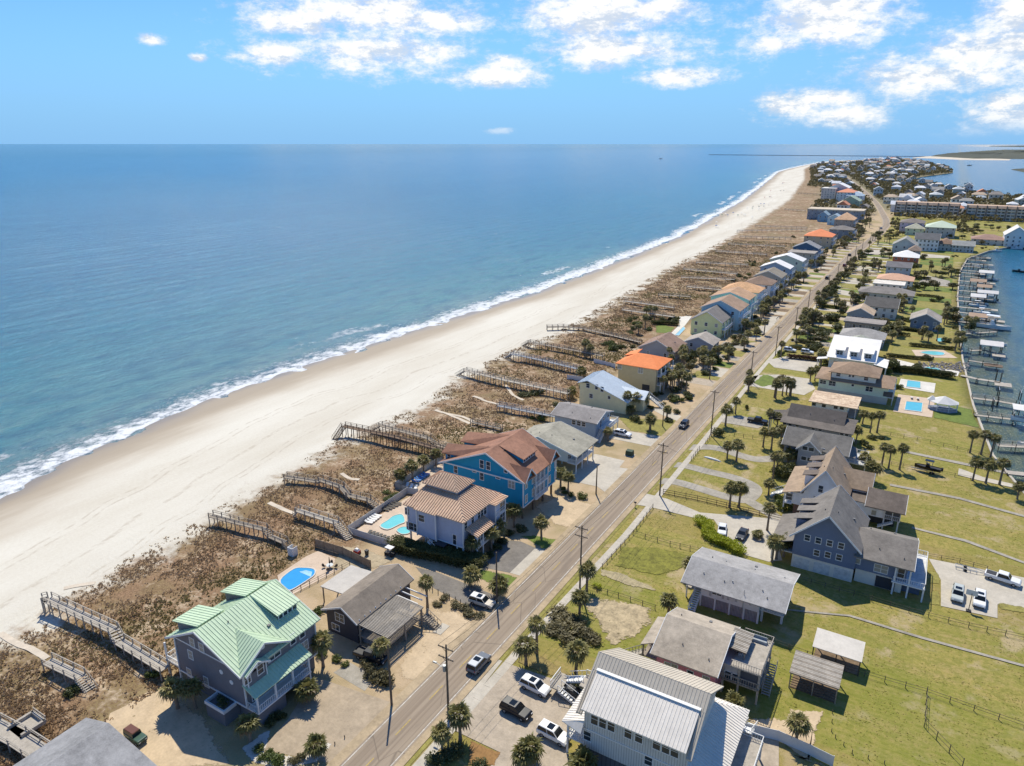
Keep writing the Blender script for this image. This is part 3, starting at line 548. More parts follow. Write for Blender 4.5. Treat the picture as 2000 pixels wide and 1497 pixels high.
class House(Thing):
    def box(s, name, x0, x1, y0, y1, z0, z1, mat, parent=None): return s.part(name, MB().box(x0, x1, y0, y1, z0, z1), mat, parent)
    def win(s, face, p, w=1.0, h=1.5, pan=False, parent=None):
        a, b = win_mesh(w, h, pan); o = s.piece('window', a, p, FACE[face], parent); link('pane', b, o); return o
    def wx(s, X, w, h, c, *pts, pan=False):       # windows on a wall that faces along X, seen at photo points
        for q in pts: s.win('E', onX(c, q[0], q[1], X), w, h, pan)
    def wy(s, Y, w, h, c, *pts, pan=False):
        for q in pts: s.win('S', onY(c, q[0], q[1], Y), w, h, pan)
    def ribs(s, pts, step, ax, roof, mat, r=.035):
        """raised seams running down one roof plane; ax = level direction across the seams (0 x, 1 y)"""
        pts = [Vector(p) for p in pts]; nrm = (pts[1] - pts[0]).cross(pts[2] - pts[0]).normalized(); nrm = nrm if nrm.z > 0 else -nrm; mb = MB()
        lo = min(p[ax] for p in pts); hi = max(p[ax] for p in pts); v = lo + step * .5
        while v < hi:
            hit = []
            for i, a in enumerate(pts):
                b = pts[(i+1) % len(pts)]
                if (a[ax] - v) * (b[ax] - v) < 0: hit.append(a + (b - a) * ((v - a[ax]) / (b[ax] - a[ax])))
            if len(hit) >= 2: mb.bar(hit[0] + nrm * r, hit[1] + nrm * r, r * 2, r * 2)
            v += step
        if mb.v: s.part('roof_seams', mb, mat, roof, 'stuff')
    def plane(s, pts, mat, th=.2, seam=None, ax=1, parent=None, smat=None, name='roof', r=.035):
        o = s.part(name, MB().slab(pts, th), mat, parent)
        if seam: s.ribs(pts, seam, ax, o, smat or mat, r)
        return o
    def gable(s, x0, x1, y0, y1, ze, zr, axis, rm, wm, ridge=None, ze2=None, ov=.5, inset=.6, seam=None, ends=(1, 1), smat=None, r=.035, trim=True):
        """two roof slopes over a rectangle that already includes the overhang, gable triangles set back by inset"""
        ze2 = ze if ze2 is None else ze2
        if axis == 'y':
            m = (x0 + x1) / 2 if ridge is None else ridge
            A = [(x0,y0,ze),(m,y0,zr),(m,y1,zr),(x0,y1,ze)]; B = [(m,y0,zr),(x1,y0,ze2),(x1,y1,ze2),(m,y1,zr)]; ax = 1
            tri = [((x0,ze),(m,zr),(x1,ze2))]; E_ = [y0 + inset, y1 - inset]
        else:
            m = (y0 + y1) / 2 if ridge is None else ridge
            A = [(x0,y0,ze),(x1,y0,ze),(x1,m,zr),(x0,m,zr)]; B = [(x0,m,zr),(x1,m,zr),(x1,y1,ze2),(x0,y1,ze2)]; ax = 0
            tri = [((y0,ze),(m,zr),(y1,ze2))]; E_ = [x0 + inset, x1 - inset]
        ra = s.plane(A, rm, .2, seam, ax, smat=smat, r=r); rb = s.plane(B, rm, .2, seam, ax, smat=smat, r=r)
        if min(x1 - x0, y1 - y0) > 8.5 and y0 < 260:
            for k in range(4):
                u, vv = (.18 + .21 * k, .3 + .13 * (k % 3)); P0, P1, P2, P3 = [Vector(p) for p in (A if k % 2 else B)]; q = (P0 * (1-u) + P1 * u) * (1-vv) + (P3 * (1-u) + P2 * u) * vv; s.part('roof_vent', MB().tube(q - Vector((0,0,.2)), q + Vector((0,0,.32)), .09, .09, 7) if k != 2 else MB().box(q.x-.22,q.x+.22,q.y-.22,q.y+.22,q.z-.2,q.z+.22), METALV, ra if k % 2 else rb)
        (a, za), (b, zb), (c, zc) = tri[0]
        for k, q in enumerate(E_):
            if not ends[k]: continue
            q += -.025 if k == 0 else .025; q2 = q + (.2 if k == 0 else -.2); d = .12
            P = lambda u, z, qq: (u, qq, z) if axis == 'y' else (qq, u, z)
            vs = [P(a + .55, za - .15, q), P(b, zb - d - .1, q), P(c - .55, zc - .15, q), P(a + .55, za - .15, q2), P(b, zb - d - .1, q2), P(c - .55, zc - .15, q2)]
            s.part('gable_wall', MB().add(vs, [(0,1,2),(5,4,3),(0,3,4,1),(1,4,5,2),(2,5,3,0)]), wm)
            if trim:
                e = y0 if axis == 'y' else x0
                e2 = (e - .03 if k == 0 else (y1 if axis == 'y' else x1) + .03)
                s.part('barge_board', MB().bar(P(a, za - .12, e2), P(b, zb - .12, e2), .08, .3).bar(P(b, zb - .12, e2), P(c, zc - .12, e2), .08, .3), TRIM)
        return ra, rb
    def hip(s, x0, x1, y0, y1, ze, zr, rm, axis='y', run=None, seam=None, smat=None, r=.035):
        if axis == 'y':
            m = (x0 + x1) / 2; k = run or (x1 - x0) / 2; a, b = (m, y0 + k, zr), (m, y1 - k, zr)
            P = [[(x0,y0,ze),(x1,y0,ze),a],[(x1,y0,ze),(x1,y1,ze),b,a],[(x1,y1,ze),(x0,y1,ze),b],[(x0,y1,ze),(x0,y0,ze),a,b]]; AX = [0,1,0,1]
        else:
            m = (y0 + y1) / 2; k = run or (y1 - y0) / 2; a, b = (x0 + k, m, zr), (x1 - k, m, zr)
            P = [[(x0,y0,ze),(x1,y0,ze),b,a],[(x1,y0,ze),(x1,y1,ze),b],[(x1,y1,ze),(x0,y1,ze),a,b],[(x0,y1,ze),(x0,y0,ze),a]]; AX = [0,1,0,1]
        if abs(a[0]-b[0]) + abs(a[1]-b[1]) < .05:
            P = [[p for i, p in enumerate(q) if i < 3] for q in P]
        for q, ax in zip(P, AX): s.plane(q, rm, .18, seam, ax, smat=smat, r=r)
    def post(s, x, y, z0, z1, w=.25, mat=None, name='post'): return s.box(name, x-w/2, x+w/2, y-w/2, y+w/2, z0, z1, mat or TRIM)
    def rail(s, a, b, z, mat=None, h=1.0, step=.35):
        mb = MB(); a = Vector((a[0], a[1], z)); b = Vector((b[0], b[1], z)); L = (b - a).length; n = max(1, int(L / step))
        mb.bar(a + Vector((0,0,h)), b + Vector((0,0,h)), .1, .08); mb.bar(a + Vector((0,0,.15)), b + Vector((0,0,.15)), .06, .06)
        for k in range(n + 1):
            p = a + (b - a) * (k / n); mb.bar(p, p + Vector((0,0,h)), .05, .05)
        return s.part('railing', mb, mat or TRIM)
    def stairs(s, a, b, w, mat, rails=True):
        a, b = Vector(a), Vector(b); d = b - a; n = max(2, int(abs(d.z) / .19)); hd = Vector((d.x, d.y, 0)); run = hd.length / n; hd.normalize(); sd_ = Vector((-hd.y, hd.x, 0)) * w / 2
        st = s.part('stair', MB().bar(a + sd_ - Vector((0,0,.2)), b + sd_ - Vector((0,0,.2)), .08, .3).bar(a - sd_ - Vector((0,0,.2)), b - sd_ - Vector((0,0,.2)), .08, .3), mat)
        for k in range(n):
            p = a + d * ((k + .5) / n); s.part('step', MB().bar(p - sd_, p + sd_, run * .8, .06), mat, st)
        if rails:
            for q in (sd_, -sd_):
                mb = MB().bar(a + q + Vector((0,0,.95)), b + q + Vector((0,0,.95)), .08, .08)
                for k in range(0, n + 1, 2): p = a + q + d * (k / n); mb.bar(p, p + Vector((0,0,.95)), .06, .06)
                s.part('railing', mb, mat)
        return st

# ---------------------------------------------------------------- palms, shrubs, trees
TRUNK = M('palm_trunk', (.24, .19, .14), .95, .25, 3, 6, .5, streak=4)
FR = foliage('palm_leaf', (.105, .108, .03), (.33, .285, .10)); FRD = foliage('dead_palm_leaf', (.16, .11, .055), (.25, .19, .09), .15)
LEAFD = foliage('dark_leaf', (.05, .064, .018), (.15, .15, .05)); LEAFG = foliage('green_leaf', (.06, .09, .015), (.15, .175, .035)); LEAFB = foliage('bright_leaf', (.22, .27, .01), (.46, .48, .035)); LEAFO = foliage('olive_leaf', (.095, .085, .035), (.215, .18, .08))
def fan(mb, org, d, L, rr, droop):
    """one fan frond: stalk and ten bent blades"""
    d = d.normalized(); side = d.cross(Vector((0,0,1)))
    if side.length < .1: side = Vector((1,0,0))
    side.normalize(); up = side.cross(d).normalized(); base = org + d * L * .5
    mb.add([org - side * .03, org + side * .03, base], [(0,1,2)])
    n = 9
    for k in range(n):
        an = (k / (n - 1) - .5) * rr.uniform(3.0, 3.8); v = d * math.cos(an) + side * math.sin(an); ln = L * .62 * (1 - .22 * abs(math.sin(an))) * rr.uniform(.85, 1.1)
        w = v.cross(up).normalized() * L * .07
        m_ = base + v * ln * .55 + up * L * .05; t_ = base + v * ln - Vector((0,0,1)) * droop * L * rr.uniform(.15, .4)
        mb.add([base, m_ - w, m_ + w, t_], [(0,1,2), (1,3,2)])
def palm_proto(seed, H, R_, nf):
    rr = random.Random(seed); t = Thing('palm_tree', None, None, (0,0,0)); tr = MB(); bend = Vector((rr.uniform(-.35, .35), rr.uniform(-.35, .35), 0)); P = []
    for k in range(7):
        f = k / 6; P.append((Vector((0,0,f * H)) + bend * f * f, .2 * (1.25 - .35 * f) if k else .3))
    for (a, ra), (b, rb) in zip(P, P[1:]): tr.tube(a, b, ra, rb, 8, True)
    t.part('trunk', tr, TRUNK); top = P[-1][0]; c = MB()
    for k in range(14):       # boots under the crown
        an = rr.uniform(0, 6.28); q = top - Vector((0,0,rr.uniform(0, .7))); c.bar(q, q + Vector((math.cos(an), math.sin(an), .9)) * .35, .08, .05)
    for k in range(nf):
        an = k * 2.39996 + rr.uniform(-.2, .2); e = math.asin(max(-1, min(1, 1 - 1.62 * (k + .5) / nf))) + rr.uniform(-.12, .12)
        dead = e < -.3; c.m = 1 if (dead and rr.random() < .75) or rr.random() < .06 else 0
        fan(c, top, Vector((math.cos(an) * math.cos(e), math.sin(an) * math.cos(e), math.sin(e))), R_ * rr.uniform(.85, 1.12) * (.85 if dead else 1), rr, .6 + (.5 if e < 0 else 0))
    t.part('crown', c, [FR, FRD]); return t.o
def leaf_mass(seed, n, size, squash=.8, flat=False):
    """loose leaves spread through an uneven ball of radius 1"""
    rr = random.Random(seed); mb = MB(); lobes = [(Vector((rr.uniform(-.55,.55), rr.uniform(-.55,.55), rr.uniform(-.25,.4))), rr.uniform(.35,.62)) for _ in range(9)]
    for k in range(n):
        c, r = lobes[k % 9]; v = Vector((rr.gauss(0,1), rr.gauss(0,1), rr.gauss(0,1))).normalized(); p = c + v * r * rr.uniform(.55, 1.0) ** .6; p.z = (p.z) * squash + squash * .72
        if p.z < 0: p.z = rr.uniform(0, .2)
        d = (v + Vector((rr.gauss(0,.5), rr.gauss(0,.5), rr.gauss(0,.5)))).normalized(); a = d.orthogonal().normalized(); b = d.cross(a); s = size * rr.uniform(.6, 1.3)
        mb.add([p - a*s, p - b*s*.55, p + a*s, p + b*s*.55], [(0,1,2,3)])
    return mb
def leaf_mass_at(x, y, z, r, h):
    mb = leaf_mass(int(x * 7) % 97, 260, .14, .8); mb.v = [(x + a * r, y + b * r * .6, z + c_ * h) for a, b, c_ in mb.v]; return mb
def park(o):            # prototypes are moved to their first place later, or dropped
    PROTOS.append(o); return o
PROTOS = []
PALMS = [park(palm_proto(11 + i, H, r, n)) for i, (H, r, n) in enumerate(((4.6,1.85,36),(5.6,1.75,34),(3.6,1.9,40),(6.6,1.7,32),(2.0,1.85,40)))]
PH = [4.6, 5.6, 3.6, 6.6, 2.0]
BUSH = {}
for nm, mt in (('dark', LEAFD), ('green', LEAFG), ('bright', LEAFB), ('olive', LEAFO), ('palm', FR)):
    BUSH[nm] = [leaf_mass(40 + i, 620, .13, .75).mesh('shrub', mt) for i in range(3)]
    BUSH[nm + '_low'] = [leaf_mass(60 + i, 150, .24, .8).mesh('shrub', mt) for i in range(3)]
def palm(base, crown_h, label, group=None):
    """crown_h: height of the crown's centre above the foot"""
    k = min(range(5), key=lambda i: abs(PH[i] - crown_h) + RND.uniform(0, .7)); sc = max(.55, min(1.35, crown_h / PH[k])); sz = max(.5, min(1.6, crown_h / PH[k]))
    o = inst(PALMS[k], base, RND.uniform(0, 6.28), RND.uniform(.92, 1.1) * min(1.12, max(.8, sc)), label, group, 'palm tree', sz); o['label'] = (label if not group or not group.startswith('palms in ') else ('tall ' if crown_h > 5.3 else 'short ' if crown_h < 4.4 else 'middling ') + label); o['group'] = (group or '') + (' ' + o['label'].split()[0] if group and group.startswith('palms in ') else '') if group else None
    if not group: del o['group']
    o.name = 'palm_tree'; return o
def palms(c, label, group, *L):
    for q in L:
        g = G(c, q[0], q[1]); h = hgt(c, q[0], q[1], q[2]) if len(q) > 2 else RND.uniform(3.8, 6.0); palm(g, h, label, group)
def shrub(loc, r, kind, label, group=None, sq=1.0, far=False):
    o = link('shrub', RND.choice(BUSH[kind + ('_low' if far else '')]), None, loc); o.scale = (r, r * RND.uniform(.85, 1.15), r * sq); o.rotation_euler.z = RND.uniform(0, 6.28); tag(o, label, 'shrub', group); return o
def shrubs(c, label, group, kind, *L):
    for q in L: g = G(c, q[0], q[1]); shrub(g, q[2], kind, label, group, q[3] if len(q) > 3 else .8)
CROWNS = [leaf_mass(80 + i, 420, .17, .8).mesh('crown', LEAFD if i % 2 else LEAFO) for i in range(4)]
STEM = MB().tube((0,0,0), (0,0,.5), .09, .05, 6).tube((0,0,.4), (.25,.1,.9), .045, .02, 5).tube((0,0,.4), (-.2,.15,.95), .045, .02, 5).tube((0,0,.35), (0,-.25,.85), .045, .02, 5).mesh('trunk', TRUNK)
def tree(loc, r, h, label, group):
    sz_ = 'wide ' if r > 3.1 else 'small ' if r < 2.5 else 'round '; o = link('broad_tree', None, None, loc); tag(o, sz_ + label, 'tree', sz_ + group); t = link('trunk', STEM, o); t.scale = (r * .8, r * .8, h * .75); c = link('crown', RND.choice(CROWNS), o, (0, 0, h * .3)); c.scale = (r, r, h * .46); c.rotation_euler.z = RND.uniform(0, 6.28); return o

# ---------------------------------------------------------------- cars
TYRE = M('tyre', (.02, .02, .02), .9, .1, 4, 9, .1); RIM = M('alloy_rim', (.35, .35, .36), .35, .05, 4, 9, 0, .7); CGLASS = glassmat('car_glass', (.012, .016, .02), .05); LAMP = glassmat('head_lamp', (.7, .7, .68), .15); TAIL = glassmat('tail_lamp', (.35, .015, .01), .2); PLAST = M('black_plastic', (.03, .03, .032), .6, .1, 3, 9, .05)
def paint(h):
    if 'paint_' + h in MATS: return MATS['paint_' + h]
    m, t, b = newmat('paint_' + h); c = rgb(h); pos = t.n('NewGeometry').outputs['Position']
    t.set(b, 'Base Color', t.mix(t.m('MULTIPLY', t.noise(pos, 2.5, 3), .25), c, tuple(x * .85 + .008 for x in c))); b.inputs['Roughness'].default_value = .3; b.inputs['Coat Weight'].default_value = .15; b.inputs['Specular IOR Level'].default_value = .3; b.inputs['Coat Roughness'].default_value = .08
    MATS['paint_' + h] = m; return m
CARP = dict(   # lower body side profile, cabin (rear bottom, rear top, front top, front bottom), half width, length, roof height, wheel x
    suv=([(-2.4,.42),(-2.45,.75),(-2.38,1.08),(1.05,1.1),(2.15,1.0),(2.38,.78),(2.4,.42)], (-2.36,-2.1,.35,1.1), .96, 1.78, (-1.45,1.5)),
    sedan=([(-2.35,.36),(-2.4,.7),(-2.3,.98),(-1.5,1.0),(1.0,.98),(2.1,.84),(2.35,.62),(2.35,.36)], (-1.75,-1.05,.2,1.05), .9, 1.45, (-1.4,1.45)),
    truck=([(-2.95,.5),(-2.95,1.15),(-.9,1.15),(1.3,1.18),(2.7,1.1),(2.92,.85),(2.92,.5)], (-.95,-.8,.75,1.35), .98, 1.92, (-1.85,1.85)),
    jeep=([(-2.0,.5),(-2.0,1.15),(.55,1.15),(1.85,1.1),(1.95,.95),(1.95,.5)], (-1.98,-1.95,.35,.5), .86, 1.9, (-1.3,1.3)))
def car(kind, col, c, x, y, rz, label, roof=None, group=None, z=.05, loc=None, to=None):
    if to: q_ = G(c, *to) - G(c, x, y); rz = math.atan2(q_.y, q_.x); x, y = (x + to[0]) / 2, (y + to[1]) / 2
    prof, cab, hw, H, wh = CARP[kind]; g = Vector(loc) if loc else G(c, x, y); t = Thing('parked_car' if kind != 'truck' else 'pickup_truck', label, 'car' if kind != 'truck' else 'truck', (0,0,0), group); P = paint(col)
    bm = bmesh.new(); a = [bm.verts.new((p[0], -hw, p[1])) for p in prof]; b = [bm.verts.new((p[0], hw, p[1])) for p in prof]; n = len(prof)
    bm.faces.new(a); bm.faces.new(b[::-1]); [bm.faces.new((a[(k+1) % n], a[k], b[k], b[(k+1) % n])) for k in range(n)]
    bmesh.ops.recalc_face_normals(bm, faces=bm.faces); bmesh.ops.bevel(bm, geom=list(bm.edges), offset=.1, segments=2, affect='EDGES', profile=.6)
    me = bpy.data.meshes.new('body'); bm.to_mesh(me); bm.free(); me.materials.append(P); link('body', me, t.o)
    zb = max(p[1] for p in prof if p[0] < 1.2) - .06; r0, r1, f1, f0 = cab; ti = .2
    lo = [(r0,-hw+.08,zb),(f0,-hw+.08,zb),(f0,hw-.08,zb),(r0,hw-.08,zb)]; hi = [(r1,-hw+ti,H-.06),(f1,-hw+ti,H-.06),(f1,hw-ti,H-.06),(r1,hw-ti,H-.06)]
    t.part('windows', MB().hexa(lo, hi), CGLASS)
    rf = t.part('roof', MB().hexa([(r1-.05,-hw+ti-.02,H-.08),(f1+.05,-hw+ti-.02,H-.08),(f1+.05,hw-ti+.02,H-.08),(r1-.05,hw-ti+.02,H-.08)], [(r1+.05,-hw+ti+.06,H),(f1-.08,-hw+ti+.06,H),(f1-.08,hw-ti-.06,H),(r1+.05,hw-ti-.06,H)]), paint(roof) if roof else P)
    if kind == 'suv': t.part('sunroof', MB().box(f1-1.3, f1-.35, -hw+ti+.22, hw-ti-.22, H-.01, H+.012), CGLASS, rf)
    pl = MB()
    for sy in (-1, 1):
        for k in ((0, 1) if kind in ('truck', 'jeep') else (0, .52, 1)):
            q0 = Vector((r0 + (f0 - r0) * k, sy * (hw - .07), zb)); q1 = Vector((r1 + (f1 - r1) * k, sy * (hw - ti + .01), H - .06)); pl.bar(q0, q1, .09, .06)
    t.part('pillars', pl, P)
    if kind == 'truck': t.part('bed', MB().box(-2.75, -1.1, -hw+.16, hw-.16, 1.06, 1.16), PLAST)
    for wx_ in wh:
        for sy in (-1, 1):
            w_ = t.part('wheel', MB().tube((wx_, sy*(hw-.22), .36), (wx_, sy*(hw+.02), .36), .36, .36, 14), TYRE); t.part('rim', MB().tube((wx_, sy*(hw-.02), .36), (wx_, sy*(hw+.03), .36), .22, .2, 10), RIM, w_)
    xf = prof[-1][0]; xr = prof[0][0]
    for sy in (-1, 1):
        t.part('headlight', MB().box(xf-.14, xf+.01, sy*(hw-.3)-.16, sy*(hw-.3)+.16, .66, .82), LAMP); t.part('tail_light', MB().box(xr-.03, xr+.1, sy*(hw-.2)-.1, sy*(hw-.2)+.1, .78, 1.02), TAIL)
    t.part('bumper', MB().box(xf-.1, xf+.03, -hw+.12, hw-.12, .4, .56).box(xr-.04, xr+.1, -hw+.12, hw-.12, .42, .58), PLAST)
    t.o.location = (g.x, g.y, z); t.o.rotation_euler.z = rz
    if kind == 'jeep': t.o.scale = (.86, .86, .86)
    return t

# ---------------------------------------------------------------- walkways, docks, fences, poles
def walkway(name, label, cat, pts, w, mat, ground=0.0, rails=True, step=2.6, group=None, water=False):
    """deck on posts through points (x, y, z of deck top); short steep legs become stairs"""
    pts = [Vector(p) for p in pts]; o = Vector((pts[0].x, pts[0].y, ground)); t = House(name, label, cat, tuple(o), group); pm = DARKW if water else mat
    for a, b in zip(pts, pts[1:]):
        d = b - a; hl = math.hypot(d.x, d.y)
        if hl < .3: continue
        if abs(d.z) / hl > .28: t.stairs(a, b, w, mat, rails); continue
        sd_ = Vector((-d.y, d.x, 0)).normalized() * w / 2
        t.part('deck', MB().slab([a - sd_, b - sd_, b + sd_, a + sd_] if (b-a).cross(sd_).z > 0 else [a + sd_, b + sd_, b - sd_, a - sd_], .14), mat)
        n = max(1, round(hl / step))
        for k in range(n + 1):
            for q in (sd_, -sd_):
                p = a + d * (k / n) + q * .95; gz = ground if water else tz(p.x, p.y) - .1
                t.part('post', MB().bar((p.x, p.y, gz), (p.x, p.y, p.z + (1.0 if rails else .25)), .16, .16), pm)
        if rails:
            for q in (sd_, -sd_):
                mb = MB().bar(a + q + Vector((0,0,1.0)), b + q + Vector((0,0,1.0)), .14, .06).bar(a + q + Vector((0,0,.55)), b + q + Vector((0,0,.55)), .05, .1)
                t.part('railing', mb, mat)
    return t
def W2(c, *L): return [G(c, x, y, z) for x, y, z in L]
def fence(label, pts, h=1.1, step=2.6, mat=None, rails=2, panel=None, group=None, name='fence'):
    pts = [Vector((p[0], p[1], tz(p[0], p[1]))) for p in pts]; mat = mat or FENCEM; t = Thing(name, label, 'fence', tuple(pts[0]), group)
    for a, b in zip(pts, pts[1:]):
        d = b - a; n = max(1, round(d.length / step))
        for k in range(n + (b == pts[-1])):
            p = a + d * (k / n); t.part('post', MB().bar(p - Vector((0,0,.1)), p + Vector((0,0,h)), .1, .1), mat)
        if panel:
            for k in range(n):
                p = a + d * (k / n); q = a + d * ((k + 1) / n); m_ = Vector((0,0,h * .49)); t.part('panel', MB().bar(p + m_, q + m_, .05, h * .93), panel)
        else:
            for r in range(rails):
                m_ = Vector((0,0,h * (.9 - .42 * r))); t.part('rail', MB().bar(a + m_, b + m_, .04, .045 if rails < 3 else .12), mat)
    return t
POLEM = M('utility_pole_wood', (.15, .115, .08), .95, .2, 1, 6, .2, streak=.2); METALG = M('grey_metal', (.33, .35, .36), .5, .1, 2, 6, .05, .4)
def upole(x, y, h, label, group, arms=2, can=False, lamp=False):
    t = Thing('utility_pole', label, 'utility pole', (x, y, 0), group)
    t.part('shaft', MB().tube((x, y, -.2), (x, y, h), .19, .12, 8), POLEM)
    for k in range(arms):
        z = h - .5 - 1.7 * k; ca = t.part('crossarm', MB().bar((x-1.3, y-.15, z), (x+1.3, y-.15, z), .12, .14).bar((x-.7, y-.15, z), (x, y-.1, z-.6), .04, .05).bar((x+.7, y-.15, z), (x, y-.1, z-.6), .04, .05), POLEM)
        for q in (-1.15, -.45, .45, 1.15): t.part('insulator', MB().tube((x+q, y-.15, z+.06), (x+q, y-.15, z+.26), .05, .035, 6), METALG, ca)
    if can: t.part('transformer', MB().tube((x-.35, y-.1, h-4.6), (x-.35, y-.1, h-3.6), .26, .26, 10).bar((x-.35, y, h-4.1), (x, y, h-4.1), .1, .3), METALG)
    if lamp: t.part('street_lamp', MB().bar((x, y, h-4.4), (x-1.9, y, h-3.9), .06, .06).hexa([(x-2.5,y-.14,h-3.95),(x-1.8,y-.14,h-3.95),(x-1.8,y+.14,h-3.95),(x-2.5,y+.14,h-3.95)],[(x-2.4,y-.1,h-3.8),(x-1.8,y-.1,h-3.8),(x-1.8,y+.1,h-3.8),(x-2.4,y+.1,h-3.8)]), METALG)
    return t
def boat(loc, rz, L, label, hull='f0f0ea', top=None, trailer=False, group=None, z=None):
    t = Thing('motor_boat', label, 'boat', (0,0,0), group); B = L * .15; st = [(-.5,.86,.0),(-.3,1,.0),(0,1,.0),(.25,.82,.03),(.4,.5,.1),(.5,.03,.2)]; mb = MB(); n = len(st); h = L * .13
    for x, w_, k in st:
        mb.v += [(x*L, 0, -h*.35 + k*h), (x*L, -B*w_*.8, h*.1 + k*h*.6), (x*L, -B*w_, h + k*h*.5), (x*L, B*w_, h + k*h*.5), (x*L, B*w_*.8, h*.1 + k*h*.6)]
    for i in range(n-1):
        a, b = i*5, i*5+5
        for p, q in ((0,1),(1,2),(3,4),(4,0)): mb.f.append((a+p, b+p, b+q, a+q)); mb.mi.append(0)
    mb.f.append((0,1,2,3,4)); mb.mi.append(0); t.part('hull', mb, paint(hull))
    dk = MB()
    for i in range(n-1):
        a, b = st[i], st[i+1]; dk.add([(a[0]*L,-B*a[1]*.96,h*.8+a[2]*h*.5),(b[0]*L,-B*b[1]*.96,h*.8+b[2]*h*.5),(b[0]*L,B*b[1]*.96,h*.8+b[2]*h*.5),(a[0]*L,B*a[1]*.96,h*.8+a[2]*h*.5)], [(0,1,2,3)])
    t.part('deck', dk, M('boat_deck', (.55,.53,.48), .6, .08, 1, 5, .05) if hull > '4' else PLAST)
    t.part('console', MB().hexa([(-.08*L,-B*.45,h*.8),(.1*L,-B*.45,h*.8),(.1*L,B*.45,h*.8),(-.08*L,B*.45,h*.8)], [(-.05*L,-B*.4,h*1.9),(.03*L,-B*.4,h*1.9),(.03*L,B*.4,h*1.9),(-.05*L,B*.4,h*1.9)]), paint(hull)); t.part('windshield', MB().hexa([(.035*L,-B*.4,h*1.7),(.09*L,-B*.4,h*1.1),(.09*L,B*.4,h*1.1),(.035*L,B*.4,h*1.7)], [(.03*L,-B*.4,h*2.2),(.05*L,-B*.4,h*2.2),(.05*L,B*.4,h*2.2),(.03*L,B*.4,h*2.2)]), CGLASS)
    if top:
        t.part('canopy', MB().slab([(-.2*L,-B*.75,h*3.1),(.14*L,-B*.7,h*3.1),(.14*L,B*.7,h*3.1),(-.2*L,B*.75,h*3.1)], .08), paint(top))
        for sx in (-.15, .08):
            for sy in (-1, 1): t.part('canopy_post', MB().bar((sx*L, sy*B*.5, h*.8), (sx*L, sy*B*.6, h*3.05), .06, .06), METALG)
    t.part('outboard_motor', MB().box(-.57*L, -.5*L, -.22, .22, h*.3, h*1.5), PLAST)
    if trailer:
        t.part('trailer', MB().bar((-.45*L,-.5,-h*.55), (.6*L,-.1,-h*.55), .1, .12).bar((-.45*L,.5,-h*.55), (.6*L,.1,-h*.55), .1, .12).bar((-.2*L,-.9,-h*.55), (-.2*L,.9,-h*.55), .1, .1), METALG)
        for sx in (-.25, -.14):
            for sy in (-1, 1): t.part('wheel', MB().tube((sx*L, sy*.95, -h*.62), (sx*L, sy*1.15, -h*.62), .3, .3, 12), TYRE)
    t.o.location = (loc[0], loc[1], z if z is not None else SEA_Z + h * .05); t.o.rotation_euler.z = rz; return t
def leafy_hedge(label, path, w, h, mt, name='hedge'):
    rr = random.Random(len(path) * 13 + int(w * 10)); mb = MB(); P = dens([tuple(p[:2]) for p in path], .5)
    for p in P:
        for k in range(int(85 * w * h)):
            x = p[0] + rr.uniform(-w, w) * .5; y = p[1] + rr.uniform(-w, w) * .5; z = h * (1 - rr.random() ** 2.2) * (1 - .25 * abs(mnoise.noise(Vector((x * .6, y * .6, 0))))) + .04
            q = Vector((x, y, z)); d = Vector((rr.gauss(0,1), rr.gauss(0,1), rr.gauss(.6,1))).normalized(); a = d.orthogonal().normalized() * .15; b = d.cross(a) * .7; mb.add([q-a, q-b, q+a, q+b], [(0,1,2,3)])
    o = link(name, mb.mesh(name, mt, (P[0][0], P[0][1], 0)), None, (P[0][0], P[0][1], 0)); return tag(o, label, 'hedge')

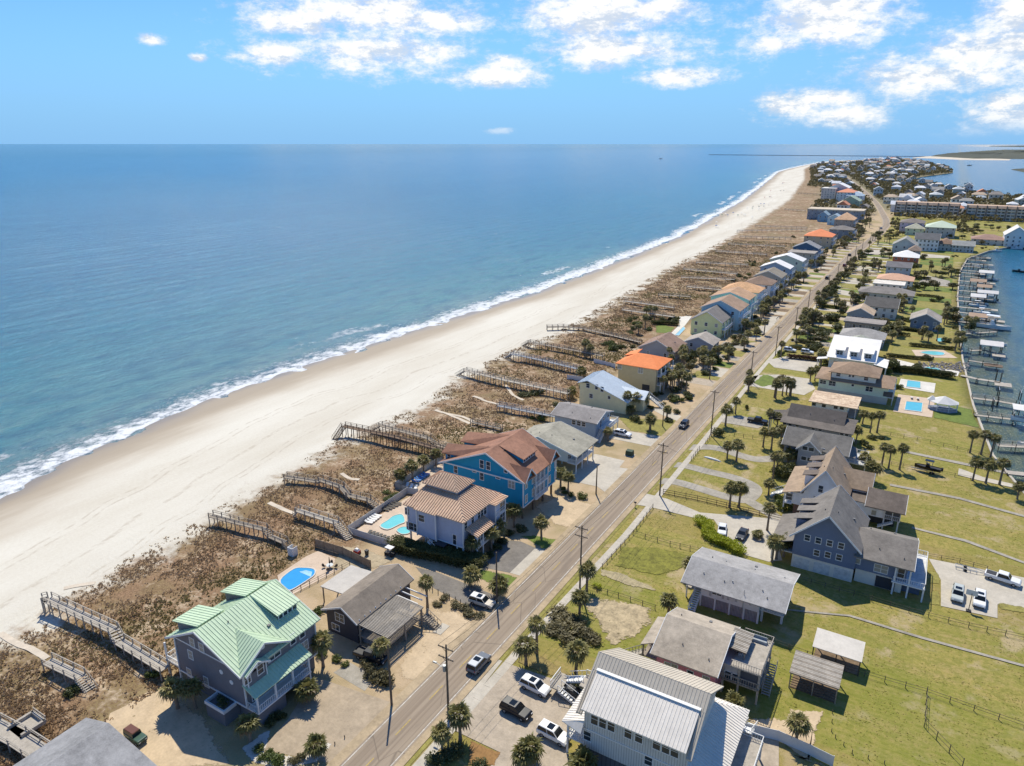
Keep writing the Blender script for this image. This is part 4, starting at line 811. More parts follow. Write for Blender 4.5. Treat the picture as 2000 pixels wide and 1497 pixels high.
# ================================================================== NEAR HOUSES, SEA SIDE
def green_house():
    w = wallm('5f6066'); rm = metalm('b9d2b6'); h = House('beach_house', 'tall dark grey house with pale green metal roof', 'house', (-82, 57, 0))
    h.box('garage', -89.6, -75.3, 51.5, 64.3, 0, 2.72, w); h.box('wall', -90.2, -74.9, 51, 64.7, 2.7, 8.95, w)
    h.box('floor_band', -90.3, -74.8, 50.9, 64.8, 2.62, 2.86, TRIM)
    h.gable(-91.2, -74.2, 50.1, 65.4, 9, 13, 'y', rm, w, ridge=-83.6, inset=.9, seam=.55)
    # skirt band across the gable
    h.box('belt_board', -90.3, -74.85, 50.93, 51.0, 8.75, 8.95, TRIM)
    # cross gable over the road front, with a smaller nested one
    for (y0, y1, ya, za, xf, xb, ze) in ((50.15, 59.3, 54.8, 11.7, -74.25, -82.0, 9.02), (50.6, 54.9, 52.8, 10.1, -73.6, -78.0, 8.9)):
        xi = -83.6 + (13 - za) / (13 - 9) * (83.6 - 74.2); xe = -83.6 + (13 - ze) / 4 * 9.4
        A = [(xf, y0, ze), (xf, ya, za), (xi, ya, za + .03), (xe, y0, ze + .03)][::-1]; B = [(xf, ya, za), (xf, y1, ze), (xe, y1, ze + .03), (xi, ya, za + .03)][::-1]
        A = [(a, b, c + .03) for a, b, c in A]; B = [(a, b, c + .03) for a, b, c in B]
        h.plane(A, rm, .14, .55, 0); h.plane(B, rm, .14, .55, 0)
        xw = xf - .55; h.part('gable_wall', MB().add([(xw,y0+.4,ze-.5),(xw,y1-.4,ze-.5),(xw,y1-.4,ze),(xw,ya,za-.2),(xw,y0+.4,ze),(xw-.5,y0+.4,ze-.5),(xw-.5,y1-.4,ze-.5),(xw-.5,y1-.4,ze),(xw-.5,ya,za-.2),(xw-.5,y0+.4,ze)], [(0,1,2,3,4),(9,8,7,6,5),(0,5,6,1),(1,6,7,2),(4,3,8,9)]), w)
        h.part('barge_board', MB().bar((xf+.03,y0,ze-.1),(xf+.03,ya,za-.1),.08,.26).bar((xf+.03,ya,za-.1),(xf+.03,y1,ze-.1),.08,.26), TRIM)
        h.part('round_vent', MB().tube((xw, ya, za - .95), (xw + .06, ya, za - .95), .34, .34, 16), TRIM)
    h.box('bay', -75.1, -74.15, 51.1, 54.5, 5.5, 8.9, w)
    for y in (51.15, 54.45): h.post(-74.15, y, 5.9, 8.9, .16)
    # shed dormer with a row of windows, two more dormers on the sea slope
    h.plane([(-83.6, 60.2, 13.1), (-77.4, 60.0, 11.75), (-77.4, 64.6, 11.75), (-83.6, 64.8, 13.1)], rm, .15, .55, 1)
    h.part('dormer_wall', MB().hexa([(-82,60.5,9.8),(-77.9,60.5,9.8),(-77.9,64.2,9.8),(-82,64.2,9.8)], [(-82,60.5,12.55),(-77.9,60.5,11.62),(-77.9,64.2,11.62),(-82,64.2,12.55)]), w)
    for k in range(4): h.win('E', (-77.9, 60.95 + k * .92, 11.0), .7, .85)
    for y0, y1 in ((51.2, 55.8), (59.8, 64.2)):
        h.plane([(-90.4, y0, 11.6), (-84.2, y0, 13.0), (-84.2, y1, 13.0), (-90.4, y1, 11.6)][::1], rm, .15, .55, 1)
        h.part('dormer_wall', MB().hexa([(-89.8,y0+.4,9.2),(-85,y0+.4,9.2),(-85,y1-.4,9.2),(-89.8,y1-.4,9.2)], [(-89.8,y0+.4,11.55),(-85,y0+.4,12.6),(-85,y1-.4,12.6),(-89.8,y1-.4,11.55)]), w)
    # porch
    h.box('porch_floor', -75, -72.6, 51, 61.2, 2.5, 2.75, TRIM); h.plane([(-72.4, 50.7, 5.7), (-72.4, 61.5, 5.7), (-75, 61.5, 6.9), (-75, 50.7, 6.9)], rm, .14, .55, 1)
    for y in (51.2, 54.5, 57.8, 61.0): h.post(-72.8, y, 0 if y > 60 else 2.75, 5.6, .26)
    h.rail((-72.75, 51.2), (-72.75, 61), 2.75); h.rail((-75, 51.1), (-72.75, 51.1), 2.75); h.rail((-75, 61.1), (-72.75, 61.1), 2.75)
    h.box('garage_front', -75.3, -72.9, 51.2, 56.2, 0, 2.5, w); h.box('garage_front', -75.3, -72.9, 58.8, 61.0, 0, 2.5, w); h.box('garage_door', -75.29, -75.2, 56.3, 58.7, 0, 2.3, DARK)
    h.box('planter_box', -81.4, -77.3, 48.8, 51.4, 0, 2.2, w)
    h.part('planter_trim', MB().box(-81.5,-77.2,48.7,48.95,2.2,2.75).box(-81.5,-81.25,48.95,50.9,2.2,2.75).box(-77.45,-77.2,48.95,50.9,2.2,2.75), TRIM)
    h.part('planter_shrubs', leaf_mass_at(-79.3, 49.9, 2.2, 1.8, .8), LEAFD)
    for x, y in ((-90.25, 50.95), (-74.85, 50.95), (-74.85, 64.75)): h.post(x, y, 2.8, 8.9, .2, TRIM, 'corner_board')
    h.wy(50.97, .95, 1.5, 'c2', (270,630), (335,665), pan=True); h.wy(51, .95, 1.4, 'c2', (260,715), (252,840), pan=True); h.wy(51, .9, 1.7, 'c2', (370,905), pan=True)
    for x, y in ((475,835), (547,908)): p = onY('c2', x, y, 51); h.part('oval_window', MB().tube(p + Vector((0,.02,0)), p - Vector((0,.07,0)), .38, .38, 16), TRIM)
    h.wx(-74.15, 1.0, 1.5, 'c2', (657,885), (748,815)); h.wx(-74.9, 2.2, 1.2, 'c2', (845,715)); h.wx(-74.9, .95, 1.7, 'c2', (975,605), (1040,560)); h.wx(-74.9, 1.5, 1.6, 'c2', (1055,655), pan=True)
    for y in (52.6, 54.0, 56.5, 58.5): h.win('E', (-74.9, y, 4.2), 1.2, 1.9)
    # sea deck
    h.box('sea_deck', -94.2, -90.2, 51.2, 64, 2.6, 2.8, WOODP)
    for x in (-94, -91): h.post(x, 51.4, 0, 6, .25); h.post(x, 63.6, 0, 6, .25)
    h.rail((-94.1, 51.3), (-90.3, 51.3), 2.8); h.rail((-94.1, 51.3), (-94.1, 63.9), 2.8)
    return h
green_house()

def black_bungalow():
    w = wallm('34363f'); rm = roofm('857c70'); h = House('bungalow', 'low black bungalow with brown shingle roof and slatted pergola', 'house', (-76, 79, 0))
    h.box('wall', -80.2, -73.2, 72.2, 86.2, 0, 4.35, w); h.gable(-80.8, -72.6, 71.6, 86.7, 4.4, 6.5, 'y', rm, w, ridge=-76.1)
    h.plane([(-86.8, 77.3, 3.5), (-80.6, 77.3, 3.9), (-80.6, 85.3, 3.9), (-86.8, 85.3, 3.5)], M('patio_cover', (.50,.46,.40), .7, .1, .6, 4, .1), .18, name='patio_roof')
    for y in (77.6, 81.3, 85.0): h.post(-86.5, y, 0, 3.4, .18, WOOD)
    h.wy(72.2, 1.9, 1.5, 'c2', (1305,455)); h.wy(72.2, 1.6, 1.1, 'c2', (1278,520)); h.box('deck', -73.2, -66.9, 72.3, 81.6, 1.55, 1.75, WOOD)
    fr = h.part('pergola_frame', MB().bar((-73, 72.2, 3.95), (-66.6, 72.2, 3.75), .12, .28).bar((-73, 81.5, 3.95), (-66.6, 81.5, 3.75), .12, .28).bar((-66.7, 72, 3.7), (-66.7, 81.7, 3.7), .14, .3).bar((-69.8, 72, 3.75), (-69.8, 81.7, 3.75), .12, .28), WOOD)
    for k in range(34): y = 72.1 + k * .285; h.part('pergola_slat', MB().bar((-72.9, y, 4.16), (-66.4, y, 3.97), .14, .06), WOODP, fr)
    for k in range(6): x = -72.4 + k * 1.15; h.part('pergola_batten', MB().bar((x, 72, 4.06 - k * .034), (x, 81.7, 4.06 - k * .034), .1, .1), WOOD, fr)
    for x, y in ((-66.8, 72.3), (-66.8, 76.8), (-66.8, 81.3), (-72.8, 72.4)): h.post(x, y, 0, 3.7, .26, WOOD)
    for y in (81.9, 83.2, 84.5): h.part('rafter', MB().bar((-73, y, 3.9), (-68, y, 3.75), .14, .22), TRIM)
    h.rail((-66.9, 72.4), (-66.9, 81.5), 1.75, WOOD); h.stairs((-66.8, 82.3, 1.7), (-63.9, 82.3, .1), 1.4, WOOD); h.box('stair_pad', -64.2, -62.6, 81, 83.8, 0, .09, CONC)
    h.box('lower_wall', -73.1, -69, 73, 80.8, 0, 1.5, wallm('9aa0a6'))
    for k in range(9): y = 72.5 + k * 1.35; p = Vector((-72.9, y, 4.55)); h.part('string_light', MB().tube(p, p + Vector((0,0,.25)), .12, .05, 8), TRIM)
    for y in (73.5, 76, 79): h.win('E', (-73.2, y, 2.9), 1.4, 1.3)
black_bungalow()

def lavender_house():
    w = M('lavender_siding', rgb('b1b8c8'), .7, .07, .5, 6, .12); rm = M('terracotta_tile', rgb('d4b598'), .75, .12, .8, 5, .2); sm = M('terracotta_tile_ridge', rgb('cba587'), .75, .12, .8, 5, .2)
    h = House('stilt_house', 'grey lavender house on piers with terracotta tile roof and raised cupola', 'house', (-79, 109, 0))
    h.box('wall', -86.2, -72.3, 102.2, 115.3, 3, 9, w); h.box('bay_wall', -83.4, -78.6, 101.55, 102.4, 2.9, 9.0, w); h.box('front_wing', -72.4, -70.5, 111.4, 115.2, 2.9, 8.9, w)
    for x in (-86, -82, -78, -74, -72.5):
        for y in (102.5, 106.7, 111, 115): h.post(x, y, 0, 3, .32)
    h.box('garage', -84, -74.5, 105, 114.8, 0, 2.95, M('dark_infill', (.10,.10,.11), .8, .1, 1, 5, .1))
    T = dict(seam=.6, smat=sm, r=.07); x0, x1, y0, y1 = -87, -71.6, 101.5, 116
    cx0, cx1, cy0, cy1 = -85.2, -77.2, 107.2, 112.6; zc = 11.3
    for q, ax in (([(x0,y0,9),(x1,y0,9),(cx1+.6,cy0,zc),(cx0,cy0,zc)],0), ([(x1,y0,9),(x1,y1,9),(cx1+.6,cy1,zc),(cx1+.6,cy0,zc)],1), ([(x1,y1,9),(x0,y1,9),(cx0,cy1,zc),(cx1+.6,cy1,zc)],0), ([(x0,y1,9),(x0,y0,9),(cx0,cy0,zc),(cx0,cy1,zc)],1)): h.plane(q, rm, .2, ax=ax, **T)
    h.plane([(-71.6,110.9,9.03),(-70,110.9,8.95),(-70,115.9,8.95),(-71.6,115.9,9.03)], rm, .18, ax=1, **T)
    h.plane([(-83.8,101.0,9.03),(-78.2,101.0,9.03),(-81,104.6,10.45)], rm, .14, ax=0, **T)
    h.box('cupola_wall', cx0+.2, cx1-.2, cy0+.2, cy1-.2, 10.6, 12.15, wallm('c9ccd2')); h.hip(cx0-.6, cx1+.6, cy0-.6, cy1+.6, 12.1, 14.0, rm, 'x', 3.2, **T)
    for x, y in ((-86.25,102.15),(-83.4,101.5),(-78.6,101.5),(-72.25,102.15),(-70.45,111.4),(-70.45,115.2)): h.post(x, y, 2.8, 8.9, .24, TRIM, 'corner_board')
    h.box('floor_band', -86.3, -72.2, 102.1, 115.4, 2.75, 3.02, TRIM)
    h.wy(102.2, 1.0, 1.5, 'g2', (172,672)); h.wy(101.55, 1.4, 1.5, 'g2', (362,765)); h.wy(102.2, .85, 1.7, 'g2', (190,865), (238,875), (283,890)); h.wy(102.2, .8, 2.2, 'g2', (803,1050))
    h.wx(-72.3, .9, 2.0, 'g2', (950,865), (1040,780), (1125,720), (1165,690), (1205,655), (1315,640)); h.wx(-70.5, 2.2, 2.0, 'g2', (1440,600), (1440,750))
    # front porch
    h.box('porch_floor', -72.3, -69.6, 103.2, 111.4, 2.7, 2.95, TRIM); h.plane([(-69.4,103,5.7),(-69.4,109.6,5.7),(-72.3,109.6,6.8),(-72.3,103,6.8)], rm, .16, ax=1, **T)
    for y in (103.4, 105.6, 109.3): h.post(-69.8, y, 0, 5.7, .24)
    h.post(-70.6, 115, 0, 3, .26); h.rail((-69.7, 103.4), (-69.7, 111.2), 2.95); h.box('porch_front', -70.3, -69.9, 103.4, 105.6, 3, 5.5, TRIM); h.wx(-69.9, .8, 1.4, 'g2', (1130,1030), (1160,1010)); h.rail((-70.4,111.5),(-70.4,115.1),5.9)
    h.stairs((-80.2, 101.2, 2.8), (-76.8, 101.2, .1), 1.1, TRIM); h.box('entry_deck', -78.4, -76, 100.6, 102.2, 2.6, 2.8, DARK)
lavender_house()

def teal_house():
    w = M('teal_siding', rgb('128cb2'), .7, .07, .5, 6, .12); rm = roofm('97705c'); h = House('beach_house', 'big teal blue house with brown roof and white double balcony', 'house', (-80, 130, 0))
    h.box('wall', -91.5, -70, 122.2, 137.4, 3.2, 9.7, w)
    for x in (-90.5, -86, -81, -76, -70.6):
        for y in (123, 127.8, 132.5, 136.8): h.post(x, y, 0, 3.2, .38, WOODB)
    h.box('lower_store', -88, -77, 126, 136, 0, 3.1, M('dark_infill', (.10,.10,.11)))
    h.box('floor_band', -91.6, -69.9, 122.1, 137.5, 3.05, 3.3, TRIM); h.box('belt_board', -91.6, -69.95, 122.13, 122.2, 9.05, 9.35, TRIM)
    h.gable(-92.4, -69.2, 121.4, 138.1, 9.3, 14.7, 'y', rm, w, ridge=-79.3, ze2=9.7, inset=.95)
    # upper wings on the sea slope, front gables and dormer on the road slope
    for y0, y1 in ((123.2, 128.4), (131, 137.2)):
        h.box('upper_wing', -92, -84, y0+.5, y1-.5, 9, 11.1, w); ym = (y0+y1)/2
        h.plane([(-92.8,y0,11.0),(-83.5,y0,11.6),(-80.2,ym,14.3),(-92.8,ym,12.4)], rm, .16); h.plane([(-92.8,ym,12.4),(-80.2,ym,14.3),(-83.5,y1,11.6),(-92.8,y1,11.0)], rm, .16)
    h.win('S', (-91, 123.7, 10.1), .9, 1.2)
    for y0, y1 in ((121.5, 126.3), (133.2, 138.0)):
        ym = (y0 + y1) / 2; za = 12.3; xi = -79.3 + (14.7 - za) / 5 * 10.1
        h.plane([(-68.9,y0,9.75),(-68.9,ym,za),(xi,ym,za+.06),(-69.3,y0,9.8)][::-1], rm, .14); h.plane([(-68.9,ym,za),(-68.9,y1,9.75),(-69.3,y1,9.8),(xi,ym,za+.06)][::-1], rm, .14)
        h.part('gable_wall', MB().add([(-69.6,y0+.4,9.5),(-69.6,y1-.4,9.5),(-69.6,ym,za-.25),(-70.2,y0+.4,9.5),(-70.2,y1-.4,9.5),(-70.2,ym,za-.25)],[(0,1,2),(5,4,3),(0,3,4,1),(1,4,5,2),(2,5,3,0)]), w)
        h.part('barge_board', MB().bar((-68.86,y0,9.7),(-68.86,ym,za-.05),.08,.26).bar((-68.86,ym,za-.05),(-68.86,y1,9.7),.08,.26), TRIM)
    h.plane([(-79,126.6,14.6),(-72.4,126.6,12.6),(-72.4,133,12.6),(-79,133,14.6)], rm, .15); h.part('dormer_wall', MB().hexa([(-77,126.9,11),(-72.8,126.9,11),(-72.8,132.7,11),(-77,132.7,11)],[(-77,126.9,13.8),(-72.8,126.9,12.55),(-72.8,132.7,12.55),(-77,132.7,13.8)]), w)
    for k in range(5): h.win('E', (-72.8, 127.6 + k * 1.1, 12.0), .8, .7)
    h.wy(122.2, .95, 1.8, 'g3', (160,765), (560,870)); h.wy(122.3, 1.0, 1.9, 'g3', (560,685), (660,710)); h.wy(122.2, 1.6, 2.0, 'g3', (1018,990), pan=True); h.wy(122.2, 1.0, .5, 'g3', (445,790), (808,892)); h.wy(122.3, .8, 1.1, 'g3', (930,780))
    h.wx(-70, 1.0, 1.8, 'g3', (1243,1000), (1350,920), (1243,1215), (1350,1115), (1600,735), (1690,670), (1600,915), (1690,845), pan=True)
    # two-storey balcony
    for z in (3.25, 6.45): h.box('balcony_floor', -70.2, -69.2, 126.9, 132.6, z - .1, z + .1, TRIM); h.rail((-69.25, 127), (-69.25, 132.5), z + .1)
    for y in (126.9, 128.8, 130.7, 132.6): h.post(-69.4, y, 3.2, 9.6, .22)
    h.box('balcony_back', -70.05, -69.98, 126.9, 132.6, 3.4, 9.4, M('pale_grey_infill', (.40,.43,.45)))
    for y in (127.8, 129.7, 131.6):
        for z in (4.6, 7.8): h.win('E', (-69.97, y, z), 1.1, 2.0)
    for x, y in ((-91.55,122.15),(-69.95,122.15),(-69.95,137.4)): h.post(x, y, 3.2, 9.5, .24, TRIM, 'corner_board')
teal_house()

def stilt_house():
    w = wallm('a9b0b2'); rm = roofm('9c9a8c'); h = House('stilt_house', 'pale grey house on white stilts with faded grey gable roof', 'house', (-78, 154, 0))
    h.box('wall', -87, -72.6, 149.5, 160, 2.7, 5.4, w); h.gable(-89, -69.3, 148.3, 161, 5.4, 8.5, 'y', rm, w, ridge=-80.6)
    h.box('porch_floor', -72.6, -70, 149.5, 160, 2.5, 2.7, TRIM); h.rail((-70.1,149.6),(-70.1,159.9),2.7); h.rail((-72.6,149.6),(-70.1,149.6),2.7)
    for y in (149.7, 153.2, 156.6, 159.9): h.post(-70.2, y, 0, 5.3, .24); h.post(-76, y, 0, 2.7, .26); h.post(-82, y, 0, 2.7, .26)
    h.box('store', -86.5, -78, 150.5, 159.5, 0, 2.6, w)
    for y in (150.5, 153, 155.5, 158.2): h.win('E', (-72.6, y, 4.1), 1.5, 1.6)
    for x in (-84, -80.5, -75.5): h.win('S', (x, 149.5, 4.2), 1.1, 1.2)
stilt_house()

def bluegrey_house():
    w = wallm('8597a6'); rm = roofm('8d8a88'); h = House('bungalow', 'blue grey bungalow with low grey gable roof and curved white balcony', 'house', (-82, 178, 0))
    h.box('wall', -88, -75, 172, 182, 0, 5.5, w); h.gable(-89, -74.2, 171, 183, 5.5, 7.3, 'x', rm, w, ridge=177)
    h.wy(172, 1.1, 1.3, 'f4', (525,815), (590,830), (650,840)); h.box('balcony_floor', -75, -72.6, 174.5, 183.2, 2.6, 2.8, TRIM); h.rail((-72.7,176),(-72.7,183.1),2.8,h=1.1,step=.2); h.rail((-75,183.1),(-72.7,183.1),2.8,step=.2)
    for y in (176, 179.6, 183): h.post(-72.8, y, 0, 2.7, .22)
    h.stairs((-73.6, 174.6, 2.7), (-73.6, 170.6, .1), 1.2, TRIM); h.wx(-75, 1.1, 1.4, 'f4', (905,760), (960,720)); h.win('E', (-75, 175.5, 3.9), .9, 2.0)
bluegrey_house()

def pale_yellow_house():
    w = wallm('c5bf9a'); rm = metalm('c3d3e0'); h = House('beach_house', 'pale yellow house with long sloping light blue metal roof', 'house', (-81, 200, 0))
    h.part('wall', MB().hexa([(-88,195.6,0),(-75.3,195.6,0),(-75.3,207,0),(-88,207,0)],[(-88,195.6,8.6),(-75.3,195.6,4.0),(-75.3,207,4.0),(-88,207,8.6)]), w)
    h.plane([(-88.6,195,9.05),(-74.6,195,4.1),(-74.6,207.6,4.1),(-88.6,207.6,9.05)], rm, .2, .6, 1); h.plane([(-92,195,7.8),(-88.55,195,9.05),(-88.55,207.6,9.05),(-92,207.6,7.8)], rm, .2, .6, 1)
    h.box('sea_wing', -91.4, -88, 195.7, 206.9, 0, 7.8, w)
    h.box('front_wing', -75.4, -71.6, 200.3, 206.4, 0, 4.2, w); h.plane([(-71,199.6,4.2),(-71,203.4,6.0),(-80.6,203.4,6.2),(-75.5,199.6,4.45)][::-1], rm, .15); h.plane([(-71,203.4,6.0),(-71,207,4.2),(-75.5,207,4.45),(-80.6,203.4,6.2)][::-1], rm, .15)
    h.wy(195.6, .9, 1.6, 'f4', (815,365), (885,395)); h.wy(195.6, .8, 1.0, 'f4', (975,500)); h.wy(195.6, 1.1, 1.3, 'f4', (705,350), (745,480)); h.stairs((-71.6,206.8,2.9),(-67,206.8,.1),1.4,TRIM); h.box('landing', -73.4, -71.5, 206, 207.8, 2.7, 2.9, TRIM)
pale_yellow_house()

def orange_house():
    w = wallm('a89f7f'); rm = M('orange_tile', rgb('f0894f'), .8, .10, .8, 4, .2); h = House('beach_house', 'tan three storey house with bright orange hip roof beside palm grove', 'house', (-80, 224, 0))
    h.box('wall', -87.5, -74, 218, 231.4, 0, 9, w); h.hip(-88.4, -73.2, 217.2, 232.2, 9, 11.6, rm, 'x', 5.5)
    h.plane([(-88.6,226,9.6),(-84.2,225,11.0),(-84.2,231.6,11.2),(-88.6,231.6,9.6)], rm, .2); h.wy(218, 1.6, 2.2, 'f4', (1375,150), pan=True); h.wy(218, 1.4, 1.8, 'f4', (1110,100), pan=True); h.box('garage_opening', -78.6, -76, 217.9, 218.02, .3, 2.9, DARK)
    for z in (3, 6): h.box('balcony_floor', -74, -72.4, 219, 231, z-.1, z+.1, TRIM); h.rail((-72.5,219),(-72.5,231),z+.1)
    for y in (219, 223, 227, 231): h.post(-72.6, y, 0, 8.9, .22)
    for y in (220.5, 224, 227.5): h.win('E', (-74, y, 7.4), 1.4, 2); h.win('E', (-74, y, 4.4), 1.4, 2)
orange_house()

# ================================================================== NEAR HOUSES, INLAND SIDE
def white_metal_house():
    w = M('white_board', (.60,.60,.57), .6, .06, .6, 4, .06, stripe=('X', .9)); rm = metalm('bcb7aa'); rw = metalm('dedcd4'); h = House('white_house', 'large white board house with silver standing seam roof and long shed dormer', 'house', (-23, 75, 0))
    h.box('wall', -30.2, -16.2, 69.4, 81.4, 3, 9.2, w); h.box('lower_wall', -29.9, -16.5, 69.9, 81, 0, 3.0, M('slate_infill', (.12,.125,.14), .8, .1, 1, 5, .1, stripe=('X', .5)))
    h.plane([(-31,75.2,14),(-15.5,75.2,14),(-15.5,83,9.2),(-31,83,9.2)], rm, .2, .48, 0, r=.025); h.plane([(-31,73.2,12.6),(-15.5,73.2,12.6),(-15.5,75.25,14),(-31,75.25,14)], rm, .2, .48, 0, r=.025)
    for xa, xb in ((-31,-30.15),(-16.25,-15.5)): h.plane([(xa,68.4,9.25),(xb,68.4,9.25),(xb,73.25,12.62),(xa,73.25,12.62)], rm, .2, .3, 0)
    for q in (-30.2, -16.2): h.part('gable_wall', MB().add([(q-.1,69.4,9.15),(q-.1,81.4,9.15),(q-.1,75.2,13.7),(q+.1,69.4,9.15),(q+.1,81.4,9.15),(q+.1,75.2,13.7)], [(0,2,1),(3,4,5),(0,1,4,3),(1,2,5,4),(2,0,3,5)]), w)
    # long shed dormer on the near slope
    h.plane([(-30.2,68.2,10.2),(-16.2,68.2,10.2),(-16.2,73.25,12.72),(-30.2,73.25,12.72)][:4], rw, .2, .48, 0, r=.025); h.part('flashing', MB().bar((-30.3,73.25,12.78),(-16.1,73.25,12.78),.5,.12), WHITE)
    h.part('dormer_wall', MB().hexa([(-29.9,69.38,8.6),(-16.5,69.38,8.6),(-16.6,73.4,8.6),(-29.8,73.4,8.6)],[(-29.9,69.38,10.35),(-16.5,69.38,10.35),(-16.6,73.4,11.9),(-29.8,73.4,11.9)]), w)
    h.wy(69.36, .95, 1.7, 'w', (387,690), (463,720), (543,750), (700,815), (800,855), (965,920), (1050,955), (1133,990)); h.wy(69.4, 1.0, 1.4, 'w', (320,845), (888,1075)); h.box('belt_board', -30.3, -16.1, 69.33, 69.4, 6.0, 6.2, TRIM)
    # street porch and garden porch roofs
    h.plane([(-33.4,69.2,5.9),(-30.2,69.4,7.2),(-30.2,81.4,7.2),(-33.4,82.6,5.9)], rw, .15, .48, 1); h.plane([(-33.4,69.2,5.9),(-30.2,68.4,5.9),(-30.2,69.45,7.2)], rw, .12)
    h.box('porch_floor', -33, -30.2, 69.8, 82, 2.8, 3.0, TRIM); h.rail((-32.9,69.9),(-32.9,79.5),3); h.rail((-32.9,69.9),(-30.3,69.9),3)
    for y in (70, 74, 78, 81.8): h.post(-32.8, y, 0, 5.9, .24)
    for y in (71.5, 75.5, 79.5): h.win('W', (-30.2, y, 4.6), 1.2, 2)
    h.plane([(-16.2,69.4,7.2),(-11.8,67.6,5.5),(-12,84.6,5.5),(-16.2,81.8,7.2)], rw, .15, .48, 1); h.plane([(-16.2,81.8,7.2),(-12,84.6,5.5),(-17.5,84.6,5.5)], rw, .15, .48, 0)
    h.box('garden_porch_floor', -16.2, -12.4, 69.6, 84.2, 2.8, 3.0, WOODP)
    for y in (70, 75, 80, 84): h.post(-12.6, y, 0, 5.5, .24)
    # entrance stair on the street side, garden stair and deck
    h.box('landing', -35.6, -33, 79.4, 82, 2.75, 2.95, WOODP); h.stairs((-35.5,81.3,2.9),(-38.4,81.3,1.5),1.3,TRIM); h.box('landing', -40, -38.3, 78.4, 82, 1.3, 1.5, WOODP); h.stairs((-38.6,78.9,1.5),(-35.2,78.9,.1),1.3,TRIM); h.rail((-40,78.5),(-40,82),1.5); h.rail((-35.6,82),(-33,82),2.95)
    for x in (-39.8, -38.5): h.post(x, 81.8, 0, 1.4, .2)
    h.box('garden_deck', -12.4, -9.4, 76.5, 82.6, 2.75, 2.95, WOODP); h.rail((-9.5,76.6),(-9.5,82.5),2.95); h.rail((-12.4,82.5),(-9.5,82.5),2.95)
    h.stairs((-11.9,83.2,2.9),(-11.9,88.2,.1),1.3,WHITE)
    for x, y in ((-9.6,76.8),(-9.6,82.3),(-12,82.3)): h.post(x, y, 0, 2.8, .22)
    h.box('lower_pad', -12.4, -6, 70, 76.3, .2, .3, WDECK)
white_metal_house()

def pink_cottage():
    w = wallm('b57380'); rm = roofm('aaa192'); g = wallm('9a9a98'); h = House('cottage', 'pink cottage with tan shingle roof and weathered two level back deck', 'house', (-22, 96, 0))
    h.box('wall', -27.4, -18.2, 90.2, 101, 0, 5.6, w); h.gable(-28, -17.6, 88.6, 102, 5.5, 8, 'x', rm, w, ridge=95.9)
    h.wy(90.2, 1.0, 1.0, 'h3', (525,810), (605,830), pan=True); h.wy(90.2, .9, .7, 'h3', (745,795), (995,880), pan=True); h.wy(90.2, .9, .8, 'h3', (800,905)); h.wy(90.2, 1.0, .9, 'h3', (993,975), pan=True)
    h.plane([(-30.3,90.6,4.9),(-27.8,91.4,5.6),(-27.8,98.6,5.6),(-30.3,98.6,4.9)], rm, .15, name='porch_roof'); h.box('porch_floor', -30.1, -27.4, 91, 98.4, 2.5, 2.7, WOOD)
    for y in (91.2, 94.8, 98.2): h.post(-30, y, 0, 4.8, .2, WOOD)
    h.rail((-30,94),(-30,98.3),2.7,WOOD); h.stairs((-30.2,92,2.6),(-33.6,92,.1),1.3,WOODP)
    # back decks
    h.box('porch_wall', -18.2, -15.2, 92.6, 100.4, 2.7, 5.2, g); h.box('deck', -18.2, -12.2, 92.2, 101, 2.5, 2.75, WOOD); h.box('upper_deck', -16.6, -12.1, 92.2, 101, 5.3, 5.5, WOODP)
    for x in (-17.6, -15.3, -12.4):
        for y in (92.5, 96.6, 100.7): h.post(x, y, 0, 5.4, .28, WOODP)
    h.box('screen', -15.1, -12.4, 92.55, 92.62, 2.8, 5.2, M('insect_screen', (.07,.08,.10), .4, .1, 2, 9, .05)); h.rail((-16.6,92.4),(-12.2,92.4),5.5,WOODP); h.rail((-12.2,92.4),(-12.2,100.9),5.5,WOODP); h.rail((-16.6,100.9),(-12.2,100.9),5.5,WOODP); h.rail((-18.2,92.3),(-12.3,92.3),2.75,WOODP)
    pr = h.plane([(-18,94.4,6.9),(-15,94.4,6.7),(-15,99.8,6.7),(-18,99.8,6.9)], WOODB, .12, name='pergola_roof')
    for k in range(14): y = 94.6 + k * .385; h.part('pergola_board', MB().bar((-18,y,6.96),(-14.95,y,6.76),.3,.05), WOODP if k % 3 else WOOD, pr)
    for x, y in ((-15.2,94.6),(-15.2,99.6)): h.post(x, y, 5.5, 6.7, .16, WOOD)
    h.part('bench', MB().box(-15.6,-13,99.6,100.2,5.5,5.95).box(-15.6,-13,100.2,100.32,5.5,6.4), M('grey_bench',(.34,.37,.38))); h.part('bench', MB().box(-16.2,-15.7,95,98.6,5.5,5.95), M('grey_bench',(.34,.37,.38)))
    h.wy(92.6, 1.0, 1.3, 'h3', (1265,930), (1345,960)); h.stairs((-11.6,99.5,2.7),(-11.6,95,.1),1.2,WOODP)
pink_cottage()

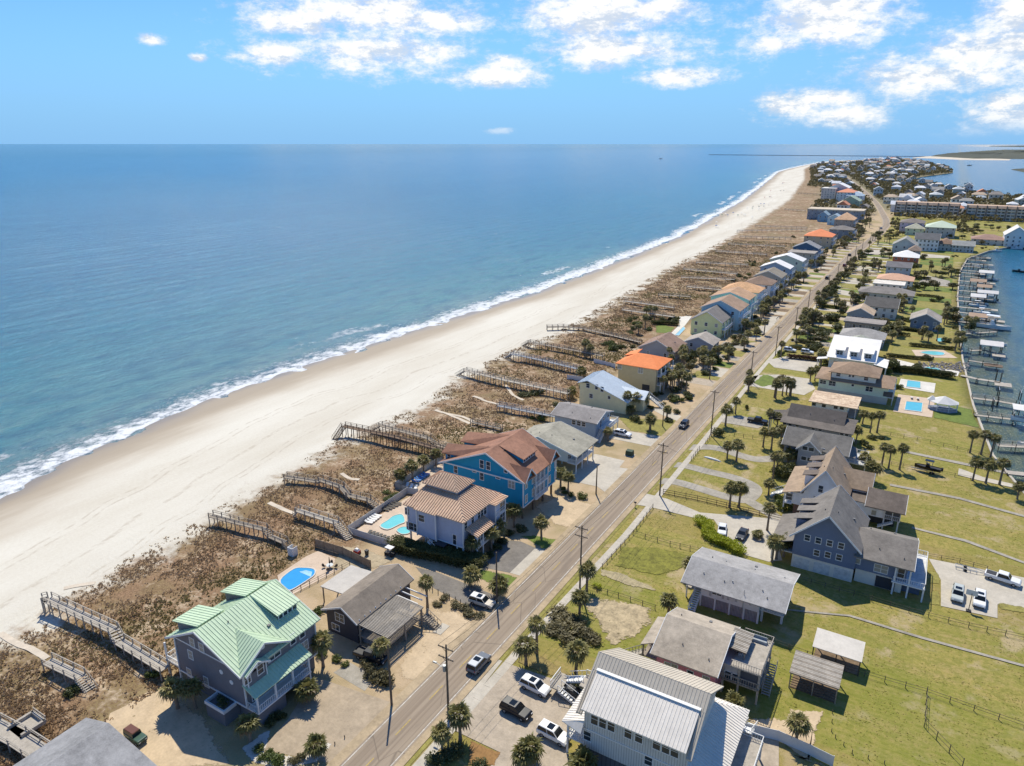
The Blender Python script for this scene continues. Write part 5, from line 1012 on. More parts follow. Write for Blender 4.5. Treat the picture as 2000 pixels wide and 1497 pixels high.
def grey_cottage():
    w = wallm('b9bcbf'); rm = roofm('9d9d9c'); h = House('cottage', 'light grey cottage with slatted base and plain low grey gable roof', 'house', (-21, 117, 0))
    h.box('wall', -26.8, -16.6, 112, 122.6, 2.3, 5, w); h.gable(-30.2, -12.1, 110.4, 124, 4.8, 6.9, 'x', rm, w, ridge=116.6, inset=.3)
    h.box('wall', -16.7, -12.8, 117, 122.4, 2.3, 5, w)
    base = h.box('base', -26.6, -16.8, 112.25, 122.3, 0, 2.3, M('base_grey', (.28,.28,.30)))
    for k in range(38): x = -26.5 + k * .26; h.part('slat', MB().box(x, x + .15, 112.12, 112.25, .05, 2.28), M('slat_grey', (.38,.37,.38)), base)
    for x in (-26.8, -24.2, -21.6, -19.1, -16.65): h.post(x, 112.1, 0, 2.4, .3)
    h.wy(112, 1.6, .9, 'c4', (1005,362)); h.wy(112, .9, .8, 'c4', (1105,387), (1162,403), (1250,428))
    for x in (962, 1045, 1080, 1132, 1225, 1280): p = onY('c4', x, 375 + (x - 1000) * .23, 112); h.part('shutter', MB().box(p.x-.2, p.x+.2, 111.94, 112, p.z-.5, p.z+.5), M('shutter_grey', (.42,.42,.43)))
    h.box('porch_floor', -16.6, -12.6, 113, 117, 2.2, 2.4, TRIM); h.rail((-12.7,113.1),(-12.7,117),2.4); h.rail((-15.4,113.1),(-12.7,113.1),2.4)
    for x, y in ((-13, 114.2), (-13, 122), (-16.2, 113.2)): h.post(x, y, 0, 4.7, .36)
    h.win('S', (-14.4, 117, 3.6), 1.3, 1.6); h.stairs((-27.6,113.4,2.3),(-27.6,109,.1),1.2,TRIM); h.box('stair_pad', -29.3, -26.6, 106.6, 109.2, 0, .1, CONC); h.box('entry_deck', -30, -26.8, 113.2, 122, 2.1, 2.3, WOODP)
    for y in (113.4, 121.8): h.post(-29.8, y, 0, 4.8, .22)
    for k in range(6): p = (-27 + k * 2.6, 119 if k % 2 else 113.5); z = 6.9 - abs(p[1] - 116.6) * .34; h.part('roof_vent', MB().tube((p[0], p[1], z - .3), (p[0], p[1], z + .35), .1, .1, 8), METALG)
    h.part('vent_pipe', MB().tube((-19.3,111.7,1.5),(-19.3,111.7,6.2),.05,.05,6), METALG)
grey_cottage()

def navy_house():
    w = wallm('5b677d'); rm = roofm('7d7973'); gw = wallm('c3c0b6'); h = House('beach_house', 'navy blue gabled house with white garage level and charcoal roof', 'house', (-6, 140, 0))
    h.box('garage', -15, -3.9, 134, 147, 0, 2.9, gw); h.box('wall', -15.1, -3.8, 133.9, 147, 2.9, 7.4, w); h.gable(-15.9, -3.0, 132.9, 148, 7.2, 13.3, 'y', rm, w, ridge=-9.4, inset=1.0)
    h.plane([(-15.9,132.9,7.25),(-15.2,132.9,7.9),(-15.2,148,7.9),(-15.9,148,7.25)], rm, .1)
    for k in range(3): a = -14.6 + k * 3.7; h.box('garage_door', a, a + 2.9, 133.93, 134.0, .1, 2.3, M('garage_white', (.62,.61,.58)))
    h.wy(133.9, .95, 1.2, 'h1', (452,592), (578,625), (708,655), (840,685), (558,765), (686,788), (816,818), pan=False)
    # street porch and its dormers
    h.plane([(-19.6,134.4,3.9),(-15,134.4,5.6),(-15,147.5,5.6),(-19.6,147.5,3.9)], rm, .18, name='porch_roof'); h.box('porch_floor', -19.2, -15.1, 134.8, 147, 2.4, 2.6, TRIM)
    for y in (135, 139, 143, 146.8): h.post(-19, y, 0, 3.9, .26)
    for y in (136.6, 140.2, 143.8):
        h.box('dormer_wall', -15.4, -12.2, y - .1, y + 1.7, 7.4, 9.4, w); h.plane([(-16,y-.4,9.5),(-12,y-.4,10.6),(-12,y+2.0,10.6),(-16,y+2.0,9.5)], rm, .14); h.win('W', (-15.4, y + .8, 8.5), 1.0, 1.2)
    # rear wing
    h.box('wing_wall', -3.8, 4.9, 134.6, 145, 2.9, 6.3, w); h.box('wing_base', -3.6, 4.4, 135, 144.6, 0, 2.9, gw); h.gable(-4.2, 5.9, 133.2, 146.6, 6.2, 8.8, 'x', rm, w, ridge=140.3, ends=(0, 1), inset=.9)
    h.box('garage_opening', .0, 3.3, 134.9, 135.01, .1, 2.4, DARK); h.wy(134.6, 2.2, 1.5, 'h1', (1298,950), pan=True); h.wy(134.6, .9, 1.0, 'h1', (1028,860), pan=True)
    h.box('rear_deck', 2.6, 8.1, 133.6, 146.6, 2.6, 2.85, TRIM); h.box('rear_deck_top', 5.2, 8.0, 134, 146.4, 2.85, 2.88, M('pale_decking', (.62,.62,.60))); h.rail((8,133.8),(8,146.5),2.85); h.rail((2.8,133.8),(8,133.8),2.85); h.rail((5,146.5),(8,146.5),2.85)
    for x, y in ((3,133.9),(5.4,133.9),(7.9,133.9),(7.9,140),(7.9,146.4)): h.post(x, y, 0, 5.9 if x < 6 else 2.8, .28)
    h.win('S', (3.9, 134.6, 4.3), 1.1, 1.9); h.box('lower_room', 2.8, 7.4, 136, 146, 0, 2.5, M('blue_infill', (.10,.13,.19)))
navy_house()

def white_gabled():
    w = wallm('dcdedd'); rm = roofm('a08d77'); rd = roofm('6f665e'); h = House('beach_house', 'white gabled house with tan shingle roof and screened rear porch', 'house', (-10, 162, 0))
    h.box('wall', -17.0, -8.4, 156.2, 170, 2.6, 6.4, w); h.box('porch_wall', -19.2, -17.0, 156.2, 170, 2.6, 5.6, w); h.box('brick_base', -18.8, -8.8, 156.6, 169.6, 0, 2.6, M('red_brick', (.22,.12,.08), .9, .2, 1, 8, .2)); h.gable(-17.6, -7.8, 155.3, 171, 6.3, 12.6, 'y', rm, w, ridge=-13.1, ze2=6.3, inset=.9)
    h.plane([(-21.4,155.3,5.3),(-17.5,155.3,6.5),(-17.5,171,6.5),(-21.4,171,5.3)], rm, .18, name='porch_roof'); h.box('porch_floor', -21, -19.2, 156, 170.4, 2.4, 2.6, TRIM)
    for y in (156.3, 161, 165.6, 170.2): h.post(-20.9, y, 0, 5.3, .26)
    h.rail((-20.9,156.3),(-20.9,170.2),2.6); h.win('S', (-19.9, 156.1, 4.2), 1.3, 1.5); h.stairs((-21,163.5,2.6),(-25,163.5,.1),2.0,TRIM)
    for y in (158.4, 163, 167.4): h.box('dormer_wall', -17.4, -14.4, y, y + 2.2, 7, 9.3, w); h.plane([(-18,y-.3,9.3),(-14,y-.3,10.4),(-14,y+2.5,10.4),(-18,y+2.5,9.3)], rd, .14)
    h.wy(156.2, .9, 1.6, 'f2', (642,1220)); h.wy(156.2, .95, 1.8, 'f2', (580,1355), pan=True)
    h.gable(-12.5, -3.9, 162.5, 170.5, 6.6, 9.6, 'x', rm, w, ends=(0, 1)); h.box('wing_wall', -8.5, -4.4, 163, 170, 2.6, 6.5, w)
    h.box('rear_wall', -8.4, 2.4, 159.2, 166.4, 2.6, 5.4, w); h.gable(-4.6, 3.2, 157.8, 168, 5.3, 7.6, 'x', rd, w, inset=.5); h.plane([(-8.4,159,5.4),(-4.4,159,5.4),(-4.4,163,5.9),(-8.4,163,5.9)], rd, .12)
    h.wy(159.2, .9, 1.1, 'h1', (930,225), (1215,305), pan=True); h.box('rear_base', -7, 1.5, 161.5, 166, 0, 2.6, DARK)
    for x in (-7.8, -3.8, -.6, 2.2): h.post(x, 159.4, 0, 2.7, .28)
    h.box('screened_porch', -.6, 2.45, 159.0, 159.18, 2.7, 5.2, M('insect_screen', (.07,.08,.10), .4, .1, 2, 9, .05)); h.rail((-.6,158.95),(2.4,158.95),2.7)
    for x in (-.6, .9, 2.4): h.post(x, 158.96, 2.6, 5.3, .16)
    h.stairs((1.2,158.8,2.6),(-1.6,158.8,.9),.9,TRIM,False)
white_gabled()

def grey_gabled():
    w = wallm('84898f'); rm = roofm('76746f'); h = House('beach_house', 'grey two storey house with gabled front bay and grey roof', 'house', (-18, 188, 0))
    h.box('wall', -26.4, -11.4, 184.5, 194.5, 0, 5.4, w); h.gable(-27, -10.8, 183.6, 195.4, 5.3, 8.4, 'x', rm, w)
    h.box('front_bay', -22.6, -17.6, 182.6, 185, 0, 5.6, w); h.plane([(-23.2,182,5.4),(-20.1,182,8.1),(-20.1,189,8.2),(-23.2,184.5,5.6)], rm, .15); h.plane([(-20.1,182,8.1),(-17,182,5.4),(-17,184.5,5.6),(-20.1,189,8.2)], rm, .15)
    h.part('gable_wall', MB().add([(-22.6,182.65,5.4),(-17.6,182.65,5.4),(-20.1,182.65,7.8),(-22.6,183,5.4),(-17.6,183,5.4),(-20.1,183,7.8)],[(0,1,2),(5,4,3),(0,3,4,1),(1,4,5,2),(2,5,3,0)]), w); h.part('barge_board', MB().bar((-23.2,181.97,5.3),(-20.1,181.97,8),.08,.26).bar((-20.1,181.97,8),(-17,181.97,5.3),.08,.26), TRIM)
    h.wy(182.6, 1.2, 1.0, 'f2', (450,722), (528,738), (435,845), (510,860)); h.wy(184.5, .8, 1.2, 'f2', (662,752), (838,788), pan=True)
    h.box('sun_deck', -11.4, -6.8, 186.4, 194, 2.5, 2.7, M('pale_decking', (.62,.62,.60))); h.rail((-6.9,186.5),(-6.9,193.9),2.7); h.rail((-11.4,186.5),(-6.9,186.5),2.7); h.rail((-11.4,193.9),(-6.9,193.9),2.7)
    for x, y in ((-7,186.6),(-7,193.8),(-10.9,186.6)): h.post(x, y, 0, 2.5, .22)
    h.plane([(-11,185,5.2),(-9.4,185,4.6),(-9.4,192,4.6),(-11,192,5.2)], rm, .12, name='lean_to_roof')
grey_gabled()

def dark_roof_house():
    w = wallm('7f8388'); rm = roofm('5d5854'); h = House('beach_house', 'long low grey house with dark brown roof among palms', 'house', (-21, 206, 0))
    h.box('wall', -30, -12.6, 202, 212, 0, 5, w); h.plane([(-30.8,200.9,4.9),(-11.6,200.9,4.9),(-11.6,207,6.1),(-30.8,207,6.1)], roofm('6e6862'), .18); h.plane([(-30.8,206.9,6.1),(-11.6,206.9,6.1),(-11.6,213.4,4.9),(-30.8,213.4,4.9)], rm, .18); h.box('upper_wall', -29, -15, 206.4, 212, 5, 6.2, w); h.gable(-29.6, -14.4, 204.4, 213.2, 5.55, 8.3, 'x', rm, w, inset=.4, trim=False)
    h.wy(202, .9, .9, 'f2', (205,415), (270,430), (355,440), (550,480), (635,495), (900,545), (960,555)); h.plane([(-34.6,204,4),(-30.4,204,4.8),(-30.4,212.4,4.8),(-34.6,212.4,4)], rm, .16, name='porch_roof')
    for y in (204.4, 208, 212): h.post(-34.3, y, 0, 4, .22)
dark_roof_house()

def flat_house():
    w = wallm('c9c9c4'); h = House('flat_roof_house', 'small white house with stained pale flat roof', 'house', (-20, 233, 0))
    h.box('wall', -26.2, -16, 228, 238.4, 0, 3.3, w); h.part('roof', MB().slab([(-27.2,227.2,3.6),(-13.2,227.2,3.6),(-13.2,239.2,3.6),(-27.2,239.2,3.6)], .25), M('stained_roof', rgb('d8c4a8'), .9, .16, 1.4, 4, .2, tint=rgb('a07c62'))); h.post(-13.6, 227.6, 0, 3.4, .2); h.post(-13.6, 238.6, 0, 3.4, .2)
    h.wy(228, 1.1, 1.0, 'f2', (560,185), (680,205), (825,225), (900,235)); h.box('carport_floor', -16, -13.4, 228, 238.4, .02, .1, CONC2)
flat_house()

def mint_house():
    w = wallm('b7c6b5'); rm = roofm('96806b'); h = House('beach_house', 'mint green house with brown hip roof and dark shuttered windows', 'house', (-16, 252, 0))
    h.box('wall', -27.2, -6.4, 246.6, 259, 0, 6, w); h.hip(-28.4, -4.9, 245.2, 260, 5.9, 8.2, rm, 'x', 7); h.box('upper_wall', -23.6, -10.4, 247, 257.6, 6.2, 8.7, wallm('c8c6ba')); h.hip(-24.6, -9.4, 246, 258.6, 8.6, 11.2, rm, 'x', 6)
    h.wy(246.6, 2.0, 1.5, 'e3', (1125,1045), (1485,1100)); h.wy(247, 1.2, 1.2, 'e3', (1185,958), (1455,998)); h.wy(247, .6, 1.0, 'e3', (1297,967), (1330,970)); h.wy(246.6, .7, .7, 'e3', (1325,1062)); h.box('base_band', -27.3, -6.3, 246.5, 259.1, 0, 2.3, wallm('9fa29c'))
    h.box('porch_screen', -7.6, -4.9, 246.4, 247, 2.8, 4.4, M('insect_screen', (.07,.08,.10))); h.box('porch_floor', -6.4, -4.6, 246.6, 258.6, 2.4, 2.6, TRIM)
    for y in (246.8, 252, 258.4): h.post(-4.8, y, 0, 5.8, .22)
    h.wy(246.6, 1.8, 1.2, 'e3', (1035,1030))
mint_house()

def white_modern():
    w = wallm('e3e5e6'); rm = metalm('e8eae8'); h = House('beach_house', 'bright white house with three shed dormers on a white metal roof', 'house', (-21, 284, 0))
    h.box('wall', -28.4, -13.4, 279.5, 294.4, 0, 5, w); h.gable(-29.2, -12.6, 277.4, 310, 5, 9.8, 'x', rm, w, ridge=293.6, inset=.6)
    for x in (-26.6, -21.8, -17.0):
        h.box('dormer_wall', x, x + 2.9, 279.7, 285.5, 5.2, 7.7, w); h.plane([(x-.3,279.2,7.7),(x+3.2,279.2,7.7),(x+3.2,286.5,8.9),(x-.3,286.5,8.9)], rm, .14); h.win('S', (x + 1.45, 279.7, 6.5), 2.0, 1.4)
    h.plane([(-32.4,276.4,3.9),(-28.6,276.4,4.7),(-28.6,287,4.7),(-32.4,287,3.9)], rm, .15, name='porch_roof'); h.plane([(-13.2,276.4,4.7),(-8.8,276.4,3.9),(-8.8,288,3.9),(-13.2,288,4.7)], rm, .15, name='porch_roof')
    for x in (-32, -9.2):
        for y in (276.8, 282, 287): h.post(x, y, 0, 3.9, .24)
    for x in (-26, -21, -16): h.win('S', (x, 279.5, 2.4), 1.4, 1.5)
white_modern()

def corner_house():
    rm = roofm('8f9193'); w = wallm('8a8d90'); h = House('beach_house', 'house with a plain grey hip roof seen beside the brown jeep', 'house', (-82, 30, 0)); h.box('wall', -91, -75.4, 20, 36.4, 0, 3.9, w); 
    h.plane([(-91.6,19,4),(-74.4,19,4),(-85.6,25,6.1),(-85.9,25,6.1)], rm, .2); h.plane([(-74.4,19,4),(-74.4,37.4,4),(-85.5,37.4,6.1),(-85.5,25,6.1)], rm, .2); h.plane([(-85.5,37.4,6.1),(-91.6,37.4,4),(-91.6,19,4),(-85.5,25,6.1)], rm, .2)
    h.part('gable_wall', MB().add([(-91,36.4,3.8),(-75.4,36.4,3.8),(-85.5,36.4,5.8),(-91,36.2,3.8),(-75.4,36.2,3.8),(-85.5,36.2,5.8)],[(0,2,1),(3,4,5),(0,1,4,3),(1,2,5,4),(2,0,3,5)]), w)
corner_house()

def carport(x0, x1, y0, y1, label, boards):
    h = House('carport', label, 'carport', ((x0+x1)/2, (y0+y1)/2, 0)); o = h.plane([(x0,y0,2.9),(x1,y0,2.9),(x1,y1,3.5),(x0,y1,3.5)], WOOD if boards else M('cream_sheet', (.60,.55,.47), .6, .1, .8, 5, .1), .1)
    n = 16
    if boards:
        for k in range(n): a = y0 + (y1-y0) * k / n; b = a + (y1-y0) / n * .88; za = 2.93 + .6 * k / n; h.part('roof_board', MB().hexa([(x0-.05,a,za),(x1+.05,a,za),(x1+.05,b,za+.03),(x0-.05,b,za+.03)],[(x0-.05,a,za+.06),(x1+.05,a,za+.06),(x1+.05,b,za+.09),(x0-.05,b,za+.09)]), WOODP if k % 3 else WOOD, o)
    for x in (x0+.2, (x0+x1)/2, x1-.2):
        for y, z in ((y0+.2, 2.8), (y1-.2, 3.4)): h.post(x, y, 0, z, .16, WOOD if boards else DARKW)
    if boards:
        for k in range(5):
            for y in (y0+.2, y1-.2): h.part('rail', MB().bar((x0+.2,y,.3+.45*k),(x1-.2,y,.3+.45*k),.05,.1), DARKW)
    h.box('floor', x0+.3, x1-.3, y0+.3, y1-.3, .02, .1, MULCH)
carport(-7, .3, 106.7, 111.3, 'open carport with smooth cream sheet roof on the lawn', False); carport(-9, -2, 98.5, 103.6, 'open carport with weathered grey board roof and railed sides', True)

def gazebo():
    g = G('e4', 950, 1300); h = House('gazebo', 'white roofed gazebo with twin peaks beside the square pool', 'gazebo', (g.x, g.y, 0)); r = 4.4; rm = M('white_canvas', (.68,.66,.62), .7, .06, 1, 5, .1)
    pts = [(g.x + math.cos(a) * r, g.y + math.sin(a) * r * .8) for a in [k * math.pi / 4 + .39 for k in range(8)]]
    for k in range(8):
        a, b = pts[k], pts[(k+1) % 8]; h.plane([(a[0],a[1],2.8),(b[0],b[1],2.8),(g.x,g.y,4.6)], rm, .1); h.post(a[0]*.94+g.x*.06, a[1]*.94+g.y*.06, 0, 2.8, .18)
        if k != 2: h.rail((a[0]*.94+g.x*.06, a[1]*.94+g.y*.06), (b[0]*.94+g.x*.06, b[1]*.94+g.y*.06), .3)
    h.part('floor', MB().slab([(p[0],p[1],.3) for p in pts], .3), M('blue_grey_floor', (.22,.25,.32)))
    h.part('side_peak', MB().add([(g.x-4.6,g.y-1.4,2.85),(g.x-2,g.y-1.8,2.9),(g.x-2,g.y+1.4,2.9),(g.x-4.6,g.y+1,2.85),(g.x-3.3,g.y-.2,4.3)],[(0,1,4),(1,2,4),(2,3,4),(3,0,4),(3,2,1,0)]), rm)
gazebo()

# ================================================================== HOUSES FARTHER ALONG
FOOT = []     # footprints, so that trees keep clear of them
def solve_x(pxr, y, z):
    lo, hi = -400.0, 500.0
    for _ in range(50):
        m = (lo + hi) / 2
        if proj((m, y, z))[0] < pxr: lo = m
        else: hi = m
    return lo
def mid(label, c, xl_, yl_, xr_, ze, depth, roof, zr, wall, rc, name='beach_house', metal=False, nw=4, tile=False, porch=True, dorm=0):
    p = G(c, xl_, yl_, ze); x0 = p.x; y0 = p.y; x1 = solve_x(px(c, xr_, 0)[0], y0, ze); y1 = y0 + depth
    w = wallm(wall); rm = metalm(rc) if metal else (M('tile_' + rc, rgb(rc), .8, .1, .8, 4, .2) if tile else roofm(rc)); h = House(name, label, 'house', ((x0+x1)/2, (y0+y1)/2, 0)); FOOT.append((x0-1, x1+1, y0-1, y1+1))
    h.box('wall', x0+.6, x1-.6, y0+.6, y1-.6, 0, ze - .05, w)
    if roof == 'gx': h.gable(x0, x1, y0, y1, ze, zr, 'x', rm, w)
    elif roof == 'gy': h.gable(x0, x1, y0, y1, ze, zr, 'y', rm, w)
    elif roof == 'hip': h.hip(x0, x1, y0, y1, ze, zr, rm, 'x' if (x1-x0) > depth else 'y', min(depth, x1-x0) * .5 - .01)
    else: h.part('roof', MB().slab([(x0,y0,zr),(x1,y0,zr),(x1,y1,zr),(x0,y1,zr)], zr - ze + .3), rm)
    st = max(1, round(ze / 3))
    for s_ in range(st):
        z = ze * (s_ + .55) / st
        for k in range(nw): h.win('S', (x0 + .6 + (x1-x0-1.2) * (k + .5) / nw, y0 + .6, z), 1.1, 1.4, (k + s_) % 3 == 0)
        for k in range(3): h.win('E', (x1 - .6, y0 + 1 + (depth - 2) * (k + .5) / 3, z), 1.2, 1.5)
    if porch and x1 < -60:
        for z in range(1, st): h.box('balcony_floor', x1-.6, x1+1.3, y0+1, y1-1, ze*z/st-.1, ze*z/st+.1, TRIM); h.rail((x1+1.2,y0+1),(x1+1.2,y1-1),ze*z/st+.1, step=.8)
        for k in range(4): h.post(x1+1.1, y0 + 1.1 + (depth-2.2) * k / 3, 0, ze, .24)
    for k in range(dorm):
        xa = x0 + 1 + (x1 - x0 - 2) * (k + .15) / dorm; zz = ze + .2; h.box('dormer_wall', xa, xa+2.4, y0+1.2, y0+4, zz, zz+1.8, w); h.plane([(xa-.3,y0+.9,zz+1.8),(xa+2.7,y0+.9,zz+1.8),(xa+2.7,y0+5,zz+2.6),(xa-.3,y0+5,zz+2.6)], rm, .14); h.win('S', (xa+1.2,y0+1.2,zz+1), 1.4, 1)
    return h
# sea side
mid('grey shingled house with chimney and brown hip roof past the orange roof', 'f5', 105, 920, 590, 4.2, 15, 'gy', 8, '8e9296', '937b6c', nw=2, porch=False)
mid('grey garage wing with pale grey gable roof set back from the road', 'f5', 690, 850, 1090, 4.5, 11, 'gy', 7.1, '8d97a0', 'a39c92', name='garage_house', nw=2, porch=False)
mid('yellow gabled house with grey roof and white balcony', 'f5', 780, 560, 1210, 6.6, 17, 'gy', 11, 'd2cb94', '807c78', nw=3)
mid('light blue triple storey house with brown gable roof', 'f5', 915, 400, 1440, 9, 17, 'gy', 13, '9dbcc8', 'a08873', nw=3)
mid('mint trimmed house with wide tan gable roof', 'f5', 1040, 260, 1560, 10, 15, 'gy', 13, '9fcab8', 'b29274', nw=3)
mid('house with big sandy orange hip roof and stacked porches', 'f5', 1180, 170, 1680, 9.5, 16, 'hip', 13, 'd8d4c8', 'd3a77c', nw=3)
mid('grey house with dark brown hip roof behind the sandy roof', 'f5', 1480, 85, 1850, 9.5, 15, 'hip', 13, 'b9bdbf', '8d7766', nw=3)
mid('grey shingled gable house with olive grey roof by dense palms', 'm3', 350, 810, 730, 8.5, 16, 'gy', 12, '8f9088', '8c8577', nw=3)
mid('steel blue house under a white metal gable roof', 'm3', 430, 690, 840, 9, 13, 'gy', 12.5, '7b93aa', 'e6e8e8', metal=True, nw=3)
mid('sage green house under a white metal gable roof with dormer', 'm3', 560, 590, 1010, 9.5, 14, 'gy', 13, 'a3b0a4', 'dfe3e4', metal=True, nw=3)
mid('grey house with flat grey roof', 'm3', 800, 500, 1165, 8.5, 14, 'flat', 9, '8a8f8c', '9a9690', nw=4)
mid('dark navy gable house with white barge boards', 'm3', 865, 430, 1225, 10, 14, 'gy', 14, '3f5870', '8b8d8f', nw=3)
mid('tan house with orange tile hip roof far along the beach', 'm3', 1015, 275, 1400, 9, 22, 'hip', 14, '9c9580', 'ef8c5b', tile=True, nw=4)
mid('slate grey house with low roof behind the far orange roof', 'm3', 1350, 190, 1680, 8, 18, 'hip', 11, '6f7a84', '7c7874', nw=4)
mid('grey house with tan pyramid roof', 'm3', 1420, 60, 1690, 10, 26, 'hip', 16, '88847c', 'd8b08a', nw=4)
mid('pale blue gable house before the long grey block', 'e6', 290, 650, 420, 7, 18, 'gy', 11, '9cc0d8', '9ab0c0', nw=2)
mid('blue gable cottage before the long grey block', 'e6', 205, 625, 305, 7, 18, 'gy', 11, '6d90a8', '8aa4b4', nw=2)
mid('long grey apartment block with pale flat roof near the dunes', 'e6', 118, 575, 610, 11, 26, 'flat', 12, '78828c', 'c9bda8', name='apartment_block', nw=16, porch=False)
mid('green gable house with white barge boards beside the far road', 'e6', 405, 500, 575, 10, 30, 'gy', 16, '8ca08c', '9cae9c', nw=3, porch=False)
mid('four storey beige condominium with long balconies by the far beach', 'e6', 240, 395, 370, 19, 30, 'flat', 20, 'b9b6ae', 'd9d7d0', name='apartment_block', nw=5, porch=False)
mid('white roofed condominium with gabled towers', 'e6', 300, 385, 480, 20, 36, 'gy', 26, 'a8b2b4', 'e4e8ea', name='apartment_block', metal=True, nw=5, porch=False)
mid('cream condominium with orange tile roof', 'e6', 370, 425, 530, 16, 40, 'hip', 20, 'd8d2c6', 'dc8f6c', name='apartment_block', tile=True, nw=5, porch=False)
mid('long low building with blue grey roof beside the far road', 'e6', 450, 455, 605, 12, 30, 'hip', 17, 'c2c8cc', '9fb4c6', name='apartment_block', nw=6, porch=False)
# lagoon side
mid('small grey green hipped cottage behind the white house', 'e3', 1270, 635, 1510, 4, 9, 'hip', 6.4, '9aa39c', 'a4a99c', nw=3)
mid('grey bungalow with pale grey hip roof', 'e3', 1190, 570, 1640, 4, 13, 'hip', 6.6, '8a8f92', '9b9a97', nw=4)
mid('long house with flat grey gravel roof', 'e3', 1235, 440, 1640, 3.6, 10, 'flat', 4, '86847f', '918c87', nw=6)
mid('grey cottage with light tan gable roof', 'm1', 510, 1065, 815, 4.2, 13, 'gy', 7.2, '858d92', 'b8a58d', nw=4)
mid('pale house with black shingle roof', 'm1', 705, 985, 1080, 5.5, 15, 'gx', 9, 'c4c4bc', '5c5b59', nw=4)
mid('long grey house with grey hip roof', 'm1', 640, 830, 1255, 4, 15, 'hip', 6.6, 'b0aea8', '85817d', nw=8)
mid('white flat roofed house beside the long grey one', 'm1', 800, 745, 1150, 5, 13, 'flat', 5.4, 'd8d4cc', 'd5d1c8', nw=5)
mid('house with wide salmon hip roof', 'm1', 840, 690, 1250, 4.5, 16, 'hip', 7.2, 'd8d2c8', 'cfa284', tile=True, nw=5)
mid('blue grey house with dark slate roof by the lawn', 'm1', 940, 560, 1225, 6, 18, 'gx', 8.4, 'a0a9b4', '6c6c70', nw=4)
mid('red brick house with bright white hip roof', 'm1', 1015, 450, 1310, 6, 17, 'hip', 10, 'a5604a', 'f0efec', metal=True, nw=4)
mid('sage gable house with grey roof by the bend of the road', 'm1', 1010, 325, 1290, 6.5, 20, 'gy', 12, 'aab4b2', '9a9a94', nw=3)
mid('brown roofed annex beside the white hip roof', 'm1', 1180, 385, 1330, 5, 16, 'hip', 8, 'a9a39a', '8d7d70', nw=3)
mid('two storey white house with black roof and chimney', 'm1', 1255, 260, 1535, 9, 20, 'gx', 13, 'c8cbcc', '5d6064', nw=6)
mid('brown hip roofed house beside the two storey white one', 'm1', 1500, 310, 1690, 5.5, 18, 'hip', 9, 'a7a8a4', '8f7664', nw=4)
mid('low blue grey house facing the lagoon', 'm1', 1660, 330, 1915, 5, 18, 'gx', 8, '9aa6ac', '8b908f', nw=6)
mid('mint cottage with pale hip roof near the bend', 'm1', 1150, 145, 1370, 6, 24, 'hip', 10, 'b8c4ac', 'a9aa98', nw=3)
mid('purple grey house with flat dark roof near the bend', 'm1', 1095, 80, 1370, 10, 26, 'hip', 13, 'b0a4b4', '77706c', nw=4)
mid('long grey house with light green metal roof', 'm1', 1370, 130, 1715, 9, 26, 'hip', 14, '9aa0a0', 'b9cbb8', metal=True, nw=6)
mid('white boathouse with wide gable roof at the lagoon head', 'e6', 1830, 800, 2060, 9, 26, 'gy', 16, 'c6c8c6', 'd6d6d2', nw=4)
mid('grey slate gable house with white trim beside the docks', 'e4', 630, 420, 945, 4.6, 14, 'gy', 7.8, '6f7883', 'a09a90', nw=3)
mid('low house with red brown roof beyond the lagoon', 'e6', 1540, 830, 1860, 4.5, 20, 'hip', 8, 'b8b4ac', '9c8074', nw=5)

# two long condominium blocks
def condo(label, c, xa, ya, xb, n):
    p = G(c, xa, ya, 14); x0, y0 = p.x, p.y; x1 = solve_x(px(c, xb, 0)[0], y0, 14); h = House('apartment_block', label, 'building', ((x0+x1)/2, y0, 0)); w = wallm('bdb8b0'); rm = roofm('c2a890'); FOOT.append((x0, x1, y0-4, y0+20))
    h.box('wall', x0, x1, y0, y0+16, 0, 14, w); h.part('roof', MB().hexa([(x0-.5,y0-1.6,13),(x1+.5,y0-1.6,13),(x1+.5,y0+17,14),(x0-.5,y0+17,14)],[(x0-.5,y0+.6,15.6),(x1+.5,y0+.6,15.6),(x1+.5,y0+17,15.6),(x0-.5,y0+17,15.6)]), rm)
    st = (x1 - x0) / n
    for k in range(n + 1): x = x0 + st * k; h.box('party_wall', x-.5, x+.5, y0-2, y0+1, 0, 15.9, wallm('7c6f66'))
    for k in range(n):
        for f in range(4):
            a = x0 + st * k + .8; b = a + st - 1.6; z = .3 + f * 3.3; h.box('balcony', a, b, y0-1.5, y0, z, z+.25, w)
            if f: h.box('parapet', a, b, y0-1.6, y0-1.5, z, z+1.1, w)
            h.win('S', ((a+b)/2 - st*.2, y0, z+1.7), st*.28, 2.0); h.win('S', ((a+b)/2 + st*.22, y0, z+1.7), st*.28, 2.0, k % 2 == 0)
condo('long tan condominium block, the one nearer the road', 'e6', 890, 520, 1445, 6); condo('long tan condominium block, the one nearer the bay', 'e6', 1510, 550, 2120, 7)

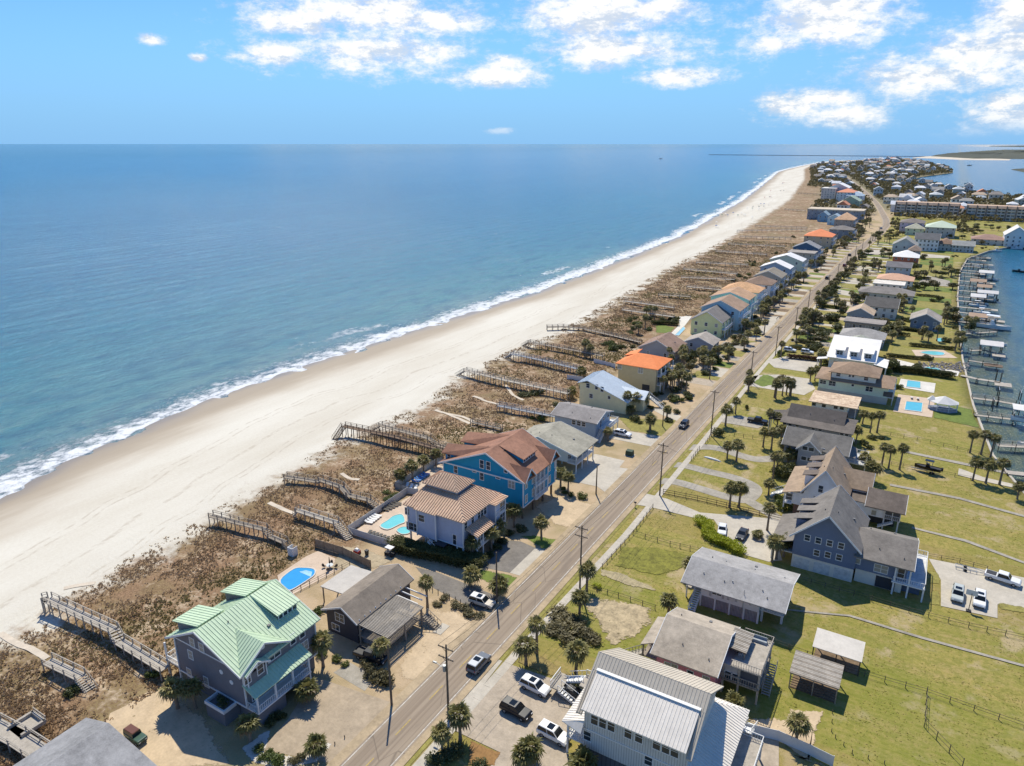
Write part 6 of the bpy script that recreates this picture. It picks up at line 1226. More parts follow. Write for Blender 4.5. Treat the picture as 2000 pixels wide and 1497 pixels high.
# ================================================================== THE TOWN AT THE ISLAND'S TIP (each house a few pixels)
TOWN = {}
for i, (rc, wc) in enumerate((('e9eaea','c9ccc8'),('d9d9d6','b4bcc4'),('9b9a96','a9b4b8'),('8a8580','c0b8a8'),('b7a691','cfc9bd'),('c98a6c','d5cfc4'),('aeb8bf','9fb0b8'),('cfd6d8','98a6a0'))):
    for j, (W_, D_, H_, Z_) in enumerate(((11,13,7,10.5),(14,12,8,11),(10,10,9,13))):
        mb = MB().box(-W_/2, W_/2, -D_/2, D_/2, 0, H_); mb.m = 1; e = .7; m_ = (Z_ - H_)
        if j == 1: mb.add([(-W_/2-e,-D_/2-e,H_),(W_/2+e,-D_/2-e,H_),(W_/2+e,D_/2+e,H_),(-W_/2-e,D_/2+e,H_),(-W_/4,0,Z_),(W_/4,0,Z_)],[(0,1,5,4),(1,2,5),(2,3,4,5),(3,0,4)])
        else: mb.add([(-W_/2-e,-D_/2-e,H_),(W_/2+e,-D_/2-e,H_),(W_/2+e,D_/2+e,H_),(-W_/2-e,D_/2+e,H_),(0,-D_/2-e,Z_),(0,D_/2+e,Z_)],[(0,4,5,3),(1,2,5,4),(0,1,4),(2,3,5)])
        mb.m = 2
        for s_ in range(2):
            for k in range(3):
                x = -W_/2 + W_*(k+.5)/3; z = H_*(s_+.55)/2; mb.add([(x-.7,-D_/2-.04,z-.8),(x+.7,-D_/2-.04,z-.8),(x+.7,-D_/2-.04,z+.8),(x-.7,-D_/2-.04,z+.8)],[(0,1,2,3)])
        TOWN[(i, j)] = mb.mesh('far_house', [wallm(wc), roofm(rc), PANE])
TLAB = {0:'far house with white roof in the town at the tip', 1:'far house with pale grey roof in the town at the tip', 2:'far house with mid grey roof in the town at the tip', 3:'far house with dark grey brown roof in the town at the tip', 4:'far house with tan roof in the town at the tip', 5:'far house with orange brown roof in the town at the tip', 6:'far house with blue grey roof in the town at the tip', 7:'far house with silver roof in the town at the tip'}
rt = random.Random(21); spots = []
def road_x(y): return float(np.interp(y, [p[1] for p in ROADC], [p[0] for p in ROADC]))
def free(x, y, gap=9):
    if abs(x - road_x(y)) < 13 and y < 2100: return False
    for a, b, c_, d in FOOT:
        if a - gap < x < b + gap and c_ - gap < y < d + gap: return False
    return True
tries = 0
while len(spots) < 290 and tries < 9000:
    tries += 1; v = rt.random(); y = 960 + 3350 * v ** 1.35; a = xd(y) + (30 if y < 2600 else 15) + (25 if y < 1600 else 0); b = xl(y) - 12
    if y < 1330: b = min(b, 150 + (y - 960) * .2)
    if b - a < 20: continue
    x = rt.uniform(a, b)
    if not free(x, y, 6): continue
    if any(abs(x - p[0]) < 17 and abs(y - p[1]) < 19 + (y - 960) * .005 for p in spots): continue
    spots.append((x, y))
for x, y in spots:
    i = rt.choices(range(8), (2,1.8,2.8,2.4,1.8,.7,1.8,1.6))[0]; o = link('far_house', TOWN[(i, rt.randrange(3))], None, (x, y, 0)); s_ = rt.uniform(.85, 1.35) * (1 + max(0, y - 2000) / 9000); o.scale = (s_, s_, s_ * rt.uniform(.8, 1.05)); o.rotation_euler.z = rt.choice((0, .15, 1.57, -.2)) + rt.uniform(-.1, .1)
    f_ = (x - xd(y)) / max(1, xl(y) - xd(y)); wh = 'on the beach side of town' if f_ < .33 else 'in the middle of town' if f_ < .68 else 'on the bay side of town'; lb = TLAB[i].split(' in ')[0] + ' ' + wh
    tag(o, lb, 'house', lb[4:])
# woods among the far houses: one mass nobody could count
def far_woods():
    mb = MB(); rr = random.Random(5); n = 0
    while n < 9000:
        y = 930 + 3550 * rr.random() ** 1.25; a = xd(y) + (45 if y < 1500 else 18); b = xl(y) - 5; x = rr.uniform(a, min(b, 330)); n += 1
        if abs(x - road_x(y)) < 9 and y < 2100: continue
        if any(p < x < q and c_ < y < d for p, q, c_, d in FOOT): continue
        if any(abs(x - p[0]) < 8 and abs(y - p[1]) < 10 for p in spots): continue
        r = rr.uniform(2.5, 5.5); h = rr.uniform(3, 7.5)
        for k in range(13):
            an = rr.uniform(0, 6.28); e = rr.uniform(-.2, 1.4); q = Vector((x + math.cos(an)*math.cos(e)*r, y + math.sin(an)*math.cos(e)*r, max(.5, h*.55 + math.sin(e)*h*.45)))
            d = Vector((rr.gauss(0,1), rr.gauss(0,1), rr.gauss(0,1))).normalized(); u = d.orthogonal().normalized() * r * .42; v_ = d.cross(u); mb.add([q-u, q-v_*.8, q+u, q+v_*.8], [(0,1,2,3)])
    o = link('far_woods', mb.mesh('far_woods', LEAFO)); tag(o, 'dark green trees filling the gaps between the houses of the far town', 'trees', kind='stuff')
far_woods()
# headland, sand bars and jetty across the inlet
HEADM = M('headland_ground', (.07,.075,.045), .9, .3, .02, .2, .3); BARM = M('sand_bar', (.62,.54,.42), .9, .1, .02, .2, .1)
def lowland(name, pts, z, mat, rough):
    rr = random.Random(len(pts)); c_ = sum((Vector((p[0], p[1], 0)) for p in pts), Vector()) / len(pts); P = dens(pts + [pts[0]], 60)[:-1]; mb = MB(); n = len(P); R_ = [1.0, .96, .8, .5, .2]; V = []
    for k, f in enumerate(R_):
        for p in P: V.append((c_.x + (p[0]-c_.x)*f, c_.y + (p[1]-c_.y)*f, SEA_Z - .2 + (z * (.35, .8, 1, 1, 1)[k] * rr.uniform(1-rough, 1+rough) if k else 0)))
    F = [(k*n+i, k*n+(i+1) % n, (k+1)*n+(i+1) % n, (k+1)*n+i) for k in range(4) for i in range(n)] + [tuple(4*n+i for i in range(n))]
    mb.add(V, F); o = link(name, mb.mesh(name, mat)); o['kind'] = 'structure'
def gp(*L): return [tuple(G('p', x, y)[:2]) for x, y in L]
lowland('headland', gp((1815,306),(1850,301),(1905,297),(1960,293.5),(2060,293),(2120,302),(2040,311),(1965,310.5),(1900,311)), 9, HEADM, .35)
lowland('sand_bar', gp((1780,308.5),(1815,305.2),(1860,303),(1900,311.5),(1975,311.5),(1972,313.2),(1880,312.4),(1820,309.5)), 2.6, BARM, .1)
lowland('marsh_island', gp((1975,331),(2010,329),(2060,333),(2010,338)), 2.5, HEADM, .3)
lowland('far_coast', gp((1930,286.4),(1990,285.6),(2150,285.6),(2150,287.6),(1990,287.4)), 14, HEADM, .3)
lowland('far_beach', gp((1870,285.2),(1985,284.7),(2000,286),(1930,286.3)), 3, BARM, .1)
jt = Thing('rock_jetty', 'long low dark rock jetty reaching into the sea beyond the town', 'jetty', tuple(G('p', 1600, 305)), None); jm = MB(); rj = random.Random(3)
ja, jb = G('p', 1385, 302.6), G('p', 1830, 306.3)
for k in range(240):
    p = ja + (jb - ja) * (k / 239); r = rj.uniform(5, 9); q = [(p.x + math.cos(a)*r*rj.uniform(.7,1.1), p.y + math.sin(a)*r*rj.uniform(.7,1.1)) for a in (0,1.57,3.14,4.71)]; jm.hexa([(a,b,-3) for a,b in q], [(p.x+(a-p.x)*.6, p.y+(b-p.y)*.6, rj.uniform(.6,2.0)) for a,b in q])
jt.part('boulders', jm, M('dark_rock', (.06,.06,.06), .9, .2, .1, 1, .2), kind='stuff')

# ================================================================== BOARDWALKS OVER THE DUNES
bw = lambda label, pts, mat=WOOD, w=1.7, **k: walkway('boardwalk', label, 'boardwalk', pts, w, mat, **k)
bw('long grey boardwalk with mid stairs ending at the green roofed house', W2('c1', (310,275,2.6),(350,265,2.6),(585,375,2.6),(835,490,2.6),(880,575,1.7),(1215,780,1.9)), WOODP)
bw('short grey boardwalk with a long stair beside the sand lot', W2('c1', (350,720,1.9),(590,835,1.9),(690,965,.1)), WOODP)
t_ = bw('wide boardwalk with bench platform by the grey hip roof', W2('c1', (-60,1190,1.6),(130,1290,1.6),(330,1420,1.6),(420,1500,1.6)), WOODP, 2.6)
pc = G('c1', 185, 1225, 1.6); t_.box('bench_platform', pc.x-2.2, pc.x+1.2, pc.y-1.2, pc.y+2.2, 1.45, 1.6, WOODP); t_.part('bench', MB().box(pc.x-2.2, pc.x+1.2, pc.y+1.9, pc.y+2.3, 1.6, 2.1).box(pc.x-2.3, pc.x-1.9, pc.y-1.2, pc.y+2.2, 1.6, 2.1).box(pc.x+.9, pc.x+1.3, pc.y-1, pc.y+2.2, 1.6, 2.1), WOODP); t_.rail((pc.x-2.2,pc.y+2.3),(pc.x+1.2,pc.y+2.3),1.6,WOODP)
bw('brownish boardwalk stepping down to a white beach shower by the blue pool', W2('d1', (45,850,2.2),(235,900,2.2),(440,950,2.2),(480,1000,1.3),(585,1045,1.3),(618,1095,.1)), WOOD, 1.4)
bw('winding grey boardwalk crossing to the lavender house pool fence', W2('d1', (590,565,2.0),(820,600,2.0),(850,590,2.3),(1000,640,2.3),(1050,700,1.5),(1200,735,1.5),(1265,790,.5)), WOOD, 1.5)
bw('boardwalk with steep stair landing beside the wooden privacy fence', W2('d1', (650,840,1.2),(680,810,2.2),(960,900,2.2),(1060,1025,.1)), WOODP, 1.6)
bw('tall dark brown pier like boardwalk with beach stair by the teal house', W2('d1', (945,300,.0),(1015,195,3.0),(1400,275,3.0),(1800,385,3.0)), WOODB, 1.7, step=2.0)
bw('lighter boardwalk running beside the tall dark brown one', W2('d1', (1215,225,1.0),(1285,190,2.6),(1640,285,2.6),(1700,335,1.6),(1860,370,1.6)), WOOD, 1.6)
bw('grey boardwalk leading to the blue grey bungalow', W2('d2', (835,45,2.0),(1280,130,2.0)), M('cool_grey_timber', (.26,.27,.29), .9, .2, 2, 8, .3), 1.7)
bw('very short white railed walk end in the dune behind the teal roof', W2('d2', (640,165,1.4),(860,215,1.2)), WOOD, 1.2)
bw('long grey boardwalk with beach stair by the pale yellow house', W2('e1', (210,965,-.3),(295,915,2.6),(660,1005,2.6),(1300,1140,2.6)), WOODP, 1.8)
bw('dark boardwalk with beach stair ending near a lone palm', W2('e1', (680,800,-.3),(750,755,2.6),(1060,820,2.6),(1390,900,2.6)), M('cool_grey_timber', (.26,.27,.29)), 1.9)
bw('long thin boardwalk with beach stair behind the orange roof', W2('e1', (850,680,-.3),(915,640,2.4),(1200,690,2.4),(1640,775,2.2)), WOOD, 1.6)
bw('boardwalk ending in a beach platform with seats', W2('e1', (1090,495,1.5),(1250,490,1.5),(1450,510,1.2),(1750,580,1.2),(2000,640,1.4)), WOOD, 1.9)
FBL = 'far weathered boardwalk crossing the brown dunes north of the yellow gabled house'
for c, a, b in (('e2',(330,325),(830,395)),('e2',(350,240),(830,305)),('e2',(680,178),(990,198)),('e2',(960,100),(1300,132)),('e2',(900,10),(1420,32)),('e5',(200,1290),(800,1345)),('e5',(340,1215),(920,1245)),('e5',(560,1090),(1130,1130)),('e5',(700,1010),(1330,1040)),('e5',(830,930),(1400,945)),('e5',(800,865),(1570,850)),('e5',(1000,810),(1580,830)),('e5',(1330,625),(1560,640)),('e5',(1480,445),(1720,458))):
    bw(FBL, W2(c, (*a,1.8),(*b,1.8)), WOODP if RND.random() < .6 else WOOD, 1.9, step=5, group='far boardwalks over the dunes')
g = G('d1', 645, 1140); sh = Thing('beach_shower', 'small white beach shower stall at the foot of a boardwalk', 'shower', tuple(g)); sh.part('stall', MB().box(g.x-.7,g.x+.7,g.y-.7,g.y-.6,0,2).box(g.x-.7,g.x-.6,g.y-.6,g.y+.7,0,2).box(g.x+.6,g.x+.7,g.y-.6,g.y+.7,0,2), TRIM); sh.part('shower_pipe', MB().tube((g.x,g.y+.5,0),(g.x,g.y+.5,2.3),.04,.04,6).bar((g.x,g.y+.5,2.3),(g.x,g.y,2.25),.05,.05), METALG)

# ================================================================== DOCKS AND BOATS
dk = lambda label, pts, w=1.8, rails=True, group=None: walkway('dock', label, 'dock', pts, w, WOODP, SEA_Z - 1.5, rails, 4.0, group, True)
def boathouse(t, x, y, L, W_, z, rm, lift=True):
    t.gable(x-L/2, x+L/2, y-W_/2, y+W_/2, z, z+1.3, 'x', rm, TRIM, inset=.1, trim=False)
    for sx in (-1, 0, 1):
        for sy in (-1, 1): t.part('pile', MB().tube((x+sx*L*.45, y+sy*W_*.45, SEA_Z-1.5), (x+sx*L*.45, y+sy*W_*.45, z), .17, .15, 7), DARKW)
def lift(t, x, y, L, W_):
    for sx in (-1, 1):
        for sy in (-1, 1): t.part('pile', MB().tube((x+sx*L/2, y+sy*W_/2, SEA_Z-1.5), (x+sx*L/2, y+sy*W_/2, 2.6), .16, .14, 7), DARKW)
        t.part('lift_beam', MB().bar((x+sx*L/2, y-W_/2, 2.3), (x+sx*L/2, y+W_/2, 2.3), .18, .25), METALG)
rw_ = metalm('d9dad8'); rt_ = M('tan_boathouse_roof', rgb('b79a80'), .8, .1, 1, 5, .1)
d = dk('dock with white covered boat lift opposite the gazebo path', W2('m2', (480,795,.5),(860,840,.5)), 1.9); e = d.o; p = G('m2', 925, 850, .5); lift(d, p.x, p.y+1, 5, 4.4); d.plane([(p.x-3.2,p.y-2.6,4.4),(p.x+4,p.y-2.6,4.4),(p.x+4,p.y+3.4,4.4),(p.x-3.2,p.y+3.4,4.4)], M('white_canvas', (.68,.66,.62)), .12, name='lift_cover'); boat((p.x+1.5, p.y-1.2), R(180), 9.5, 'large white motor boat hanging under a white lift cover', z=.6)
d = dk('dock with open timber boat lift at its end', W2('m2', (460,640,.5),(700,670,.5),(860,700,.5)), 2.2); p = G('m2', 800, 620, .5); lift(d, p.x, p.y, 6, 5); p = G('m2', 770, 720, .5); lift(d, p.x, p.y, 7, 4)
d = dk('dock widening to a tan platform beside tall mooring piles', W2('m2', (360,435,.5),(510,470,.5),(715,500,.5)), 2.0, False); p = G('m2', 745, 520, .5); d.box('platform', p.x-2.5, p.x+2.5, p.y-2.5, p.y+2.5, .3, .5, WOODP)
for q in ((680,460), (720,490)): p = G('m2', *q, .5); d.part('pile', MB().tube((p.x,p.y,SEA_Z-1),(p.x,p.y,3.6),.2,.18,8), DARKW)
d = dk('narrow dock with small red brown deck', W2('m2', (430,300,.5),(560,320,.5),(690,340,.5)), 1.6); p = G('m2', 655, 345, .5); d.box('platform', p.x-3, p.x+3, p.y-2, p.y+2, .3, .5, WOODB)
d = dk('dock with white roofed boathouse and corner float', W2('m2', (440,210,.5),(560,205,.5),(690,240,.5)), 1.8); p = G('m2', 640, 150, 3.2); boathouse(d, p.x, p.y, 8, 6.5, 3.2, rw_); p = G('m2', 700, 250, .4); d.box('float', p.x-2, p.x+2.4, p.y-3, p.y+3, .1, .4, WOODP); p = G('m2', 700, 130, .5); boat((p.x, p.y), R(20), 7, 'white motor boat tied beside the white roofed boathouse')
d = dk('railed dock between two rows of palms', W2('m2', (690,1075,.5),(1000,1090,.5)), 2.0); p = G('m2', 950, 1040, .5); boat((p.x+2.2, p.y), R(170), 8, 'white boat nosed in beside the railed dock')
dk('dock with pale deck at the boat ramp', W2('m2', (770,1320,.5),(1000,1345,.5)), 2.4, False)
p = G('p', 1938, 637, 0); boat((p.x, p.y, 0), R(-12), 15, 'big white sport fishing yacht with tall canopy', top='f2f2ee'); p = G('p', 1925, 622); boat((p.x, p.y), R(-12), 10, 'white cabin boat moored behind the big yacht', top='efefe8')
dk('dock alongside the big white yacht', W2('p', (1880,652,.5),(1945,648,.5)), 1.8)
rdk = random.Random(8); k = 0; y = 388.0
while y < 645:
    x = xl(y); L = rdk.uniform(8, 17); sk = rdk.uniform(-3, 2); q = rdk.random(); d = dk('far lagoon dock with ' + ('a roofed boathouse' if q < .4 else 'an open boat lift' if q < .75 else 'a square end platform') + ' in the crowded row', [Vector((x-1,y,.5)), Vector((x+L*.6,y+sk*.5,.5)), Vector((x+L,y+sk,.5))], rdk.uniform(1.5, 2.4), rdk.random() < .4, 'far docks along the lagoon')
    if q < .4: boathouse(d, x+L-3, y+sk+4.6, rdk.uniform(7, 10), rdk.uniform(5, 6.5), rdk.uniform(2.8, 3.6), rw_ if rdk.random() < .6 else rt_)
    elif q < .75: lift(d, x+L-2, y+sk+4, rdk.uniform(5, 8), 4.4)
    else: d.box('platform', x+L-3, x+L+3, y+sk-2.4, y+sk+2.4, .3, .5, WOODP)
    for j in range(rdk.choice((0, 1, 1, 2))): boat((x + L + rdk.uniform(-6, 3), y + sk + rdk.choice((-4, 4.4)) + rdk.uniform(-.5, .5)), R(rdk.choice((0, 180)) + rdk.uniform(-14, 14)), rdk.uniform(5.5, 10), rdk.choice(('small white', 'little white', 'moored white')) + ' boat at a far dock on the lagoon', top='eeeeea' if rdk.random() < .5 else None, group='boats at the far docks')
    y += rdk.uniform(11, 21)
for q, L, lb in (((1990,532),8,'dark small boat drifting in the open lagoon'), ((1890,360),14,'white speedboat on the bay beyond the condominiums'), ((1893,324),16,'dark boat on the far bay'), ((1290,311),22,'white boat far out on the ocean')):
    p = G('p', *q, SEA_Z); boat((p.x, p.y), R(160), L, lb, hull='30343a' if 'dark' in lb else 'f0f0ea', top='f0f0ea' if 'dark' not in lb else None)
for q, lb in (((1925,482),'white boat in the cove below the low blue grey house'), ((1945,492),'second white boat in the cove, nearer the open lagoon'), ((1985,487),'long white boat at the head of the cove')):
    p = G('p', *q, SEA_Z); boat((p.x, p.y), R(20), 9, lb, top='eeeeea')
p = G('d4', 1160, 535); boat((p.x, p.y, 0), R(175), 6.0, 'black motor boat on a trailer parked on the dry lawn', hull='1a1c20', top='15161a', trailer=True, z=.95)

# ================================================================== CARS
NB = -math.pi / 2
car('suv', '6d7278', 'c3', 845, 800, math.pi/2, 'grey SUV with glass roof driving along the road by the parking court', 'b9bdbf', z=RZ)
car('suv', 'e8e7e2', 'c3', 1240, 965, -.06, 'white SUV parked nearest the palms on the paved court', z=.1); car('suv', '1d2026', 'c3', 1105, 1130, -.06, 'black SUV parked between two white ones on the paved court', z=.1); car('suv', 'ecebe6', 'c3', 1370, 1300, -.06, 'white SUV parked beside the white board house', z=.1); car('sedan', '24282e', 'c3', 1510, 1010, -.06, 'black sedan tucked in by the entrance stair', z=.1)
car('suv', 'cfc4b2', 'c3', 800, 345, 0, 'tan and white wagon with roof rack parked on the asphalt drive', 'e6e2da', z=.1, to=(935,388))
car('jeep', '3f5a4c', 'c1', 950, 1270, 0, 'green open jeep with brown soft top on the sand lot', '6e4a3c', z=.1, to=(1060,1340))
car('truck', '23262b', 'g4', 850, 1420, .1, 'dark pickup truck under the palm before the pergola', z=.1)
car('suv', 'e9ebee', 'f4', 1150, 990, 0, 'white SUV on the drive of the blue grey bungalow', z=.1); car('suv', '3a4048', 'd3', 880, 205, -math.pi/2, 'dark SUV driving on the road past the loop drive', z=RZ)
car('sedan', 'e4e5e4', 'd3', 1165, 930, 0, 'white car beside the clipped bright hedge', z=.1, to=(1155,1015)); car('sedan', '3a3d42', 'd3', 1328, 970, 0, 'dark sedan beside the white car on the concrete drive', z=.1, to=(1282,1045))
car('truck', 'e6e6e2', 'c5', 1530, 290, -.16, 'white crew cab pickup truck hitched to a small trailer', z=.1); car('suv', 'b9bfba', 'c5', 1235, 395, -1.62, 'silver SUV parked near the basketball pole', z=.1); car('suv', 'e9e9e6', 'c5', 1378, 430, -1.62, 'white hatchback parked near the basketball pole', z=.1)
car('truck', '1c1e22', 'd3', 1420, 175, .0, 'black pickup truck on the drive of the dark roofed house', z=.1)
car('suv', 'dfe2e6', 'e3', 710, 735, 0, 'white van in the drive behind the purple hedge', z=.1); car('suv', 'e6e8ea', 'e3', 880, 755, 0, 'white SUV second in the drive behind the purple hedge', z=.1)
for x, y, col, lb in ((-56.6, 478, '2c3036', 'dark car on the road past the white metal roofs'), (-53.6, 536, '8a4048', 'red car on the distant road'), (-56.5, 590, '25282c', 'black car on the distant road ahead of the red one'), (-52, 800, 'e0e2e4', 'white van on the road at the far bend'), (-48.5, 760, '2a2d33', 'dark car on the road at the far bend')): car('suv', col, None, 0, 0, math.pi/2, lb, loc=(x, y, 0), z=RZ)
def golf_cart():
    g = G('d1', 1355, 1140); t = House('golf_cart', 'white roofed golf cart parked by the hedge', 'cart', tuple(g)); x, y = g.x, g.y; t.box('body', x-1.1, x+1.1, y-.55, y+.55, .3, .7, PLAST); t.part('roof', MB().slab([(x-.9,y-.6,1.9),(x+.8,y-.6,1.9),(x+.8,y+.6,1.9),(x-.9,y+.6,1.9)], .08), TRIM); t.box('seat', x-.5, x+.1, y-.5, y+.5, .7, 1.0, M('beige_seat', (.4,.34,.26)))
    for sx in (-.8, .7):
        for sy in (-.52, .52): t.post(x+sx, y+sy, .7, 1.85, .05, PLAST); t.part('wheel', MB().tube((x+sx, y+sy-.1, .25), (x+sx, y+sy+.1, .25), .25, .25, 10), TYRE)
golf_cart()
def small_trailer():
    g = G('c5', 1300, 215); t = House('trailer', 'small empty flatbed trailer behind the white pickup', 'trailer', tuple(g)); x, y = g.x, g.y
    for sy in (-.7, .7): t.part('frame_rail', MB().bar((x-2, y+sy, .5), (x+1.5, y+sy, .5), .1, .12), METALG); t.part('wheel', MB().tube((x-.3, y+sy*1.2-.1, .3), (x-.3, y+sy*1.2+.1, .3), .3, .3, 12), TYRE)
    for sx in (-2, -.8, .4, 1.5): t.part('cross_member', MB().bar((x+sx, y-.7, .5), (x+sx, y+.7, .5), .08, .08), METALG)
    t.part('tongue', MB().bar((x+1.5, y-.7, .5), (x+3.4, y, .5), .08, .08).bar((x+1.5, y+.7, .5), (x+3.4, y, .5), .08, .08), METALG)
small_trailer()
g = G('c5', 1310, 480); t = Thing('basketball_hoop', 'basketball pole with white backboard between parked cars', 'basketball hoop', tuple(g)); t.part('pole', MB().tube((g.x,g.y,0),(g.x,g.y,3.1),.07,.06,8).bar((g.x,g.y,3.0),(g.x,g.y+.7,3.2),.08,.08), DARKW); t.part('backboard', MB().box(g.x-.9,g.x+.9,g.y+.7,g.y+.75,2.8,3.9), TRIM); t.part('base', MB().box(g.x-.4,g.x+.4,g.y-.5,g.y+.3,0,.2), PLAST)
g = G('d3', 1090, 440); t = Thing('canoe', 'upturned white canoe lying on the grass by the loop drive', 'canoe', tuple(g)); mb = MB(); st = [(-2.6,.03),(-2,.28),(-1,.42),(0,.46),(1,.42),(2,.28),(2.6,.03)]
for x, r in st: mb.v += [(g.x + x*.95, g.y - x*.15 + math.cos(a)*r, .05 + math.sin(a)*r) for a in (0,.79,1.57,2.36,3.14)]
for i in range(6): mb.f += [(i*5+k, i*5+k+1, i*5+k+6, i*5+k+5) for k in range(4)]; mb.mi += [0]*4
t.part('hull', mb, WHITE); t.part('keel', MB().bar((g.x-2.4,g.y+.36,.15),(g.x+2.4,g.y-.36,.15),.05,.05), METALG)
g = G('d3', 485, 410); t = Thing('utility_cabinet', 'green utility cabinet on the lawn by the stilt house drive', 'cabinet', tuple(g)); t.part('cabinet', MB().hexa([(g.x-1,g.y-.8,0),(g.x+1,g.y-.8,0),(g.x+1,g.y+.8,0),(g.x-1,g.y+.8,0)],[(g.x-.9,g.y-.7,1.4),(g.x+.9,g.y-.7,1.4),(g.x+.9,g.y+.7,1.5),(g.x-.9,g.y+.7,1.5)]), M('cabinet_green', (.05,.08,.05))); t.part('pad', MB().box(g.x-1.3,g.x+1.3,g.y-1.1,g.y+1.1,0,.08), CONC)
g = G('d3', 525, 790); t = Thing('mailbox', 'mailbox on a post where the concrete drive meets the road', 'mailbox', tuple(g)); t.part('post', MB().bar((g.x,g.y,0),(g.x,g.y,1.1),.1,.1), WOODB); t.part('box', MB().box(g.x-.28,g.x+.28,g.y-.14,g.y+.14,1.1,1.4), PLAST)
g = G('d1', 1185, 1140); t = Thing('trash_bin', 'dark wheeled bin in the yard behind the wooden fence', 'bin', tuple(g)); t.part('body', MB().hexa([(g.x-.25,g.y-.25,.1),(g.x+.25,g.y-.25,.1),(g.x+.25,g.y+.25,.1),(g.x-.25,g.y+.25,.1)],[(g.x-.32,g.y-.32,1.1),(g.x+.32,g.y-.32,1.1),(g.x+.32,g.y+.32,1.1),(g.x-.32,g.y+.32,1.1)]), PLAST); t.part('lid', MB().box(g.x-.35,g.x+.35,g.y-.35,g.y+.35,1.1,1.18), PLAST)
g = G('d1', 1115, 1130); t = Thing('beach_wagon', 'red and white wagon loaded with beach gear in the yard', 'wagon', tuple(g)); t.part('tub', MB().box(g.x-.7,g.x+.6,g.y-.45,g.y+.45,.3,.8), M('wagon_red', (.35,.03,.03))); t.part('load', MB().hexa([(g.x-.6,g.y-.4,.8),(g.x+.5,g.y-.4,.8),(g.x+.5,g.y+.4,.8),(g.x-.6,g.y+.4,.8)],[(g.x-.3,g.y-.3,1.25),(g.x+.3,g.y-.2,1.2),(g.x+.3,g.y+.2,1.2),(g.x-.3,g.y+.3,1.25)]), WHITE); [t.part('wheel', MB().tube((g.x+sx,g.y+sy-.06,.2),(g.x+sx,g.y+sy+.06,.2),.2,.2,10), TYRE) for sx in (-.5,.4) for sy in (-.48,.48)]

# ================================================================== POLES
UG = 'utility poles along the road'
upole(-50.4, 66.4, 13.2, 'utility pole with transformer and street lamp beside the paved court', UG, 2, True, True); upole(-48, 105.7, 13.4, 'utility pole with crossarms facing the lavender house', UG, 2); upole(-47.8, 149.4, 13.6, 'utility pole with crossarms at the split rail fence by the loop drive', UG, 2); upole(-47.8, 192.6, 13.8, 'utility pole with crossarms near the dark roofed house drive', UG, 1)
upole(-49.6, 248, 11.5, 'utility pole opposite the orange roofed house', UG, 1); upole(-48.8, 286.5, 12.2, 'utility pole near the two white vans', UG, 1)
for y, x in ((330,-49.2),(375,-51.2),(425,-49),(470,-50),(516,-50.4),(560,-50),(606,-50),(655,-49),(705,-47)): upole(x, y, 11.5, 'far utility pole beside the straight road', 'far utility poles along the road', 1)
upole(-59.3, 64.2, 11.0, 'plain leaning service pole at the gravel drive of the green roofed house', UG, 0); upole(-59, 93.5, 10.8, 'plain service pole between asphalt drive and small lawn', UG, 0); upole(-61.2, 142.2, 7.6, 'short service pole by the drive of the stilt house', UG, 0); upole(-62.1, 192, 5.4, 'short dark post beside the pale yellow house lawn', UG, 0); upole(-62.8, 243.5, 5.8, 'short service pole by the orange roof palm grove', UG, 0)

WIRE = M('wire_black', (.03,.03,.03), .7, .1, 1, 4, 0)
def wires(a, b, label, group=None):
    t = Thing('power_line', label, 'power line', (a[0], a[1], 0), group)
    for q in (-1.15, 0, 1.15):
        mb = MB(); P = [Vector((a[0] + q + (b[0]-a[0]) * k / 8, a[1] - .15 + (b[1]-a[1]) * k / 8, a[2] - .22 + (b[2]-a[2]) * k / 8 - 1.1 * (1 - (k / 4 - 1) ** 2))) for k in range(9)]
        for p, r_ in zip(P, P[1:]): mb.tube(p, r_, .022, .022, 4, False)
        t.part('wire', mb, WIRE)
PL = [(-50.4,66.4,13.2),(-48,105.7,13.4),(-47.8,149.4,13.6),(-47.8,192.6,13.8),(-49.6,248,11.5),(-48.8,286.5,12.2)] + [(x, y, 11.5) for y, x in ((330,-49.2),(375,-51.2),(425,-49),(470,-50),(516,-50.4),(560,-50),(606,-50))]
WL = ['overhead wires from the transformer pole to the pole facing the lavender house', 'overhead wires between the lavender house pole and the loop drive pole', 'overhead wires between the loop drive pole and the dark roofed house pole', 'overhead wires leading on to the pole opposite the orange roofed house', 'overhead wires leading to the pole near the two white vans']
for k in range(len(PL) - 1): wires(PL[k], PL[k+1], WL[k] if k < 5 else 'far overhead wires strung beside the straight road', None if k < 5 else 'far overhead wires')
# ================================================================== FENCES
def fp(c, *L): return [tuple(G(c, x, y)[:2]) for x, y in L]
VIN = M('grey_vinyl', (.52,.52,.51), .6, .06, 1, 5, .05); VINW = M('white_vinyl', (.66,.66,.66), .6, .05, 1, 5, .05); PLK = M('fence_planks', (.30,.23,.16), .9, .22, 3, 7, .2)
fence('pale vinyl fence round the lavender house pool', fp('d1', (1050,975),(1480,690),(1560,700)), 1.7, 2.4, VIN, panel=VIN); fence('pale vinyl fence on the near side of the lavender house pool', fp('d1', (1060,985),(1370,1085)), 1.7, 2.4, VIN, panel=VIN)
fence('pale vinyl fence behind the teal house sun terrace', fp('d1', (1390,650),(1480,680)) + fp('d1', (1390,650),(1740,450)), 1.7, 2.4, VIN, panel=VIN); fence('brown plank privacy fence beside the blue pool deck', fp('d1', (810,1080),(1010,1140),(1215,1240)), 2.0, 2.4, WOODB, panel=PLK)
